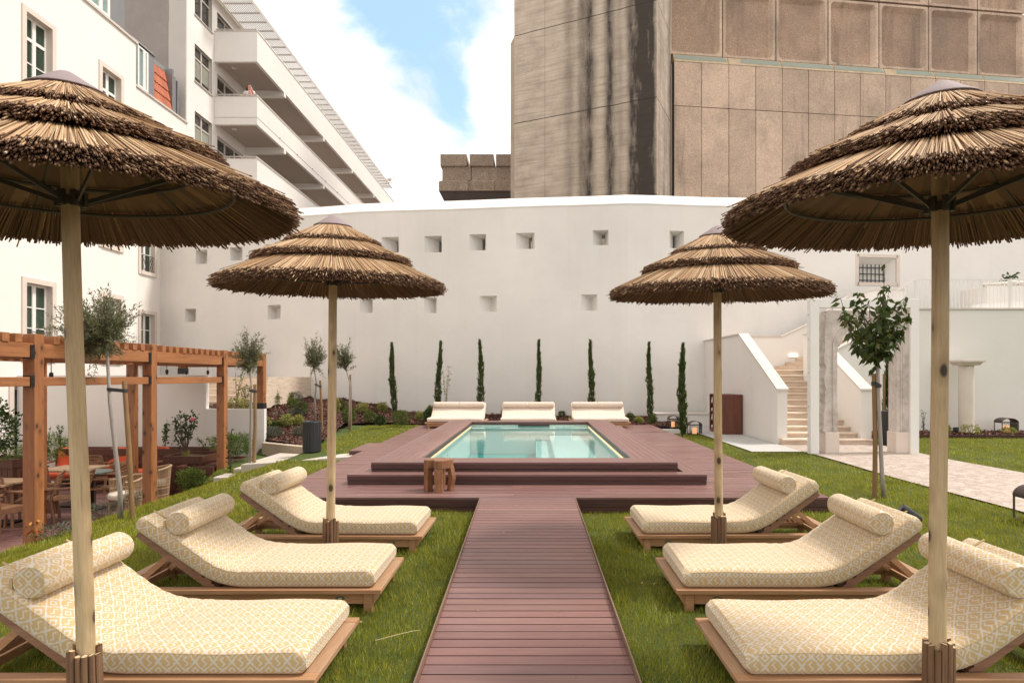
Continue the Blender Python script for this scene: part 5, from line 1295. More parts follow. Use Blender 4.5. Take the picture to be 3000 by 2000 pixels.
# ---------------------------------------------------------------- patio furniture
ZP = -.90
def planter_box(x0, x1, y0, y1, z1, label, sl=.10):
    t_ = thing('planter_box', label, 'planter', ((x0 + x1) / 2, (y0 + y1) / 2, ZP))
    s_ = MB(); s_.box(x0 + .02, x1 - .02, y0 + .02, y1 - .02, ZP + .04, z1 - .07); s_.build('liner', M_joint, t_)
    s_ = MB()
    n = max(2, int((x1 - x0) / sl)); w = (x1 - x0) / n
    for k in range(n): s_.box(x0 + k * w + .004, x0 + (k + 1) * w - .004, y0 + .001, y0 + .018, ZP + .03, z1 - .1); s_.box(x0 + k * w + .004, x0 + (k + 1) * w - .004, y1 - .018, y1 - .001, ZP + .03, z1 - .1)
    n = max(2, int((y1 - y0) / sl)); w = (y1 - y0) / n
    for k in range(n): s_.box(x0 + .001, x0 + .018, y0 + k * w + .004, y0 + (k + 1) * w - .004, ZP + .03, z1 - .1); s_.box(x1 - .018, x1 - .001, y0 + k * w + .004, y0 + (k + 1) * w - .004, ZP + .03, z1 - .1)
    s_.build('slatting', M_plant, t_)
    s_ = MB()
    for z in (ZP + .08, ZP + .30, ZP + .52):
        if z < z1 - .15:
            s_.box(x0 - .012, x1 + .012, y0 - .013, y0 - .001, z, z + .045); s_.box(x1 + .001, x1 + .013, y0, y1, z, z + .045); s_.box(x0 - .013, x0 - .001, y0, y1, z, z + .045)
    s_.build('rail', M_plant, t_)
    s_ = MB(); s_.box(x0 - .02, x1 + .02, y0 - .02, y0 + .02, z1 - .16, z1); s_.box(x0 - .02, x1 + .02, y1 - .02, y1 + .02, z1 - .16, z1); s_.box(x0 - .02, x0 + .02, y0 + .021, y1 - .021, z1 - .16, z1); s_.box(x1 - .02, x1 + .02, y0 + .021, y1 - .021, z1 - .16, z1)
    s_.build('rim', M_plant, t_, bevel=.004)
    s_ = MB(); s_.box(x0 + .021, x1 - .021, y0 + .021, y1 - .021, z1 - .15, z1 - .06); s_.build('soil', M_soil, t_)
    return t_
planter_box(PX(482, 13.3), PX(592, 13.3), 13.3, 14.15, -.05, 'large square dark wood planter holding a small rose tree')
planter_box(-11.2, -7.62, 14.42, 14.82, -.02, 'long dark slatted planter along the foot of the retaining wall')
planter_box(-7.5, -6.75, 12.9, 14.6, -.22, 'dark slatted planter with feathery ferns beside the far pergola post')
planter_box(PX(-90, 11.6), PX(37, 11.6), 11.6, 12.3, .10, 'dark wood planter with a glossy shrub at the far left of the patio')
def chair(x, y, rz, label):
    t_ = thing('armchair', label, 'chair', (x, y, ZP), rz, 'teak armchairs on the patio')
    W2, D2 = .28, .27
    for sx in (-1, 1):
        s_ = MB(); s_.bar((sx * W2, -D2, 0), (sx * W2, -D2, .60), .04, .04); s_.build('leg', M_chairw, t_, world=False)
        s_ = MB(); s_.tube([(sx * W2, D2 + .03, 0), (sx * W2, D2 - .02, .40), (sx * W2, D2 + .02, .60), (sx * W2, D2 + .10, .86)], .023, 6); s_.build('leg', M_chairw, t_, world=False)
        s_ = MB(); s_.hexa([(sx * W2 - .03, -D2 - .04, .60), (sx * W2 + .03, -D2 - .04, .60), (sx * W2 + .03, D2 + .03, .615), (sx * W2 - .03, D2 + .03, .615)], [(sx * W2 - .03, -D2 - .04, .625), (sx * W2 + .03, -D2 - .04, .625), (sx * W2 + .03, D2 + .03, .64), (sx * W2 - .03, D2 + .03, .64)]); s_.build('armrest', M_chairw, t_, world=False)
    s_ = MB()
    for k in range(7): a = -D2 + .02 + k * .078; s_.box(-W2 + .025, W2 - .025, a, a + .066, .415 - .012 * math.sin(PI * k / 6), .435 - .012 * math.sin(PI * k / 6))
    s_.box(-W2 + .022, W2 - .022, -D2 - .012, -D2 + .014, .35, .412); s_.box(-W2 + .022, W2 - .022, D2 - .03, D2 - .005, .35, .412); s_.build('seat', M_chairw, t_, world=False)
    s_ = MB()
    for k in range(5):
        z = .55 + k * .068; yb = D2 + .0 + (z - .55) * .30; s_.hexa([(-W2 + .02, yb, z), (W2 - .02, yb, z), (W2 - .02, yb + .02, z), (-W2 + .02, yb + .02, z)], [(-W2 + .02, yb + .015, z + .045), (W2 - .02, yb + .015, z + .045), (W2 - .02, yb + .035, z + .045), (-W2 + .02, yb + .035, z + .045)])
    s_.build('backrest', M_chairw, t_, world=False)
    return t_
def cpos(px, py): Y = F * (HC - ZP) / (py - CY); return PX(px, Y), Y
chx = [(190, 1525, R(-70), 'teak armchair with slatted back facing left beside the leaning brown panel'), (305, 1490, R(-75), 'teak armchair behind the olive trunk facing the round table'), (318, 1440, R(160), 'teak armchair turned away near the orange sofa'),
       (8, 1560, R(80), 'teak armchair cut by the left edge of the photo'), (105, 1530, R(-60), 'teak armchair half hidden behind the front pergola post'), (45, 1455, R(170), 'teak armchair by the table at the far left')]
for px, py, rz, lb in chx: x, y = cpos(px, py); chair(x, y, rz, lb)
def rattan(px, py, rz, label):
    x, y = cpos(px, py); t_ = thing('rattan_chair', label, 'chair', (x, y, ZP), rz, 'rattan tub chairs')
    s_ = MB(); ang = np.linspace(R(-205), R(25), 22)
    rim = [(.31 * math.cos(a), .30 * math.sin(a), .66 + .07 * max(0, -math.sin(a))) for a in ang]; s_.tube(rim, .022, 7); s_.build('rim', M_rattan, t_, world=False)
    s_ = MB()
    for k in range(0, 44):
        a = R(-205) + R(230) * k / 43; s_.cyl((.26 * math.cos(a), .25 * math.sin(a), .08), (.31 * math.cos(a), .30 * math.sin(a), .66 + .07 * max(0, -math.sin(a))), .007, n=5, caps=False)
    for z in (.16, .30, .36, .5): s_.tube([((.26 + .07 * z) * math.cos(a), (.25 + .07 * z) * math.sin(a), z) for a in ang], .009, 5)
    s_.build('weave', M_rattan, t_, world=False)
    s_ = MB(); s_.lathe([(.255, .34), (.27, .37), (.27, .42), (.24, .445), (.02, .45)], 20); s_.build('cushion', M_cream, t_, world=False, smooth=True)
    for k in range(4):
        a = PI / 4 + k * PI / 2; s_ = MB(); s_.cyl((.24 * math.cos(a), .24 * math.sin(a), 0), (.25 * math.cos(a), .25 * math.sin(a), .36), .018, n=6); s_.build('leg', M_rattan, t_, world=False)
rattan(365, 1512, R(150), 'rattan tub chair with cream cushion behind the olive trunk and its stake'); rattan(452, 1470, R(120), 'rattan tub chair beside the middle pergola post')
def table(px, py, w, d, label, h=.74, rz=0):
    x, y = cpos(px, py); t_ = thing('dining_table', label, 'table', (x, y, ZP), rz, 'patio dining tables')
    s_ = MB(); n = 6
    for k in range(n): s_.box(-w / 2, w / 2, -d / 2 + k * d / n + .002, -d / 2 + (k + 1) * d / n - .002, h - .03, h)
    s_.build('tabletop', M_tabw, t_, world=False)
    s_ = MB(); s_.cyl((0, 0, .03), (0, 0, h - .03), .035, n=10); s_.build('pedestal', M_black, t_, world=False); s_ = MB(); s_.box(-.25, .25, -.25, .25, 0, .03); s_.build('base', M_black, t_, world=False, bevel=.005)
table(212, 1478, .95, .80, 'square teak dining table in front of the orange armchair'); table(-5, 1535, .8, .8, 'teak dining table cut by the left photo edge')
t_ = thing('round_table', 'small round table with grey green top behind the olive trunk', 'table', (*cpos(268, 1490), ZP)); s_ = MB(); s_.lathe([(.34, .70), (.36, .71), (.36, .725), (.34, .73), (.01, .73)], 24); s_.build('tabletop', plain('grey_green_top', (.13, .16, .14), .5), t_, world=False); s_ = MB(); s_.cyl((0, 0, 0), (0, 0, .70), .04, n=10); s_.lathe([(.24, 0), (.24, .02), (.05, .04)], 16); s_.build('pedestal', M_black, t_, world=False)
lp = thing('leaning_panel', 'tall dark brown tapered wooden panel leaning beside the dining chair', 'panel', (*cpos(140, 1500), ZP)); s_ = MB(); s_.hexa([(-.30, 0, 0), (.26, -.1, 0), (.26, -.06, 0), (-.30, .04, 0)], [(-.30, .02, .86), (-.02, -.02, .86), (-.02, .02, .86), (-.30, .06, .86)]); s_.build('board', M_maho, lp, world=False); s_ = MB(); s_.bar((-.30, .05, .87), (-.01, 0, .87), .07, .03); s_.build('top_rail', M_maho, lp, world=False)
# orange lounge armchairs
def lounge(px, py, rz, label, clabel):
    Y = F * (HC - ZP) / (py - CY); x = PX(px, Y); t_ = thing('lounge_armchair', label, 'armchair', (x, Y, ZP), rz, 'lounge armchairs with orange cushions')
    for sx in (-1, 1):
        s_ = MB(); s_.bar((sx * .37, -.33, 0), (sx * .37, -.33, .58), .05, .06); s_.build('leg', M_chairw, t_, world=False)
        s_ = MB(); s_.bar((sx * .37, .33, 0), (sx * .37, .42, .82), .05, .06); s_.build('leg', M_chairw, t_, world=False)
        s_ = MB(); s_.box(sx * .37 - .04, sx * .37 + .04, -.38, .38, .58, .61); s_.build('armrest', M_chairw, t_, world=False)
    s_ = MB(); s_.box(-.34, .34, -.34, .34, .22, .28); s_.build('seat_frame', M_chairw, t_, world=False)
    s_ = MB()
    for k in range(5): s_.hexa([(-.34, .34 + .03 * k, .36 + k * .1), (.34, .34 + .03 * k, .36 + k * .1), (.34, .36 + .03 * k, .36 + k * .1), (-.34, .36 + .03 * k, .36 + k * .1)], [(-.34, .36 + .03 * k, .43 + k * .1), (.34, .36 + .03 * k, .43 + k * .1), (.34, .38 + .03 * k, .43 + k * .1), (-.34, .38 + .03 * k, .43 + k * .1)])
    s_.build('backrest', M_chairw, t_, world=False)
    M4 = Matrix.Translation((x, Y, ZP)) @ Matrix.Rotation(rz, 4, 'Z')
    for nm, c, sz, lb in (('seat_cushion', (0, -.02, .35), (.33, .34, .075), clabel + ' seat'), ('back_cushion', (0, .27, .64), (.30, .085, .26), clabel + ' back')):
        vs, fs = [], []; n1, n2 = 16, 10
        s_ = MB()
        for j in range(n2 + 1):
            for i in range(n1):
                th = 2 * PI * i / n1; ph = PI * j / n2
                def se(v, e): return math.copysign(abs(v) ** e, v)
                q = (se(math.sin(ph), .35) * se(math.cos(th), .35), se(math.sin(ph), .35) * se(math.sin(th), .35), se(math.cos(ph), .35 if nm[0] == 's' else .35)); vs.append((c[0] + sz[0] * q[0], c[1] + sz[1] * q[1] + (.06 * (q[2]) if nm[0] == 'b' else 0), c[2] + sz[2] * q[2]))
        fs = [((j + 1) * n1 + i, (j + 1) * n1 + (i + 1) % n1, j * n1 + (i + 1) % n1, j * n1 + i) for j in range(n2) for i in range(n1)]
        s_.addmesh(vs, fs); o = s_.build(nm, M_orange, None, smooth=True); o.matrix_world = M4
        tag(o, lb, 'cushion', 'orange cushions on the lounge armchairs')
lounge(197, 1428, R(14), 'teak lounge armchair with orange cushions left of the white umbrella pole', 'orange cushion on the armchair left of the umbrella pole,')
lounge(326, 1428, R(-6), 'teak lounge armchair with orange cushions seen between trunk and pergola post', 'orange cushion on the armchair behind the olive trunk,')
lounge(432, 1424, R(-14), 'teak lounge armchair with orange cushions beside the middle pergola post', 'orange cushion on the armchair beside the pergola post,')
lounge(565, 1388, R(4), 'teak lounge armchair with orange cushion peeping over the square planter', 'orange cushion on the armchair behind the square planter,')
# ---------------------------------------------------------------- thatched umbrellas
def reeds(name, n, r0, r1, z0, z1, thick, rad, parent, sag=.02, seed=1, mats=None, jit=.02, cover=None, gap=None):
    """thatch tier: n straight reeds lying on a cone from (r0,z0) to (r1,z1), stacked 'thick' deep"""
    g = np.random.default_rng(seed)
    th = g.uniform(0, 2 * PI, n); lay = g.uniform(0, 1, n); dth = g.normal(0, .045, n)
    if gap is not None: 
        dd = (th - gap + PI) % (2 * PI) - PI; m = np.abs(dd) > .016; th, lay, dth = th[m], lay[m], dth[m]; n = len(th)
    rs = r0 + (r1 - r0) * g.uniform(0, .45, n) ** 1.2; re = r1 + g.normal(0, jit, n) - .030 * (1 - lay) * 0
    wild = g.uniform(0, 1, n) < .008; re = re + wild * g.uniform(.01, .06, n)
    sl = (z1 - z0) / (r1 - r0)
    def zz(r, l): return z0 + sl * (r - r0) + thick * (l - 1) * np.clip((r - r0) / (r1 - r0) * 1.0 + .25, 0, 1)
    A = np.stack([rs * np.cos(th), rs * np.sin(th), zz(rs, lay)], -1)
    t2 = th + dth * (1 + 0 * th) * .5
    B = np.stack([re * np.cos(t2), re * np.sin(t2), zz(re, lay) + g.normal(0, .006, n) + wild * g.uniform(-.02, .04, n)], -1)
    d = norm(B - A); u = norm(np.cross(d, np.array([0, 0, 1.0]))); v = np.cross(u, d)
    r_ = (rad * g.uniform(.7, 1.25, n))[:, None]
    k = 4; V = []
    tp = (.008 + .014 * g.uniform(0, 1, n))[:, None]; C_ = B - d * tp
    for P, f in ((A, .8), (C_, 1.0), (B, 1.0)):
        for q in range(k):
            a = 2 * PI * q / k + PI / 4; V.append(P + (u * math.cos(a) + v * math.sin(a)) * r_ * f)
    V = np.stack(V, 1).reshape(-1, 3); base = (np.arange(n) * 12)[:, None]
    fs = []
    for lv in (0, 4):
        for q in range(k): fs.append(base + lv + np.array([q, (q + 1) % k, k + (q + 1) % k, k + q]))
    fs.append(base + np.array([8, 9, 10, 11]))
    Fq = np.concatenate(fs); mi = np.concatenate([np.zeros(n * 4), np.ones(n * 4), np.ones(n)]).astype(int)
    return np_mesh(name, V, Fq, None, parent, mats=mats or [M_thatch, M_thatch_end], mi=mi)
AZ = 3.10
umb = thing('thatched_umbrella', 'x', 'umbrella', (0, 0, 0), group='thatched umbrellas over the loungers')
# canopy: three tiers + inner cone
can = reeds('canopy', 11500, .25, .955, AZ - .255, AZ - .590, .060, .0034, umb, seed=3, jit=.016)
reeds('middle_tier', 5600, .14, .660, AZ - .155, AZ - .385, .046, .0032, can, seed=4, jit=.014)
reeds('top_tier', 2800, .10, .405, AZ - .078, AZ - .243, .030, .0030, can, seed=5, jit=.012)
s_ = MB(); n = 60
def ring(r, z): return [(r * math.cos(2 * PI * i / n), r * math.sin(2 * PI * i / n), z) for i in range(n)]
prof = [(.05, AZ - .15), (.5, AZ - .42), (.905, AZ - .622)]
prof2 = [(.905, AZ - .602), (.5, AZ - .40), (.05, AZ - .12)]
pts = [ring(r, z) for r, z in prof + prof2]
for a, b in zip(pts[:-1], pts[1:]):
    for i in range(n): s_.face([a[i], b[i], b[(i + 1) % n], a[(i + 1) % n]])
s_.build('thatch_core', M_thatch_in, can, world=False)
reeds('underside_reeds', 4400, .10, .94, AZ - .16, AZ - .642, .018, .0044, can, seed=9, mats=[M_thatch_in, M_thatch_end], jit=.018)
s_ = MB(); capP = [(.168, AZ - .104), (.164, AZ - .098), (.10, AZ - .058), (.055, AZ - .026), (.028, AZ - .010), (.006, AZ - .004)]
s_.lathe(capP, 28); s_.build('cap', M_cap, umb, world=False, smooth=True)
s_ = MB(); zr1, zr2 = AZ - .535, AZ - .44
s_.tube([(.68 * math.cos(t), .68 * math.sin(t), zr1) for t in np.linspace(0, 2 * PI, 49)], .009, 6, caps=False); s_.tube([(.50 * math.cos(t), .50 * math.sin(t), zr2) for t in np.linspace(0, 2 * PI, 41)], .009, 6, caps=False); fr_ = s_.build('frame_ring', M_iron, umb, world=False)
for k in range(6):
    a = 2 * PI * k / 6 + .35; s_ = MB(); s_.bar((.05 * math.cos(a), .05 * math.sin(a), AZ - .17), (.70 * math.cos(a), .70 * math.sin(a), zr1 + .012), .012, .010); s_.build('rib', M_iron, umb, world=False)
    s_ = MB(); s_.bar((.045 * math.cos(a), .045 * math.sin(a), AZ - .605), (.50 * math.cos(a), .50 * math.sin(a), zr2 + .006), .010, .020); s_.build('strut', M_iron, umb, world=False)
s_ = MB(); s_.cyl((0, 0, AZ - .625), (0, 0, AZ - .585), .047, n=16); 
for k in range(6): a = 2 * PI * k / 6 + .35; s_.box(.05 * math.cos(a) - .012, .05 * math.cos(a) + .012, .05 * math.sin(a) - .012, .05 * math.sin(a) + .012, AZ - .63, AZ - .56)
s_.build('bracket', M_iron, umb, world=False)
s_ = MB(); s_.tube([(.004 * math.sin(z * 2.2), .004 * math.cos(z * 1.7), z) for z in np.linspace(-.1, AZ - .12, 14)], [.0385 - .003 * i / 13 for i in range(14)], 20); s_.build('pole', M_pole, umb, world=False, smooth='auto')
lg = MB()
for k in range(13):
    a = 2 * PI * k / 13 + random.uniform(-.05, .05); r = .0555 + random.uniform(-.003, .003); h = .385 + random.uniform(-.02, .03); rr_ = random.uniform(.0118, .0148)
    b_ = (r * math.cos(a + .05), r * math.sin(a + .05), -.08); m_ = (r * math.cos(a) + random.uniform(-.004, .004), r * math.sin(a) + random.uniform(-.004, .004), .17); t_ = (r * math.cos(a), r * math.sin(a), h)
    lg.tube([b_, m_, t_], [rr_, rr_ * 1.02, rr_ * .96], 9, caps=False); 
    c = [(t_[0] + rr_ * .96 * math.cos(q), t_[1] + rr_ * .96 * math.sin(q), h + .004 * math.cos(q + k)) for q in np.linspace(0, 2 * PI, 9, endpoint=False)]; lg.face(c, 1)
lg.build('log_collar', [M_log, M_logend], umb, world=False)
UMB = [((-2.085, 2.87, 0), 'thatched parasol on a pale pole in front of the nearest left lounger', 0.0, .992, (.006, -.026)), ((-1.81, 5.46, 0), 'smaller looking thatched parasol standing between the two farther left loungers', 1.3, 1.0, (.006, .008)),
       ((1.935, 2.94, 0), 'thatched parasol on a pale pole in front of the nearest right lounger', 2.2, .99, (.0, -.002)), ((1.705, 5.66, 0), 'smaller looking thatched parasol standing between the two farther right loungers', 4.0, .985, (.004, .004))]
for i, (loc, lb, rz, sc, tilt) in enumerate(UMB):
    o = umb if i == 0 else copy_tree(umb); o.location = loc; o.rotation_euler = (tilt[0], tilt[1], rz); o.scale = (1, 1, sc); o['label'] = lb
    pv = Matrix.Translation((0, 0, AZ - .30)); tl_ = pv @ Matrix.Rotation(-rz, 4, 'Z') @ Matrix.Rotation(R(3.2), 4, 'X') @ Matrix.Rotation(rz, 4, 'Z') @ pv.inverted()   # the thatch sags a little towards the walkway end
    for ch in o.children:
        if ch.name.split('.')[0] in ('canopy', 'cap', 'frame_ring', 'rib', 'strut'): ch.matrix_local = tl_
# ---------------------------------------------------------------- loungers
def cushion_sweep(S0, S1, bend0, bend1, ang, width, thick, x0, z0, sgn=-1, ns=64, wr=.005, name='mattress', mat=None, parent=None, seed=0):
    g = random.Random(seed)
    ss = np.linspace(0, S1, ns); a = ang * sstep(bend0, bend1, ss)
    cx = x0 + sgn * np.concatenate([[0], np.cumsum(np.cos((a[1:] + a[:-1]) / 2) * np.diff(ss))]); cz = z0 + np.concatenate([[0], np.cumsum(np.sin((a[1:] + a[:-1]) / 2) * np.diff(ss))])
    # closed cross-section: rounded rectangle in (w, h)
    r = min(.034, thick * .3); sec = []
    def arc(c0, c1, a0, a1, n=4): return [(c0 + r * math.cos(t), c1 + r * math.sin(t)) for t in np.linspace(a0, a1, n)]
    w2 = width / 2; nt = 9
    sec += [(y, thick) for y in np.linspace(w2 - r, -w2 + r, nt)][:-1]
    sec += arc(-w2 + r, thick - r, PI / 2, PI); sec += arc(-w2 + r, r, PI, 1.5 * PI)
    sec += [(y, 0) for y in np.linspace(-w2 + r, w2 - r, 5)][1:-1]
    sec += arc(w2 - r, r, -PI / 2, 0); sec += arc(w2 - r, thick - r, 0, PI / 2)[:-1]
    m = len(sec); arcl = [0]
    for i in range(m): p, q = sec[i], sec[(i + 1) % m]; arcl.append(arcl[-1] + math.hypot(q[0] - p[0], q[1] - p[1]))
    V = []
    for i in range(ns):
        e = min(1, ss[i] / .05, (S1 - ss[i]) / .05); sh = math.sqrt(max(0, 1 - (1 - e) ** 2)); 
        bendy = float(sstep(bend0 - .15, bend0 + .05, ss[i]) * (1 - sstep(bend1 + .05, bend1 + .35, ss[i])))
        for (y, h) in sec:
            hh = h; yy = y
            top = h > thick * .6
            f = 1 - .16 * (1 - sh)
            hh = thick * .5 + (h - thick * .5) * (.55 + .45 * sh); yy = y * (1 - .02 * (1 - sh))
            if top:
                puff = .014 * (1 - (y / w2) ** 2) ** .5 if abs(y) < w2 else 0
                hh += puff * sh + wr * bendy * math.sin(ss[i] * 62 + 1.2 * math.sin(y * 5 + seed)) * (.4 + .6 * (1 - (y / w2) ** 2)) + .004 * math.sin(ss[i] * 9 + y * 6 + seed)
            V.append((cx[i] - sgn * math.sin(a[i]) * hh * 1.0, yy, cz[i] + math.cos(a[i]) * hh))
    mb = MB(); fs, uvs = [], []
    for i in range(ns - 1):
        for k in range(m):
            q = (i * m + k, (i + 1) * m + k, (i + 1) * m + (k + 1) % m, i * m + (k + 1) % m); fs.append(q if sgn < 0 else q[::-1])
            u = [(ss[i], arcl[k]), (ss[i + 1], arcl[k]), (ss[i + 1], arcl[k + 1]), (ss[i], arcl[k + 1])]; uvs.append(u if sgn < 0 else u[::-1])
    for i in (0, ns - 1):
        q = tuple(i * m + k for k in range(m)); fs.append(q if i else q[::-1]); u = [(sec[k][0], sec[k][1]) for k in range(m)]; uvs.append(u if i else u[::-1])
    mb.addmesh(V, fs, 0, uvs); o = mb.build(name, mat, parent, world=False, smooth='auto')
    pip = MB()
    for sy_ in (-1, 1):
        kk = [k for k, (y, h) in enumerate(sec) if y * sy_ > w2 - r * 1.05 and h > thick - r * 1.02]; k0 = kk[len(kk) // 2]
        pip.tube([tuple(Vector(V[i * m + k0]) + Vector((0, sy_ * .001, .0008))) for i in range(2, ns - 2)], .0016, 4)
    pip.build('piping', M_piping, o, world=False)
    return o, (cx, cz, a, ss)
def bolster(c, ang, rad, length, name, mat, parent, endmi=None):
    mb = MB(); n = 28; nl = 10; V = []; prof = [(-length / 2 - .006, rad * .55), (-length / 2 - .004, rad * .90), (-length / 2 + .012, rad)] + [(y, rad * (1 + .012 * math.sin(k * 2.1))) for k, y in enumerate(np.linspace(-length / 2 + .05, length / 2 - .05, nl))] + [(length / 2 - .012, rad), (length / 2 + .004, rad * .90), (length / 2 + .006, rad * .55)]
    for y, r in prof:
        for k in range(n): t = 2 * PI * k / n; V.append((c[0] + r * math.cos(t) * (1 + .02 * math.sin(3 * t + y * 4)), c[1] + y, c[2] + r * .96 * math.sin(t)))
    fs, uvs = [], []
    for i in range(len(prof) - 1):
        for k in range(n):
            fs.append((i * n + k, i * n + (k + 1) % n, (i + 1) * n + (k + 1) % n, (i + 1) * n + k)[::-1])
            if 2 <= i < len(prof) - 3: u = [(k / n * 2 * PI * rad, prof[i][0]), ((k + 1) / n * 2 * PI * rad, prof[i][0]), ((k + 1) / n * 2 * PI * rad, prof[i + 1][0]), (k / n * 2 * PI * rad, prof[i + 1][0])]
            else:
                def pu(ii, q): t = 2 * PI * q / n; return (prof[ii][1] * math.cos(t), prof[ii][1] * math.sin(t))
                u = [pu(i, k), pu(i, k + 1), pu(i + 1, k + 1), pu(i + 1, k)]
            uvs.append(u[::-1])
    for i in (0, len(prof) - 1):
        q = tuple(i * n + k for k in range(n)); u = [(prof[i][1] * math.cos(2 * PI * k / n), prof[i][1] * math.sin(2 * PI * k / n)) for k in range(n)]
        fs.append(q[::-1] if i else q); uvs.append(u[::-1] if i else u)
    mb.addmesh(V, fs, 0, uvs); return mb.build(name, mat, parent, world=False, smooth='auto')
LL, LW, FZ = 1.98, .79, .165
lou = thing('sun_lounger', 'x', 'sun lounger', (0, 0, 0), group='teak sun loungers with ochre fretwork mattresses')
w2 = LW / 2
for a in (-w2, w2 - .075): s_ = MB(); s_.box(-LL, 0, a, a + .075, FZ - .032, FZ); s_.build('frame_rail', M_teakX, lou, world=False, bevel=.004)
M_teakY = wood('teak_y', (.30, .165, .085), (.52, .33, .20), 1.0, 'Y')
for a, b in ((-.085, -.001), (-LL + .001, -LL + .085)): s_ = MB(); s_.box(a, b, -w2 + .077, w2 - .077, FZ - .033, FZ - .001); s_.build('frame_end', M_teakY, lou, world=False, bevel=.004)
s_ = MB(); s_.box(-LL + .06, -.06, -w2 + .05, -w2 + .075, FZ - .115, FZ - .034); s_.box(-LL + .06, -.06, w2 - .075, w2 - .05, FZ - .115, FZ - .034); s_.box(-.085, -.06, -w2 + .076, w2 - .076, FZ - .115, FZ - .034); s_.box(-LL + .06, -LL + .085, -w2 + .076, w2 - .076, FZ - .115, FZ - .034); s_.build('apron', M_teakX, lou, world=False)
for sx in (-.13, -LL + .07):
    for sy_ in (-1, 1):
        s_ = MB(); y = sy_ * (w2 - .055); s_.box(sx, sx + .06, y - .028, y + .028, -.03, FZ - .0335); s_.build('leg', M_teakX, lou, world=False, bevel=.003)
s_ = MB()
for k in range(10): x = -.13 - k * .118; s_.box(x - .075, x, -w2 + .078, w2 - .078, FZ - .03, FZ - .006)
s_.build('slatted_base', M_teak_dk, lou, world=False)
HX = -1.24; BA = R(36.0); BLn = .65
def bpt(s, h=0): return (HX - math.cos(BA) * s - (-math.sin(BA)) * h * -1 * -1 if False else HX - math.cos(BA) * s + math.sin(BA) * h, FZ - .01 + math.sin(BA) * s + math.cos(BA) * h)
s_ = MB()
for sy_ in (-1, 1):
    y = sy_ * (w2 - .11); a = bpt(-.02); b = bpt(BLn); s_.bar((a[0], y, a[1]), (b[0], y, b[1]), .030, .048)
for k in range(8):
    s0 = .02 + k * .084; a = bpt(s0, .034); b = bpt(s0 + .058, .034); s_.hexa([(a[0], -w2 + .085, a[1] - .01), (b[0], -w2 + .085, b[1] - .01), (b[0], w2 - .085, b[1] - .01), (a[0], w2 - .085, a[1] - .01)], [(a[0] + .006, -w2 + .085, a[1] + .008), (b[0] + .006, -w2 + .085, b[1] + .008), (b[0] + .006, w2 - .085, b[1] + .008), (a[0] + .006, w2 - .085, a[1] + .008)])
bk_ = s_.build('backrest', wood('teak_back', (.17, .08, .045), (.34, .19, .115), 1.0, 'X'), lou, world=False)
for sy_ in (-1, 1):
    s_ = MB(); a = bpt(.40); y = sy_ * (w2 - .15); s_.bar((a[0], y, a[1] - .02), (HX - .62, y, FZ - .055), .024, .04); s_.cyl((a[0], y - .03, a[1]), (a[0], y + .03, a[1]), .008, n=8); s_.build('strut', M_teakX, lou, world=False)
s_ = MB(); s_.bar((HX - .62, -w2 + .15, FZ - .055), (HX - .62, w2 - .15, FZ - .055), .022, .03)
for sy_ in (-1, 1):
    y = sy_ * (w2 - .085); s_.bar((HX - .02, y, FZ - .06), (-LL + .09, y, FZ - .06), .022, .035)
    for k in range(4): s_.cyl((HX - .50 - k * .05, y, FZ - .04), (HX - .50 - k * .05, y, FZ - .02), .010, n=6)
s_.build('support_rack', M_teakX, lou, world=False)
mt, (mcx, mcz, ma, mss) = cushion_sweep(0, 1.83, .85, 1.35, R(35), .735, .125, -.055, FZ + .002, -1, 72, .0045, 'mattress', M_fret, lou, 3)
i_ = int(np.argmin(np.abs(mss - 1.60))); bc = (mcx[i_] + math.sin(ma[i_]) * (.125 + .083), 0, mcz[i_] + math.cos(ma[i_]) * (.125 + .083))
bo = bolster(bc, 0, .090, .68, 'bolster', M_fret, lou)
s_ = MB(); j_ = int(np.argmin(np.abs(mss - 1.72)))
for y in (-.22, .22):
    s_.tube([(bc[0] - .07, y, bc[2] + .03), (mcx[j_] + math.sin(ma[j_]) * .13, y, mcz[j_] + math.cos(ma[j_]) * .135), (mcx[-1] + math.sin(ma[-1]) * .12, y, mcz[-1] + math.cos(ma[-1]) * .125)], .006, 5)
s_.box(bc[0] - .10, bc[0] - .085, -.345, -.325, bc[2] - .03, bc[2] + .02)
s_.build('strap', M_piping, bo, world=False)
s_ = MB(); c = [(.032 * math.cos(t), .013 * math.sin(t)) for t in np.linspace(0, 2 * PI, 16, endpoint=False)]
s_.prism([(-.30 + a, -w2 + .0495, FZ - .075 + b) for a, b in c], (0, -.004, 0)); s_.prism([(-.30 - a, w2 - .0495, FZ - .075 + b) for a, b in c], (0, .004, 0)); 
s_.prism([(-.30 + a * .45, -w2 + .0453, FZ - .077 + b * .55) for a, b in c], (0, -.001, 0), 1); s_.prism([(-.30 - a * .45, w2 - .0453, FZ - .077 + b * .55) for a, b in c], (0, .001, 0), 1)
s_.build('maker_badge', [plain('green_badge', (.10, .14, .09), .4, Metallic=.4), plain('pale_badge_mark', (.45, .43, .34), .4)], lou, world=False)
LO = [((-1.085, 3.435), 0, 'sun lounger nearest the camera on the left of the walkway'), ((-1.078, 4.715), 0, 'middle sun lounger of the three left of the walkway'), ((-1.045, 6.17), 0, 'farthest left sun lounger, next to the pool deck edge'),
      ((1.005, 3.43), PI, 'sun lounger nearest the camera on the right of the walkway'), ((1.005, 4.71), PI, 'middle sun lounger of the three right of the walkway'), ((.975, 6.20), PI, 'farthest right sun lounger, next to the pool deck edge')]
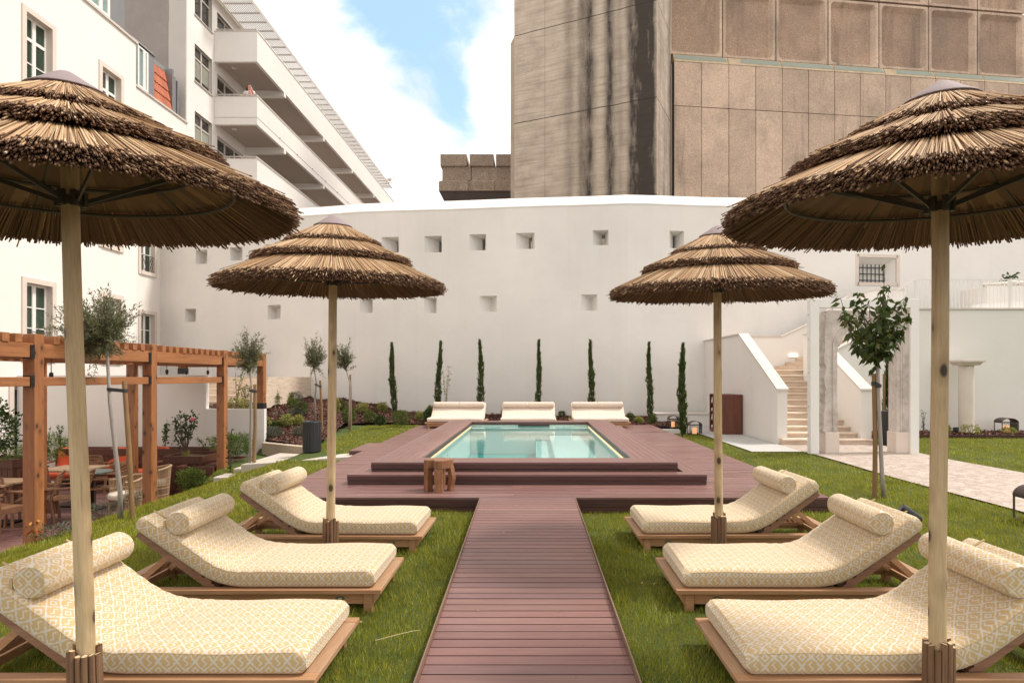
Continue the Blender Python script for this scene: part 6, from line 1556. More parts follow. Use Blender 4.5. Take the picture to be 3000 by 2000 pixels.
for i, ((x, y), rz, lb) in enumerate(LO):
    o = lou if i == 0 else copy_tree(lou); o.location = (x, y, 0); o.rotation_euler = (0, 0, rz + (0, .006, -.01, .004, -.008, .012)[i]); o['label'] = lb
    for ch in o.children:
        if ch.name.startswith('bolster') and i: ch.location = ((.012, -.008, .016, -.014, .006)[i - 1] * .6, (.01, -.015, .012, -.008, .014)[i - 1], 0); ch.rotation_euler = (0, 0, (.02, -.015, .012, -.022, .017)[i - 1])

# ---------------------------------------------------------------- double daybeds
dbd = thing('daybed', 'x', 'daybed', (0, 0, ZD), group='double daybeds behind the pool')
# local: foot towards -Y, width along x
DW = 1.60
s_ = MB(); s_.box(-DW / 2 - .05, DW / 2 + .05, 0, .09, .13, .17); s_.box(-DW / 2 - .05, -DW / 2 + .03, .091, 1.7, .13, .17); s_.box(DW / 2 - .03, DW / 2 + .05, .091, 1.7, .13, .17); s_.build('frame', M_teakX, dbd, world=False, bevel=.004)
s_ = MB(); s_.box(-DW / 2, DW / 2, .03, .06, .06, .129); s_.build('apron', M_teakX, dbd, world=False)
for sx in (-1, 1):
    for y in (.04, 1.55): s_ = MB(); s_.box(sx * (DW / 2 - .06) - .035, sx * (DW / 2 - .06) + .035, y, y + .07, 0, .129); s_.build('leg', M_teakX, dbd, world=False)
s_ = MB(); s_.hexa([(-DW / 2 + .05, .75, .14), (DW / 2 - .05, .75, .14), (DW / 2 - .05, .80, .14), (-DW / 2 + .05, .80, .14)], [(-DW / 2 + .15, 1.38, .55), (DW / 2 - .15, 1.38, .55), (DW / 2 - .15, 1.42, .55), (-DW / 2 + .15, 1.42, .55)]); s_.build('backrest', M_teak_dk, dbd, world=False)
mh = thing('tmp', None, None)
mo, (cx2, cz2, a2, ss2) = cushion_sweep(0, 1.52, .62, .95, R(36), DW, .12, -.03, .172, -1, 40, .002, 'mattress', M_check, mh, 5)
mo.parent = dbd; mo.rotation_euler = (0, 0, -PI / 2)
bpy.data.objects.remove(mh)
for sx in (-1, 1):
    k = 33; b_ = bolster((cx2[k] + math.sin(a2[k]) * .205, 0, cz2[k] + math.cos(a2[k]) * .20), 0, .088, .755, 'bolster', M_check, dbd); b_.rotation_euler = (0, 0, -PI / 2); b_.location = (sx * .385, 0, 0)
DB = [((-2.27, 17.55), 'cream double daybed left of the pool end, beside a cypress'), ((-.16, 17.55), 'cream double daybed directly behind the pool'), ((1.93, 17.55), 'cream double daybed right of the pool end')]
for i, ((x, y), lb) in enumerate(DB):
    o = dbd if i == 0 else copy_tree(dbd); o.location = (x, y, ZD); o['label'] = lb

# ---------------------------------------------------------------- stool
sto = thing('root_stool', 'chunky reddish stool carved from a tree root standing on the deck by the pool steps', 'stool', (-1.22, 7.97, ZD))
def lump(pts, f=.006, seed=0):
    g = random.Random(seed); return [(x + g.uniform(-f, f), y + g.uniform(-f, f), z) for x, y, z in pts]
def leg(outline, nm, seed, bulge=None):
    """vertical leg: stack of irregular quads"""
    s_ = MB(); V = []; nz = 9; m = len(outline); g = random.Random(seed)
    for k in range(nz):
        z = .405 * k / (nz - 1); c = Vector((sum(p[0] for p in outline) / m, sum(p[1] for p in outline) / m))
        for (x, y) in outline:
            q = c + (Vector((x, y)) - c) * (1 + .05 * math.sin(k * 1.3 + seed) + g.uniform(-.03, .03)); V.append((q.x + (bulge(z) if bulge else 0), q.y, z))
    s_.addmesh(V, [(k * m + i, k * m + (i + 1) % m, (k + 1) * m + (i + 1) % m, (k + 1) * m + i) for k in range(nz - 1) for i in range(m)] + [tuple(range(m))[::-1], tuple((nz - 1) * m + i for i in range(m))])
    return s_.build(nm, M_stool, sto, world=False, bevel=.004)
leg([(-.195, -.075), (-.145, -.09), (-.09, -.02), (-.10, .05), (-.18, .04)], 'leg', 1)
leg([(-.045, -.165), (-.01, -.175), (.055, -.16), (.06, -.07), (-.03, -.06)], 'leg', 2)
leg([(.09, -.03), (.14, -.05), (.18, -.01), (.17, .06), (.09, .05)], 'leg', 3, lambda z: .028 * math.exp(-((z - .17) / .10) ** 2) - .02 * (z > .34))
leg([(-.04, .10), (.04, .10), (.05, .17), (-.03, .18)], 'leg', 4)
s_ = MB(); top = [(-.195, -.07), (-.14, -.088), (-.075, -.055), (-.045, -.165), (.0, -.178), (.055, -.16), (.13, -.085), (.165, -.02), (.17, .06), (.08, .12), (.04, .17), (-.03, .18), (-.09, .10), (-.18, .05)]
s_.prism([(x, y, .295) for x, y in top], (0, 0, .112)); s_.build('seat', M_stool, sto, world=False, bevel=.008)
# ---------------------------------------------------------------- trees
def rvec(n): return norm(rng.normal(size=(n, 3)))
def leaves(name, P, D, L, Wd, mat, parent, droop=0.0, fold=.25):
    off = np.zeros(3); p = parent
    while p is not None: off += np.array(p.location); p = p.parent
    V, fq = leaf_arrays(P - off, D, L, Wd, droop, fold); return np_mesh(name, V, fq, mat, parent)
def spt(px, py, Y): return np.array([PX(px, Y), Y, PZ(py, Y)])
def stake(base, top, r, label, tie=None, tie_to=None):
    t_ = thing('tree_stake', label, 'stake', base, group='wooden tree stakes')
    s_ = MB(); b = Vector(base); tp = Vector(top); mid = b.lerp(tp, .5) + Vector((.012, 0, 0)); s_.tube([b - Vector((0, 0, .1)), b, mid, tp], [r * 1.05, r * 1.05, r, r * .92], 12); s_.build('post', M_stake, t_, smooth='auto')
    if tie_to is not None:
        s_ = MB(); a = Vector(tie_to); c = b.lerp(tp, tie); 
        s_.cyl(c - Vector((0, 0, .025)), c + Vector((0, 0, .025)), r * 1.12, n=12); s_.cyl(a - Vector((0, 0, .022)), a + Vector((0, 0, .022)), .036, n=12); s_.bar(a + Vector((0, -.03, 0)), c + Vector((0, -.04, 0)), .006, .05); s_.build('tie_strap', M_char, t_)
    return t_
def olive(trunk_pts, r0, crown_c, crown_r, nb, lpb, label, leafL=.05, sprigs=(), seed=0):
    g = np.random.default_rng(seed); base = Vector(trunk_pts[0])
    t_ = thing('olive_tree', label, 'tree', base, group='young olive trees')
    s_ = MB(); n = len(trunk_pts); s_.tube([Vector(p) for p in trunk_pts], [r0 * (1 - .5 * i / (n - 1)) for i in range(n)], 10); tr_ = s_.build('trunk', M_bark, t_, smooth=True)
    top = np.array(trunk_pts[-1]); C = np.array(crown_c); Rr = np.array(crown_r)
    s_ = MB(); P, D = [], []
    for b in range(nb):
        d = norm(g.normal(size=3)); rad = g.uniform(.25, 1.0) ** .55; tgt = C + d * Rr * rad
        if b < len(sprigs): tgt = np.array(sprigs[b])
        st = top + (C - top) * g.uniform(0, .75); 
        mid = st + (tgt - st) * .5 + g.normal(0, .03, 3) + np.array([0, 0, .02]); 
        pts = [st, mid, tgt]; s_.tube([tuple(p) for p in pts], [.008, .005, .0025], 4, caps=False)
        k = lpb; tt = g.uniform(.25, 1.12, k); bz = ((1 - tt) ** 2)[:, None] * st + (2 * tt * (1 - tt))[:, None] * mid + (tt ** 2)[:, None] * tgt
        ax = norm(tgt - mid); dd = norm(ax * .8 + g.normal(size=(k, 3)) * .62 + np.array([0, 0, .25])); P.append(bz + g.normal(0, .022, (k, 3))); D.append(dd)
    s_.build('limb', M_twig, tr_)
    P = np.concatenate(P); D = np.concatenate(D); leaves('crown', P, D, g.uniform(.7, 1.25, len(P)) * leafL, leafL * .24, M_olive, t_)
    return t_
ob = at(353, 1521, lawn_z); Y = ob[1]
olive([ob, spt(352, 1440, Y), spt(336, 1300, Y), spt(322, 1180, Y), spt(316, 1070, Y), spt(312, 1010, Y)], .036, spt(284, 960, Y), (.60, .50, .52), 170, 46, 'largest olive tree with a bent grey trunk in front of the pergola', .058, [spt(133, 960, Y), spt(205, 875, Y), spt(172, 905, Y), spt(150, 930, Y), spt(235, 1000, Y), spt(170, 990, Y), spt(384, 925, Y), spt(392, 900, Y), spt(262, 1085, Y), spt(275, 1095, Y), spt(322, 850, Y), spt(318, 870, Y), spt(200, 930, Y), spt(180, 950, Y), spt(225, 900, Y)], 1)
sb_ = at(388, 1516, lawn_z); stake(sb_, spt(364, 1116, sb_[1]), .034, 'thick round stake tied to the bent olive trunk in front of the pergola', .93, spt(321, 1140, Y))
ob = at(732, 1380, lawn_z); Y = ob[1]
olive([ob, spt(734, 1290, Y), spt(735, 1200, Y), spt(737, 1130, Y), spt(730, 1080, Y)], .030, spt(727, 1035, Y), (.30, .30, .44), 85, 38, 'slender olive tree staked beside the far corner post of the pergola', .058, [spt(672, 1040, Y), spt(690, 1010, Y), spt(704, 1105, Y), spt(784, 1035, Y), spt(722, 968, Y), spt(700, 1060, Y), spt(770, 990, Y)], 2)
sb_ = at(744, 1378, lawn_z); stake(sb_, spt(747, 1126, sb_[1]), .034, 'round stake strapped to the slender olive beside the pergola corner post', .92, spt(736, 1143, Y))
ob = at(922, 1236, mulch_z); Y = ob[1]
olive([ob, spt(923, 1170, Y), spt(927, 1120, Y), spt(920, 1080, Y)], .030, spt(922, 1045, Y), (.28, .28, .50), 80, 36, 'olive tree behind the black slatted litter bin', .065, [spt(893, 1000, Y), spt(926, 982, Y), spt(915, 1000, Y), spt(912, 1105, Y), spt(946, 1100, Y), spt(940, 1000, Y), spt(895, 1020, Y)], 3)
sb_ = at(943, 1262, mulch_z); stake(sb_, spt(938, 1114, sb_[1]), .030, 'straight stake between the litter bin and the parasol pole', .88, spt(926, 1126, Y))
ob = at(1022, 1257, mulch_z); Y = ob[1]
olive([ob, spt(1024, 1180, Y), spt(1025, 1120, Y), spt(1016, 1090, Y)], .028, spt(1004, 1048, Y), (.30, .30, .38), 70, 36, 'olive tree just right of the farther left parasol pole', .065, [spt(1024, 998, Y), spt(984, 1015, Y), spt(1036, 1075, Y), spt(1022, 1010, Y), spt(976, 1040, Y)], 4)
stake(tuple(at(1027, 1255, mulch_z)), spt(1026, 1097, Y + .05), .030, 'stake standing close against the olive trunk at the lawn corner')
# right young tree with drooping leaves
tb_ = at(2590, 1459, lawn_z); Y = tb_[1]
t_ = thing('ornamental_tree', 'young broad leaved tree with upswept branches on the lawn before the portal', 'tree', tb_)
s_ = MB(); s_.tube([tb_, spt(2584, 1390, Y), spt(2580, 1300, Y), spt(2575, 1200, Y), spt(2572, 1100, Y), spt(2571, 1060, Y)], [.030, .027, .025, .023, .022, .024], 10); tk = s_.build('trunk', M_bark, t_, smooth=True)
s_ = MB(); P, D = [], []; g = np.random.default_rng(11); org = spt(2571, 1062, Y)
ends = [(2462, 873), (2470, 905), (2485, 960), (2510, 1010), (2505, 880), (2520, 870), (2545, 880), (2552, 930), (2535, 985), (2575, 905), (2580, 860), (2592, 790), (2590, 830), (2604, 850), (2610, 900), (2620, 960), (2638, 880), (2650, 875), (2660, 925), (2640, 960), (2600, 985), (2615, 1010), (2560, 960), (2585, 940), (2567, 1000), (2545, 1025), (2598, 930), (2628, 905), (2500, 930), (2530, 930)]
for i, (px, py) in enumerate(ends):
    e_ = spt(px, py, Y + g.uniform(-.28, .28)); m_ = org + (e_ - org) * .45 + np.array([(e_ - org)[0] * .18, 0, -.05]) 
    s_.tube([tuple(org), tuple(m_), tuple(e_)], [.012, .007, .003], 5, caps=False)
    k = 24; tt = g.uniform(.34, 1.06, k); bz = ((1 - tt) ** 2)[:, None] * org + (2 * tt * (1 - tt))[:, None] * m_ + (tt ** 2)[:, None] * e_
    P.append(bz + g.normal(0, .012, (k, 3))); dd = g.normal(size=(k, 3)); dd[:, 2] = -np.abs(dd[:, 2]) * .9 - .25; D.append(norm(dd))
for q in (spt(2560, 1075, Y), spt(2553, 1080, Y), spt(2565, 1070, Y)): P.append(q[None]); D.append(np.array([[-.4, 0, -1.0]]))
s_.build('limb', M_twig, tk); P = np.concatenate(P); D = np.concatenate(D); leaves('crown', P, D, g.uniform(.085, .145, len(P)), g.uniform(.042, .064, len(P)), M_prun, t_, .12, .12)
sb_ = at(2563, 1458, lawn_z); stake(sb_, spt(2560, 1094, sb_[1]), .030, 'square brown stake tied to the young tree on the right lawn', .92, spt(2574, 1130, Y))

# cypresses
def cypress(px, top, base, Y, w, zfn, label, lean=0, seed=0, n=1500):
    g = np.random.default_rng(seed); x = PX(px, Y); zb = float(zfn(x, Y)) if zfn else 0; zt = PZ(top, Y); H = zt - zb
    t_ = thing('cypress', label, 'tree', (x, Y, zb), group='slim cypresses along the white wall')
    s_ = MB(); s_.tube([(x, Y, zb - .05), (x + lean * .5, Y, zb + H * .5), (x + lean, Y, zb + H * .93)], [.022, .016, .004], 6); s_.build('trunk', M_twig, t_)
    h = g.uniform(.02, 1, n) ** .92; prof = w / 2 * np.clip(np.minimum(1, (h + .04) * 6) * (1 - h ** 2.6) * (.86 + .14 * np.sin(h * 17 + seed) + .10 * np.sin(h * 41 + 2 * seed)), .008, None)
    a = g.uniform(0, 2 * PI, n); rr_ = prof * np.sqrt(g.uniform(.1, 1, n)) * (1 + .18 * np.sin(a * 3 + h * 22))
    P = np.stack([x + lean * h + .018 * np.sin(h * 7 + seed) + rr_ * np.cos(a), Y + rr_ * np.sin(a), zb + h * H * .965], -1)
    D = np.stack([np.cos(a) * .33, np.sin(a) * .33, np.ones(n)], -1) + g.normal(0, .16, (n, 3))
    leaves('crown', P, D, g.uniform(.07, .15, n), g.uniform(.018, .035, n), M_cyp, t_, 0, .3)
bz_ = lambda x, y: mulch_z(np.array(x), np.array(y))
cypress(1155, 1002, 1203, 20.3, .21, bz_, 'slim cypress farthest left along the white wall, leaning slightly', -.10, 1)
cypress(1281, 996, 1215, 20.0, .20, bz_, 'slim cypress behind the left daybed with a light green shrub beside it', .10, 2)
cypress(1411, 993, 1215, 19.9, .22, bz_, 'slim cypress just right of the left daybed', -.06, 3)
cypress(1576, 993, 1200, 19.9, .17, bz_, 'slim cypress rising behind the middle daybed', .04, 4)
cypress(1733, 993, 1200, 19.9, .20, bz_, 'slim cypress rising behind the right daybed', -.03, 5)
cypress(1904, 1000, 1218, 19.8, .20, bz_, 'slim cypress between the right daybed and the white plinth', -.03, 6)
cypress(1999, 1003, 1278, 16.5, .22, lambda x, y: lawn_z(np.array(x), np.array(y)), 'nearest cypress standing at the deck corner between two lanterns', 0, 7, 2200)
cypress(2603, 1000, 1260, 14.9, .21, lambda x, y: lawn_z(np.array(x), np.array(y)), 'cypress behind the stone portal jamb beside the slatted bin', 0, 8)
sc_ = thing('tree_stake', 'thin stake beside the cypress behind the stone portal', 'stake', (PX(2590, 14.85), 14.85, .06), group='wooden tree stakes'); s_ = MB(); s_.cyl((PX(2590, 14.85), 14.85, 0), (PX(2590, 14.85), 14.85, PZ(1095, 14.85)), .03, n=10); s_.build('post', M_stake, sc_)

# ---------------------------------------------------------------- shrubs
def shrub(pos, rx, rz_, mat, n, L, Wd, label, name='shrub', up=.35, seed=0, stems=5, group='shrubs in the mulch bed'):
    g = np.random.default_rng(seed + 100); x, y, z = pos; t_ = thing(name, label, 'shrub', pos, group=group)
    s_ = MB()
    for k in range(stems):
        a = g.uniform(0, 2 * PI); s_.tube([(x, y, z - .02), (x + .4 * rx * math.cos(a), y + .4 * rx * math.sin(a), z + rz_ * .9), (x + .75 * rx * math.cos(a), y + .75 * rx * math.sin(a), z + rz_ * g.uniform(1.2, 1.8))], [.007, .005, .002], 4, caps=False)
    s_.build('stem', M_twig, t_)
    d = norm(g.normal(size=(n, 3))); nd = np.array([1 + .22 * math.sin(3 * q) for q in g.uniform(0, 6, n)]); cl = 1 + .20 * np.sin(d[:, 0] * 5 + seed) * np.cos(d[:, 1] * 6 + 2 * seed) + .10 * np.sin(d[:, 2] * 9 + seed)
    r = g.uniform(.15, 1, n) ** .42 * cl
    P = np.array([x, y, z + rz_ * .92]) + d * r[:, None] * np.array([rx, rx, rz_]); P[:, 2] = np.maximum(P[:, 2], z + .01)
    D = norm(d + np.array([0, 0, up]) + g.normal(0, .55, (n, 3))); leaves('foliage', P, D, g.uniform(.7, 1.3, n) * L, g.uniform(.7, 1.3, n) * Wd, mat, t_)
    return t_
def spiky(pos, n, L, Wd, mat, label, name='spiky_plant', seed=0, group='shrubs in the mulch bed'):
    g = np.random.default_rng(seed + 50); t_ = thing(name, label, 'plant', pos, group=group); mb = MB(); x, y, z = pos
    for k in range(n):
        a = g.uniform(0, 2 * PI); l = L * g.uniform(.6, 1.1); el = g.uniform(.3, 1.2); dx, dy = math.cos(a), math.sin(a); pts = []
        for t in np.linspace(0, 1, 5): rr_ = l * math.cos(el) * t; pts.append((x + dx * rr_, y + dy * rr_, z + l * math.sin(el) * t - .55 * l * t * t * math.cos(el)))
        for i in range(4):
            wa, wb = Wd * (1 - i / 4), Wd * (1 - (i + 1) / 4); p, q = pts[i], pts[i + 1]; mb.face([(p[0] - dy * wa, p[1] + dx * wa, p[2]), (p[0] + dy * wa, p[1] - dx * wa, p[2]), (q[0] + dy * wb, q[1] - dx * wb, q[2]), (q[0] - dy * wb, q[1] + dx * wb, q[2])])
    mb.build('leaf_rosette', mat, t_); return t_
SH = [ # px, py(base), width px, height px, kind, label
 (800, 1192, 40, 50, 'box', 'tall rounded green shrub beside the pergola corner post'), (838, 1180, 38, 36, 'yel', 'pale leafy shrub against the white wall left of two olive shrubs'), (866, 1180, 36, 34, 'lav', 'grey leafy shrub against the white wall behind the round dark shrub'),
 (882, 1214, 40, 40, 'cyp', 'round dark clipped looking shrub on the mulch slope'), (858, 1196, 34, 32, 'box', 'olive green shrub between the pale shrub and the round dark shrub'), (780, 1166, 30, 36, 'box', 'shrub half hidden behind the pergola corner post'),
 (840, 1246, 34, 34, 'yel', 'yellow green shrub in the middle of the mulch slope'), (874, 1242, 30, 26, 'yel', 'small yellow shrub on the slope left of the litter bin'), (802, 1282, 44, 34, 'lav', 'grey green tuft low on the mulch slope above the kerb'), (878, 1276, 32, 26, 'lav', 'small grey herb on the slope behind the litter bin'),
 (779, 1252, 22, 34, 'yel', 'yellow green shrub touching the white wall end'), (868, 1216, 46, 22, 'lav', 'low grey brown herb mound below the round dark shrub'), (808, 1246, 22, 14, 'box', 'tiny green seedling in the mulch above the grey tuft'), (880, 1322, 26, 36, 'lav', 'grey lavender clump beside the foot of the litter bin'),
 (984, 1204, 22, 40, 'yel', 'variegated shrub against the wall right of the parasol pole'), (1001, 1204, 24, 34, 'cyp', 'dark conical shrub right of the parasol pole'), (1022, 1236, 42, 46, 'box', 'bushy green shrub behind the olive at the lawn corner'), (1062, 1208, 30, 30, 'yel', 'small variegated shrub against the wall left of the first cypress'),
 (1083, 1238, 36, 38, 'box', 'dense green bush at the lawn edge, left of its smaller neighbour'), (1114, 1244, 32, 28, 'dark', 'smaller dark bush at the lawn edge below the first cypress'), (1120, 1206, 30, 28, 'yel', 'pale shrub against the wall just left of the first cypress'), (1174, 1244, 52, 46, 'box', 'largest green bush at the lawn edge right of the first cypress'),
 (1199, 1204, 20, 32, 'yel', 'yellow upright shrub against the wall between two cypresses'), (1229, 1232, 24, 28, 'yel', 'pale variegated shrub at the deck corner'), (1258, 1238, 34, 44, 'dark', 'dark bush at the corner of the left daybed'), (1262, 1216, 22, 30, 'yel', 'variegated shrub behind the left daybed against the wall'),
 (1479, 1218, 18, 26, 'box', 'small green shrub left of the middle daybed'), (1622, 1230, 14, 14, 'yel', 'tiny yellow plant just right of the middle daybed'), (1646, 1222, 20, 20, 'box', 'small green shrub between the middle and right daybeds'), (1677, 1232, 18, 14, 'yel', 'low yellow plant just left of the right daybed'),
 (1846, 1230, 22, 22, 'box', 'green shrub just right of the right daybed'), (1872, 1238, 24, 18, 'yel', 'low yellowish shrub left of the last wall cypress'), (1912, 1240, 24, 28, 'box', 'green shrub at the corner of the white plinth'), (1985, 1262, 26, 18, 'yel', 'small shrub in front of the lantern by the plinth')]
KM = {'box': (M_box, .034, .020), 'yel': (M_yel, .045, .022), 'lav': (M_lav, .055, .010), 'cyp': (M_cyp, .045, .014), 'dark': (M_dark, .045, .024)}
for i, (px, py, w, h, k, lb) in enumerate(SH):
    pos = at(px, py, mulch_z if py < 1300 and px < 1940 else lawn_z); sc = pos[1] / F; m, L, Wd = KM[k]
    shrub(pos, w * sc * .5, h * sc * .5, m, int(260 + w * h * .55), L * (.8 + pos[1] / 60), Wd * (.8 + pos[1] / 60), lb, seed=i)
spiky(at(812, 1222, mulch_z), 60, .34, .012, M_lav, 'spiky grey green rosette plant near the top of the mulch slope', seed=1)
# tall light climber by the second cypress
def weed(pos, H, n, mat, label, L=.06, Wd=.03, name='tall_plant', seed=0, spread=.10, group=None, bloom=None):
    g = np.random.default_rng(seed + 9); t_ = thing(name, label, 'plant', pos, group=group); x, y, z = pos; s_ = MB(); P, D = [], []
    for k in range(3):
        a = g.uniform(0, 2 * PI); ex = x + spread * math.cos(a); ey = y + spread * math.sin(a); hh = H * g.uniform(.8, 1); mx_, my_ = x + spread * .3 * math.cos(a), y + spread * .3 * math.sin(a)
        s_.tube([(x, y, z - .02), (mx_, my_, z + hh * .55), (ex, ey, z + hh)], [.008, .006, .003], 5, caps=False)
        tt = g.uniform(.12, 1.0, n // 3); 
        P.append(np.stack([x + (ex - x) * tt ** 1.6, y + (ey - y) * tt ** 1.6, z + hh * tt], -1) + g.normal(0, .02, (len(tt), 3))); D.append(norm(g.normal(size=(len(tt), 3)) + np.array([0, 0, .25])))
        tip = (ex, ey, z + hh)
    s_.build('stem', M_twig, t_); P = np.concatenate(P); D = np.concatenate(D); leaves('foliage', P, D, L, Wd, mat, t_, .1)
    if bloom: s_ = MB(); s_.ball(tip, .03, n=8, m=5, sq=(1, 1, .7)); s_.build('flower', bloom, t_)
    return t_
weed((PX(1306, 19.9), 19.9, .30), PZ(1066, 19.9) - .30, 110, M_yel, 'tall airy yellow green climber beside the second cypress', .085, .036, seed=1, spread=.13)
# terrace plants behind the white wall (left)
weed(spt(693, 1195, 15.4), .95, 60, M_yel, 'wispy yellow plant above the white wall by the pergola', .08, .03, seed=2, spread=.2); shrub(tuple(spt(722, 1196, 15.3)), .18, .11, M_yel, 300, .05, .022, 'yellow shrub on top of the white wall', seed=70); shrub(tuple(spt(690, 1196, 15.3)), .22, .14, M_yel, 350, .05, .022, 'pale yellow bush beside the stone steps above the wall', seed=71); shrub(tuple(spt(722, 1172, 16.5)), .16, .22, M_box, 300, .04, .022, 'dark green bush behind the slender olive', seed=72)
# patio plants
shrub(tuple(spt(-6, 1340, 11.9)), .30, .55, M_dark, 1100, .075, .042, 'glossy dark shrub growing in the far left planter', up=.5, seed=80, group='patio plants')
shrub(tuple(spt(10, 1345, 11.8)), .36, .10, M_fern, 500, .09, .012, 'feathery green fringe along the far left planter', seed=81, group='patio plants')
shrub(tuple(spt(140, 1345, 14.3)), .50, .28, M_fern, 1500, .10, .014, 'feathery fern mass left of the orange armchair', seed=82, group='patio plants')
weed(tuple(spt(138, 1340, 14.5)), .75, 48, M_dark, 'dark leafy rose sapling beside the hotel door', .085, .045, 'rose_bush', 3, .12, 'patio plants'); weed(tuple(spt(178, 1330, 14.5)), .70, 40, M_dark, 'rose sapling against the shaded wall left of the parasol pole', .08, .045, 'rose_bush', 4, .12, 'patio plants')
weed(tuple(spt(484, 1310, 14.6)), .62, 70, M_dark, 'rose bush against the shaded wall left of the rose tree', .085, .05, 'rose_bush', 5, .2, 'patio plants'); weed(tuple(spt(455, 1320, 14.6)), .30, 50, M_dark, 'low rose shoot beside the middle pergola post', .08, .045, 'rose_bush', 6, .2, 'patio plants')
weed(tuple(spt(600, 1320, 14.5)), .34, 36, M_dark, 'small flowering shoot near the far pergola post', .06, .03, 'rose_bush', 7, .2, 'patio plants', M_petal_y)
shrub(tuple(spt(690, 1330, 13.5)), .34, .22, M_fern, 1500, .11, .012, 'bright feathery fern spilling over the planter by the far pergola post', up=.1, seed=83, group='patio plants'); shrub(tuple(spt(655, 1318, 14.2)), .30, .18, M_fern, 900, .11, .012, 'feathery fern behind the far pergola post', seed=86, group='patio plants')
weed(tuple(spt(675, 1390, 12.6)), 1.1, 60, M_dark, 'thin sapling with dark leaves above the bright fern', .07, .035, 'rose_bush', 8, .10, 'patio plants')
# rose tree in the square planter
t_ = thing('rose_tree', 'small rose tree with a pink bloom in the square planter', 'tree', tuple(spt(545, 1334, 13.7))); g = np.random.default_rng(21); s_ = MB(); P, D = [], []; o_ = spt(546, 1334, 13.7)
for px, py in ((515, 1235), (525, 1250), (530, 1225), (550, 1240), (560, 1225), (568, 1215), (545, 1260), (535, 1270), (520, 1290), (558, 1260), (572, 1222), (527, 1215), (510, 1222), (548, 1215)):
    e_ = spt(px, py, 13.7 + g.uniform(-.25, .25)); m_ = o_ + (e_ - o_) * .6 + np.array([-.04, 0, 0]); s_.tube([tuple(o_), tuple(m_), tuple(e_)], [.010, .007, .003], 5, caps=False); k = 20; tt = g.uniform(.62, 1.08, k); P.append(o_ + (e_ - o_) * tt[:, None] + g.normal(0, .04, (k, 3))); D.append(norm(g.normal(size=(k, 3)) + np.array([0, 0, .3])))
tk = s_.build('trunk', M_twig, t_); leaves('crown', np.concatenate(P), np.concatenate(D), .085, .048, M_dark, t_); s_ = MB(); s_.ball(tuple(spt(563, 1228, 13.4)), .045, n=8, m=6); s_.build('flower', M_petal_pink, t_)
spiky(tuple(spt(545, 1338, 13.7)), 110, .30, .007, M_yel, 'fringe of fine grass edging the soil in the square planter', 'planter_grass', 5, 'patio plants')
bp = at(560, 1432, lawn_z); shrub((bp[0], bp[1], bp[2]), .245, .215, M_box, 2600, .035, .020, 'round clipped looking green bush at the lawn edge before the square planter', seed=84, group='patio plants')
lp_ = at(105, 1590, lawn_z); shrub((lp_[0] + .05, lp_[1] + .2, lp_[2]), .26, .10, M_lav, 420, .05, .014, 'low grey green herb clump at the foot of the front pergola post', seed=85, group='patio plants')
lp_ = at(90, 1590, lawn_z); t_ = thing('autumn_shoot', 'small orange leaved shoot at the foot of the front pergola post', 'plant', lp_); P = np.array(lp_) + rng.normal(0, 1, (46, 3)) * np.array([.05, .05, .07]) + np.array([.02, 0, .18]); s_ = MB(); s_.cyl(lp_, (lp_[0] + .03, lp_[1], lp_[2] + .42), .006, .003, 5); s_.build('stem', M_twig, t_); leaves('foliage', P, rvec(46), .06, .035, M_autumn, t_)
shrub(tuple(at(395, 1470, lawn_z)), .22, .09, M_lav, 300, .06, .008, 'wispy lavender tuft at the lawn edge by the middle pergola post', seed=87, group='patio plants'); shrub(tuple(at(300, 1512, lawn_z)), .26, .11, M_lav, 380, .06, .009, 'grey lavender tuft left of the largest olive trunk', seed=88, group='patio plants'); weed(tuple(at(448, 1462, lawn_z)), .85, 34, M_box, 'thin sapling in front of the middle pergola post', .07, .03, 'sapling', 9, .10, 'patio plants')
# right side planting
yb = 16.5
for px, py, k, lb, w, h in ((2842, 1287, 'yel', 'bright yellow shrub left of the stone column foot', .26, .13), (2955, 1288, 'yel', 'low yellow shrub in front of the wall lantern', .20, .09), (2776, 1272, 'yel', 'thin yellow shoot near the black floodlight in the mulch', .06, .12)):
    x = PX(px, yb - .2); m, L, Wd = KM[k]; shrub((x, yb - .2, .14), w, h, m, 380, .055, .022, lb, seed=int(px), group='plants before the terrace wall')
weed((PX(2705, 16.6), 16.6, .14), .62, 60, M_lav, 'tall spindly weed against the terrace wall beside the white frame', .06, .018, 'tall_plant', 12, .07)
x = PX(2972, 19.2); weed((x, 19.4, PZ(838, 19.2)), .42, 60, M_dark, 'bushy green plant growing in the stone rimmed planter', .16, .07, 'terrace_plant', 13, .18)

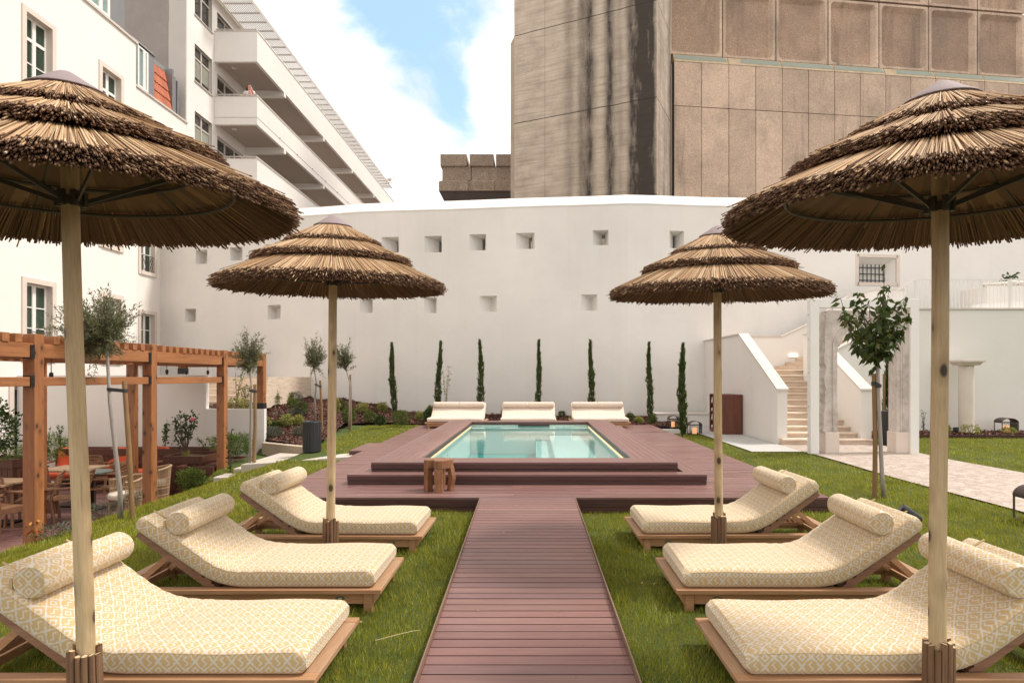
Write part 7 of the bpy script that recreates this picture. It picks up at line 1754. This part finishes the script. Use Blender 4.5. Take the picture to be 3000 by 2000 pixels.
# ---------------------------------------------------------------- lanterns, bins, lights
def lantern(x, y, z, w, h, label, rz=0.0):
    t_ = thing('lantern', label, 'lantern', (x, y, z), rz, 'arched metal lanterns'); hw_ = w / 2; hs = h * .70; d = w * .42
    s_ = MB()
    for sx in (-1, 1):
        for sy_ in (-1, 1): s_.box(sx * hw_ - .008, sx * hw_ + .008, sy_ * d - .008, sy_ * d + .008, 0, hs)
    for zq in (0.004, hs - .014):
        for sx in (-1, 1): s_.box(sx * hw_ - .007, sx * hw_ + .007, -d + .009, d - .009, zq, zq + .016); s_.box(-hw_ + .009, hw_ - .009, sx * d - .007, sx * d + .007, zq, zq + .016)
    s_.box(-hw_ + .007, hw_ - .007, -d + .007, d - .007, .001, .0035); s_.build('frame', M_iron, t_, world=False)
    s_ = MB(); n = 14; ra = h - hs
    o_ = [(-(hw_ + .012) * math.cos(PI * k / n), hs + ra * math.sin(PI * k / n)) for k in range(n + 1)]; i_ = [(-(hw_ + .004) * math.cos(PI * k / n), hs + (ra - .008) * math.sin(PI * k / n)) for k in range(n + 1)]
    for k in range(n):
        for (a, b), fl in ((o_, 0), (i_, 1)) if False else (): pass
        for pr, fl in ((o_, False), (i_, True)):
            q = [(pr[k][0], -d - .01, pr[k][1]), (pr[k + 1][0], -d - .01, pr[k + 1][1]), (pr[k + 1][0], d + .01, pr[k + 1][1]), (pr[k][0], d + .01, pr[k][1])]; s_.face(q[::-1] if fl else q)
        for yy in (-d - .01, d + .01): s_.face([(o_[k][0], yy, o_[k][1]), (o_[k + 1][0], yy, o_[k + 1][1]), (i_[k + 1][0], yy, i_[k + 1][1]), (i_[k][0], yy, i_[k][1])])
    s_.build('arched_roof', M_cap2, t_, world=False)
    s_ = MB(); s_.lathe([(w * .19, 0), (w * .19, hs * .66), (w * .17, hs * .68), (.01, hs * .64)], 18, (0, 0, .006)); s_.build('candle', M_candle, t_, world=False, smooth='auto')
    s_ = MB(); s_.box(-hw_ + .009, hw_ - .009, -d - .001, -d + .001, .02, hs - .015); s_.box(hw_ - .001, hw_ + .001, -d + .009, d - .009, .02, hs - .015); s_.build('glass_panel', M_clear, t_, world=False)
    return t_
M_cap2 = plain('bronze_roof', (.085, .062, .055), .5, .15, 8, Metallic=.5)
lx, ly, lz = at(2035, 1272, lawn_z); lantern(lx, ly, lz + .01, .33, .37, 'lit arched lantern on the grass right of the nearest cypress', .0)
lantern(PX(1971.5, 18.3), 18.3, .16, .27, .36, 'lit arched lantern in front of the white plinth'); lantern(PX(2948, 16.55), 16.55, .155, .40, .41, 'lit arched lantern on the mulch against the terrace wall', -.12)
lx, ly, lz = at(3046, 1530, lawn_z); lantern(lx, ly, lz, .34, .40, 'arched lantern on the lawn cut by the right photo edge', .0)
def bin_(x, y, z, r, h, label):
    t_ = thing('litter_bin', label, 'bin', (x, y, z), group='black slatted bins'); s_ = MB(); n = 28
    for k in range(n):
        a = 2 * PI * k / n; c, s__ = math.cos(a), math.sin(a); w = r * .085
        s_.hexa([(r * c + w * s__, r * s__ - w * c, .02), (r * c - w * s__, r * s__ + w * c, .02), ((r - .015) * c - w * s__, (r - .015) * s__ + w * c, .02), ((r - .015) * c + w * s__, (r - .015) * s__ - w * c, .02)], [(r * c + w * s__, r * s__ - w * c, h - .01), (r * c - w * s__, r * s__ + w * c, h - .01), ((r - .015) * c - w * s__, (r - .015) * s__ + w * c, h - .01), ((r - .015) * c + w * s__, (r - .015) * s__ - w * c, h - .01)])
    s_.build('slats', M_char, t_, world=False); s_ = MB(); s_.lathe([(r * .9, 0), (r * .9, h - .03), (r * .8, h - .03), (r * .8, h - .2), (.01, h - .2)], 24); s_.build('liner', M_black, t_, world=False)
    s_ = MB(); pr = [(r * 1.01, h - .02), (r * 1.01, h), (r * .8, h), (r * .8, h - .02)]
    s_.tube([(r * .98 * math.cos(q), r * .98 * math.sin(q), h - .012) for q in np.linspace(0, 2 * PI, 29)], .011, 6, caps=False); s_.build('rim', M_char, t_, world=False)
bx = at(914, 1323, lawn_z); bin_(bx[0], bx[1], bx[2], .185, .64, 'black slatted litter bin on the grass below the mulch slope'); bin_(PX(2612, 14.4), 14.4, .065, .235, .80, 'charcoal slatted bin partly hidden behind the stone portal')
def spot(pos, d, r, L, label, nm='floodlight'):
    t_ = thing(nm, label, 'floodlight', pos); p = Vector(pos) + Vector((0, 0, r + .03)); d = Vector(d).normalized(); s_ = MB()
    s_.tube([p - d * L * .5, p - d * L * .42, p + d * L * .35, p + d * L * .5], [r * .55, r * .85, r, r * 1.02], 18); s_.build('housing', M_shade, t_, smooth='auto')
    s_ = MB(); s_.cyl(p + d * L * .501, p + d * (L * .505), r * .9, n=18); s_.build('lens', M_glass_dk, t_); s_ = MB(); s_.cyl(pos, p, .02, n=8); s_.box(pos[0] - .04, pos[0] + .04, pos[1] - .04, pos[1] + .04, pos[2] - .01, pos[2] + .01); s_.build('spike', M_shade, t_)
fx = at(2668, 1528, lawn_z); spot(fx, (-.75, .25, .55), .058, .24, 'black cylindrical garden floodlight lying on the right lawn'); spot((PX(2797, 16.5), 16.45, .15), (0, .2, 1), .07, .12, 'black floodlight on the mulch left of the stone column'); spot(tuple(spt(727, 1322, 13.9)), (-.5, .2, .8), .06, .16, 'black floodlight behind the fern by the slender olive')
# towel cabinet
tcab = thing('towel_cabinet', 'dark mahogany cabinet with open towel shelves set under the stair wall', 'cabinet', (5.44, 17.4, .085))
x0, x1, y0, y1, z0, z1 = 5.16, 5.735, 16.88, 18.05, .09, 1.175
s_ = MB(); s_.box(x0, x1, y0 + .022, y0 + .04, z0, z1); s_.box(x0, x1, y1 - .02, y1, z0, z1); s_.box(x0, x1, y0 + .041, y1 - .021, z1 - .025, z1); s_.box(x0 + .001, x1, y0 + .041, y1 - .021, z0, z0 + .08); s_.box(x0 + .32, x0 + .34, y0 + .041, y1 - .021, z0 + .081, z1 - .026)
s_.build('carcass', M_maho, tcab)
s_ = MB(); s_.box(x0 + .002, x1, y0, y0 + .02, z0, z1); 
for a, b, c, d_ in ((x0 + .03, x1 - .03, z1 - .07, z1 - .055), (x0 + .03, x1 - .03, z0 + .1, z0 + .115), (x0 + .03, x0 + .045, z0 + .116, z1 - .071), (x1 - .045, x1 - .03, z0 + .116, z1 - .071)): s_.box(a, b, y0 - .006, y0 - .001, c, d_)
s_.build('door', M_maho, tcab)
s_ = MB(); zs_ = [z0 + .08 + (z1 - .025 - z0 - .08) * k / 4 for k in range(5)]
for z in zs_[1:4]: s_.box(x0 + .004, x0 + .319, y0 + .042, y1 - .022, z - .01, z + .01)
s_.build('shelf', M_maho, tcab); s_ = MB()
for k in range(1, 4): yk = y0 + .04 + (y1 - y0 - .06) * k / 4; s_.box(x0 + .005, x0 + .318, yk - .009, yk + .009, z0 + .081, z1 - .026)
s_.build('divider', M_maho, tcab)
TW = [(0, 0), (0, 1), (0, 2), (0, 3), (1, 0), (1, 2), (1, 3), (2, 1), (2, 2), (2, 3), (3, 3), (3, 1)]
rn = ['bottom', 'second', 'third', 'top']; cn = ['nearest', 'second', 'third', 'farthest']
for r_i, c_i in TW:
    yk = y0 + .04 + (y1 - y0 - .06) * (c_i + .5) / 4; z = zs_[r_i] + .012; t_ = thing('rolled_towel', f'rolled white towels in the {cn[c_i]} cubby of the {rn[r_i]} cabinet shelf', 'towel', (x0 + .17, yk, z), group='rolled white towels in the cabinet')
    s_ = MB()
    for q, (oy, oz) in enumerate(((-.045, .045), (.045, .045), (0, .12))):
        if q == 2 and (r_i + c_i) % 2: continue
        s_.tube([(x0 + .03, yk + oy, z + oz), (x0 + .035, yk + oy, z + oz), (x0 + .28, yk + oy, z + oz)], [.034, .045, .045], 12)
    s_.build('towel', M_towel, t_, smooth='auto')

# ---------------------------------------------------------------- woman on the balcony
def person():
    zf = 13.25; x0, y0 = PX(732, 28.0), 27.98; t_ = thing('person', 'woman in a white tee with red printed scarf leaning on the apartment balcony rail', 'person', (x0, y0, zf))
    J = {'pel': (0, .05, .92), 'ab': (0, .03, 1.08), 'ch': (.0, .0, 1.26), 'nk': (.005, -.02, 1.43), 'hd': (.012, -.04, 1.53), 'hd2': (.014, -.05, 1.60), 'top': (.014, -.04, 1.66),
         'sl': (-.17, .0, 1.37), 'el': (-.26, -.10, 1.14), 'wl': (-.17, -.22, 1.03), 'hl': (-.10, -.26, 1.03), 'sr': (.17, .0, 1.37), 'er': (.27, -.13, 1.17), 'wr': (.165, -.15, 1.42), 'hr': (.125, -.135, 1.50),
         'hipl': (-.09, .05, .88), 'kl': (-.10, .02, .48), 'al': (-.10, .06, .08), 'tl': (-.10, -.09, .03), 'hipr': (.09, .05, .88), 'kr': (.11, .03, .48), 'ar': (.11, .07, .08), 'tr': (.12, -.08, .03)}
    rad = {'pel': .15, 'ab': .115, 'ch': .135, 'nk': .055, 'hd': .082, 'hd2': .088, 'top': .06, 'sl': .062, 'el': .040, 'wl': .028, 'hl': .026, 'sr': .062, 'er': .040, 'wr': .028, 'hr': .026, 'hipl': .095, 'kl': .058, 'al': .04, 'tl': .03, 'hipr': .095, 'kr': .058, 'ar': .04, 'tr': .03}
    E = [('pel', 'ab'), ('ab', 'ch'), ('ch', 'nk'), ('nk', 'hd'), ('hd', 'hd2'), ('hd2', 'top'), ('ch', 'sl'), ('sl', 'el'), ('el', 'wl'), ('wl', 'hl'), ('ch', 'sr'), ('sr', 'er'), ('er', 'wr'), ('wr', 'hr'), ('pel', 'hipl'), ('hipl', 'kl'), ('kl', 'al'), ('al', 'tl'), ('pel', 'hipr'), ('hipr', 'kr'), ('kr', 'ar'), ('ar', 'tr')]
    # fingers: short chains rooted in the palms
    for hand, dx in (('hl', (.055, -.03, -.012)), ('hr', (-.022, -.010, .062))):
        b = Vector(J[hand]); d = Vector(dx); sd_ = d.cross(Vector((0, 1, 0) if hand == 'hr' else (0, 0, 1))).normalized()
        for k in range(4):
            a = b + sd_ * (.012 * (k - 1.5)) + d * .3; n1 = f'{hand}f{k}a'; n2 = f'{hand}f{k}b'; J[n1] = tuple(a + d * .5); J[n2] = tuple(a + d * (.9 + .12 * (k in (1, 2))) + Vector((0, -.01, -.008))); rad[n1] = .0085; rad[n2] = .007; E += [(hand, n1), (n1, n2)]
        n1 = f'{hand}t'; J[n1] = tuple(b + sd_ * -.038 + d * .35); rad[n1] = .009; E.append((hand, n1))
    names = list(J); me = bpy.data.meshes.new('body'); me.from_pydata([J[k] for k in names], [(names.index(a), names.index(b)) for a, b in E], []); o = bpy.data.objects.new('body', me); COL.objects.link(o)
    me.materials.append(M_skin); o.parent = t_
    sk_ = o.modifiers.new('skin', 'SKIN'); sv_ = me.skin_vertices[0].data
    for i, k in enumerate(names): sv_[i].radius = (rad[k], rad[k] * (.78 if k in ('pel', 'ab', 'ch') else 1)); sv_[i].use_root = (k == 'pel')
    o.modifiers.new('sub', 'SUBSURF').levels = 2; o.modifiers['sub'].render_levels = 2
    s_ = MB(); s_.ball((.012, .005, 1.60), .112, n=16, m=10, sq=(1, .92, 1.08)); s_.tube([(-.085, .0, 1.60), (-.105, -.01, 1.48), (-.115, -.02, 1.36)], [.05, .055, .03], 8); s_.tube([(.10, .01, 1.60), (.115, .0, 1.48), (.12, -.01, 1.38)], [.045, .045, .025], 8); s_.build('hair', M_hair, t_, world=False, smooth=True)
    s_ = MB(); s_.tube([(0, .04, .92), (0, .03, 1.1), (0, 0, 1.28), (.0, -.005, 1.38), (.0, -.015, 1.41)], [.17, .15, .165, .13, .07], 16); s_.tube([(-.12, 0, 1.36), (-.185, -.015, 1.34), (-.225, -.055, 1.24)], [.075, .072, .066], 10); s_.tube([(.12, 0, 1.36), (.185, -.02, 1.34), (.23, -.07, 1.26)], [.075, .072, .066], 10); s_.build('white_tee', M_tee, t_, world=False, smooth=True)
    s_ = MB(); s_.tube([(.075, -.10, 1.42), (.10, -.16, 1.28), (.11, -.17, 1.1), (.11, -.13, .95)], [.05, .075, .082, .08], 10); s_.build('red_scarf', M_red, t_, world=False, smooth=True)
    s_ = MB(); s_.tube([(0, .05, .95), (0, .05, .80), (0, .05, .50)], [.165, .19, .22], 16); s_.build('skirt', M_red, t_, world=False, smooth=True)
    f_ = MB()
    for sx in (-1, 1): f_.ball((.016 + sx * .031, -.130, 1.585), .010, n=8, m=6, sq=(1.3, .5, .8)); f_.ball((.016 + sx * .032, -.131, 1.605), .012, n=6, m=4, sq=(1.4, .4, .35))
    f_.build('eyes', M_hair, t_, world=False); f_ = MB(); f_.ball((.017, -.128, 1.525), .02, n=8, m=6, sq=(1.2, .35, .38)); f_.build('mouth', plain('lips', (.45, .10, .09), .5), t_, world=False); f_ = MB(); f_.ball((.017, -.140, 1.555), .016, n=8, m=6, sq=(.7, .9, 1.2)); f_.build('nose', M_skin, t_, world=False)
person()
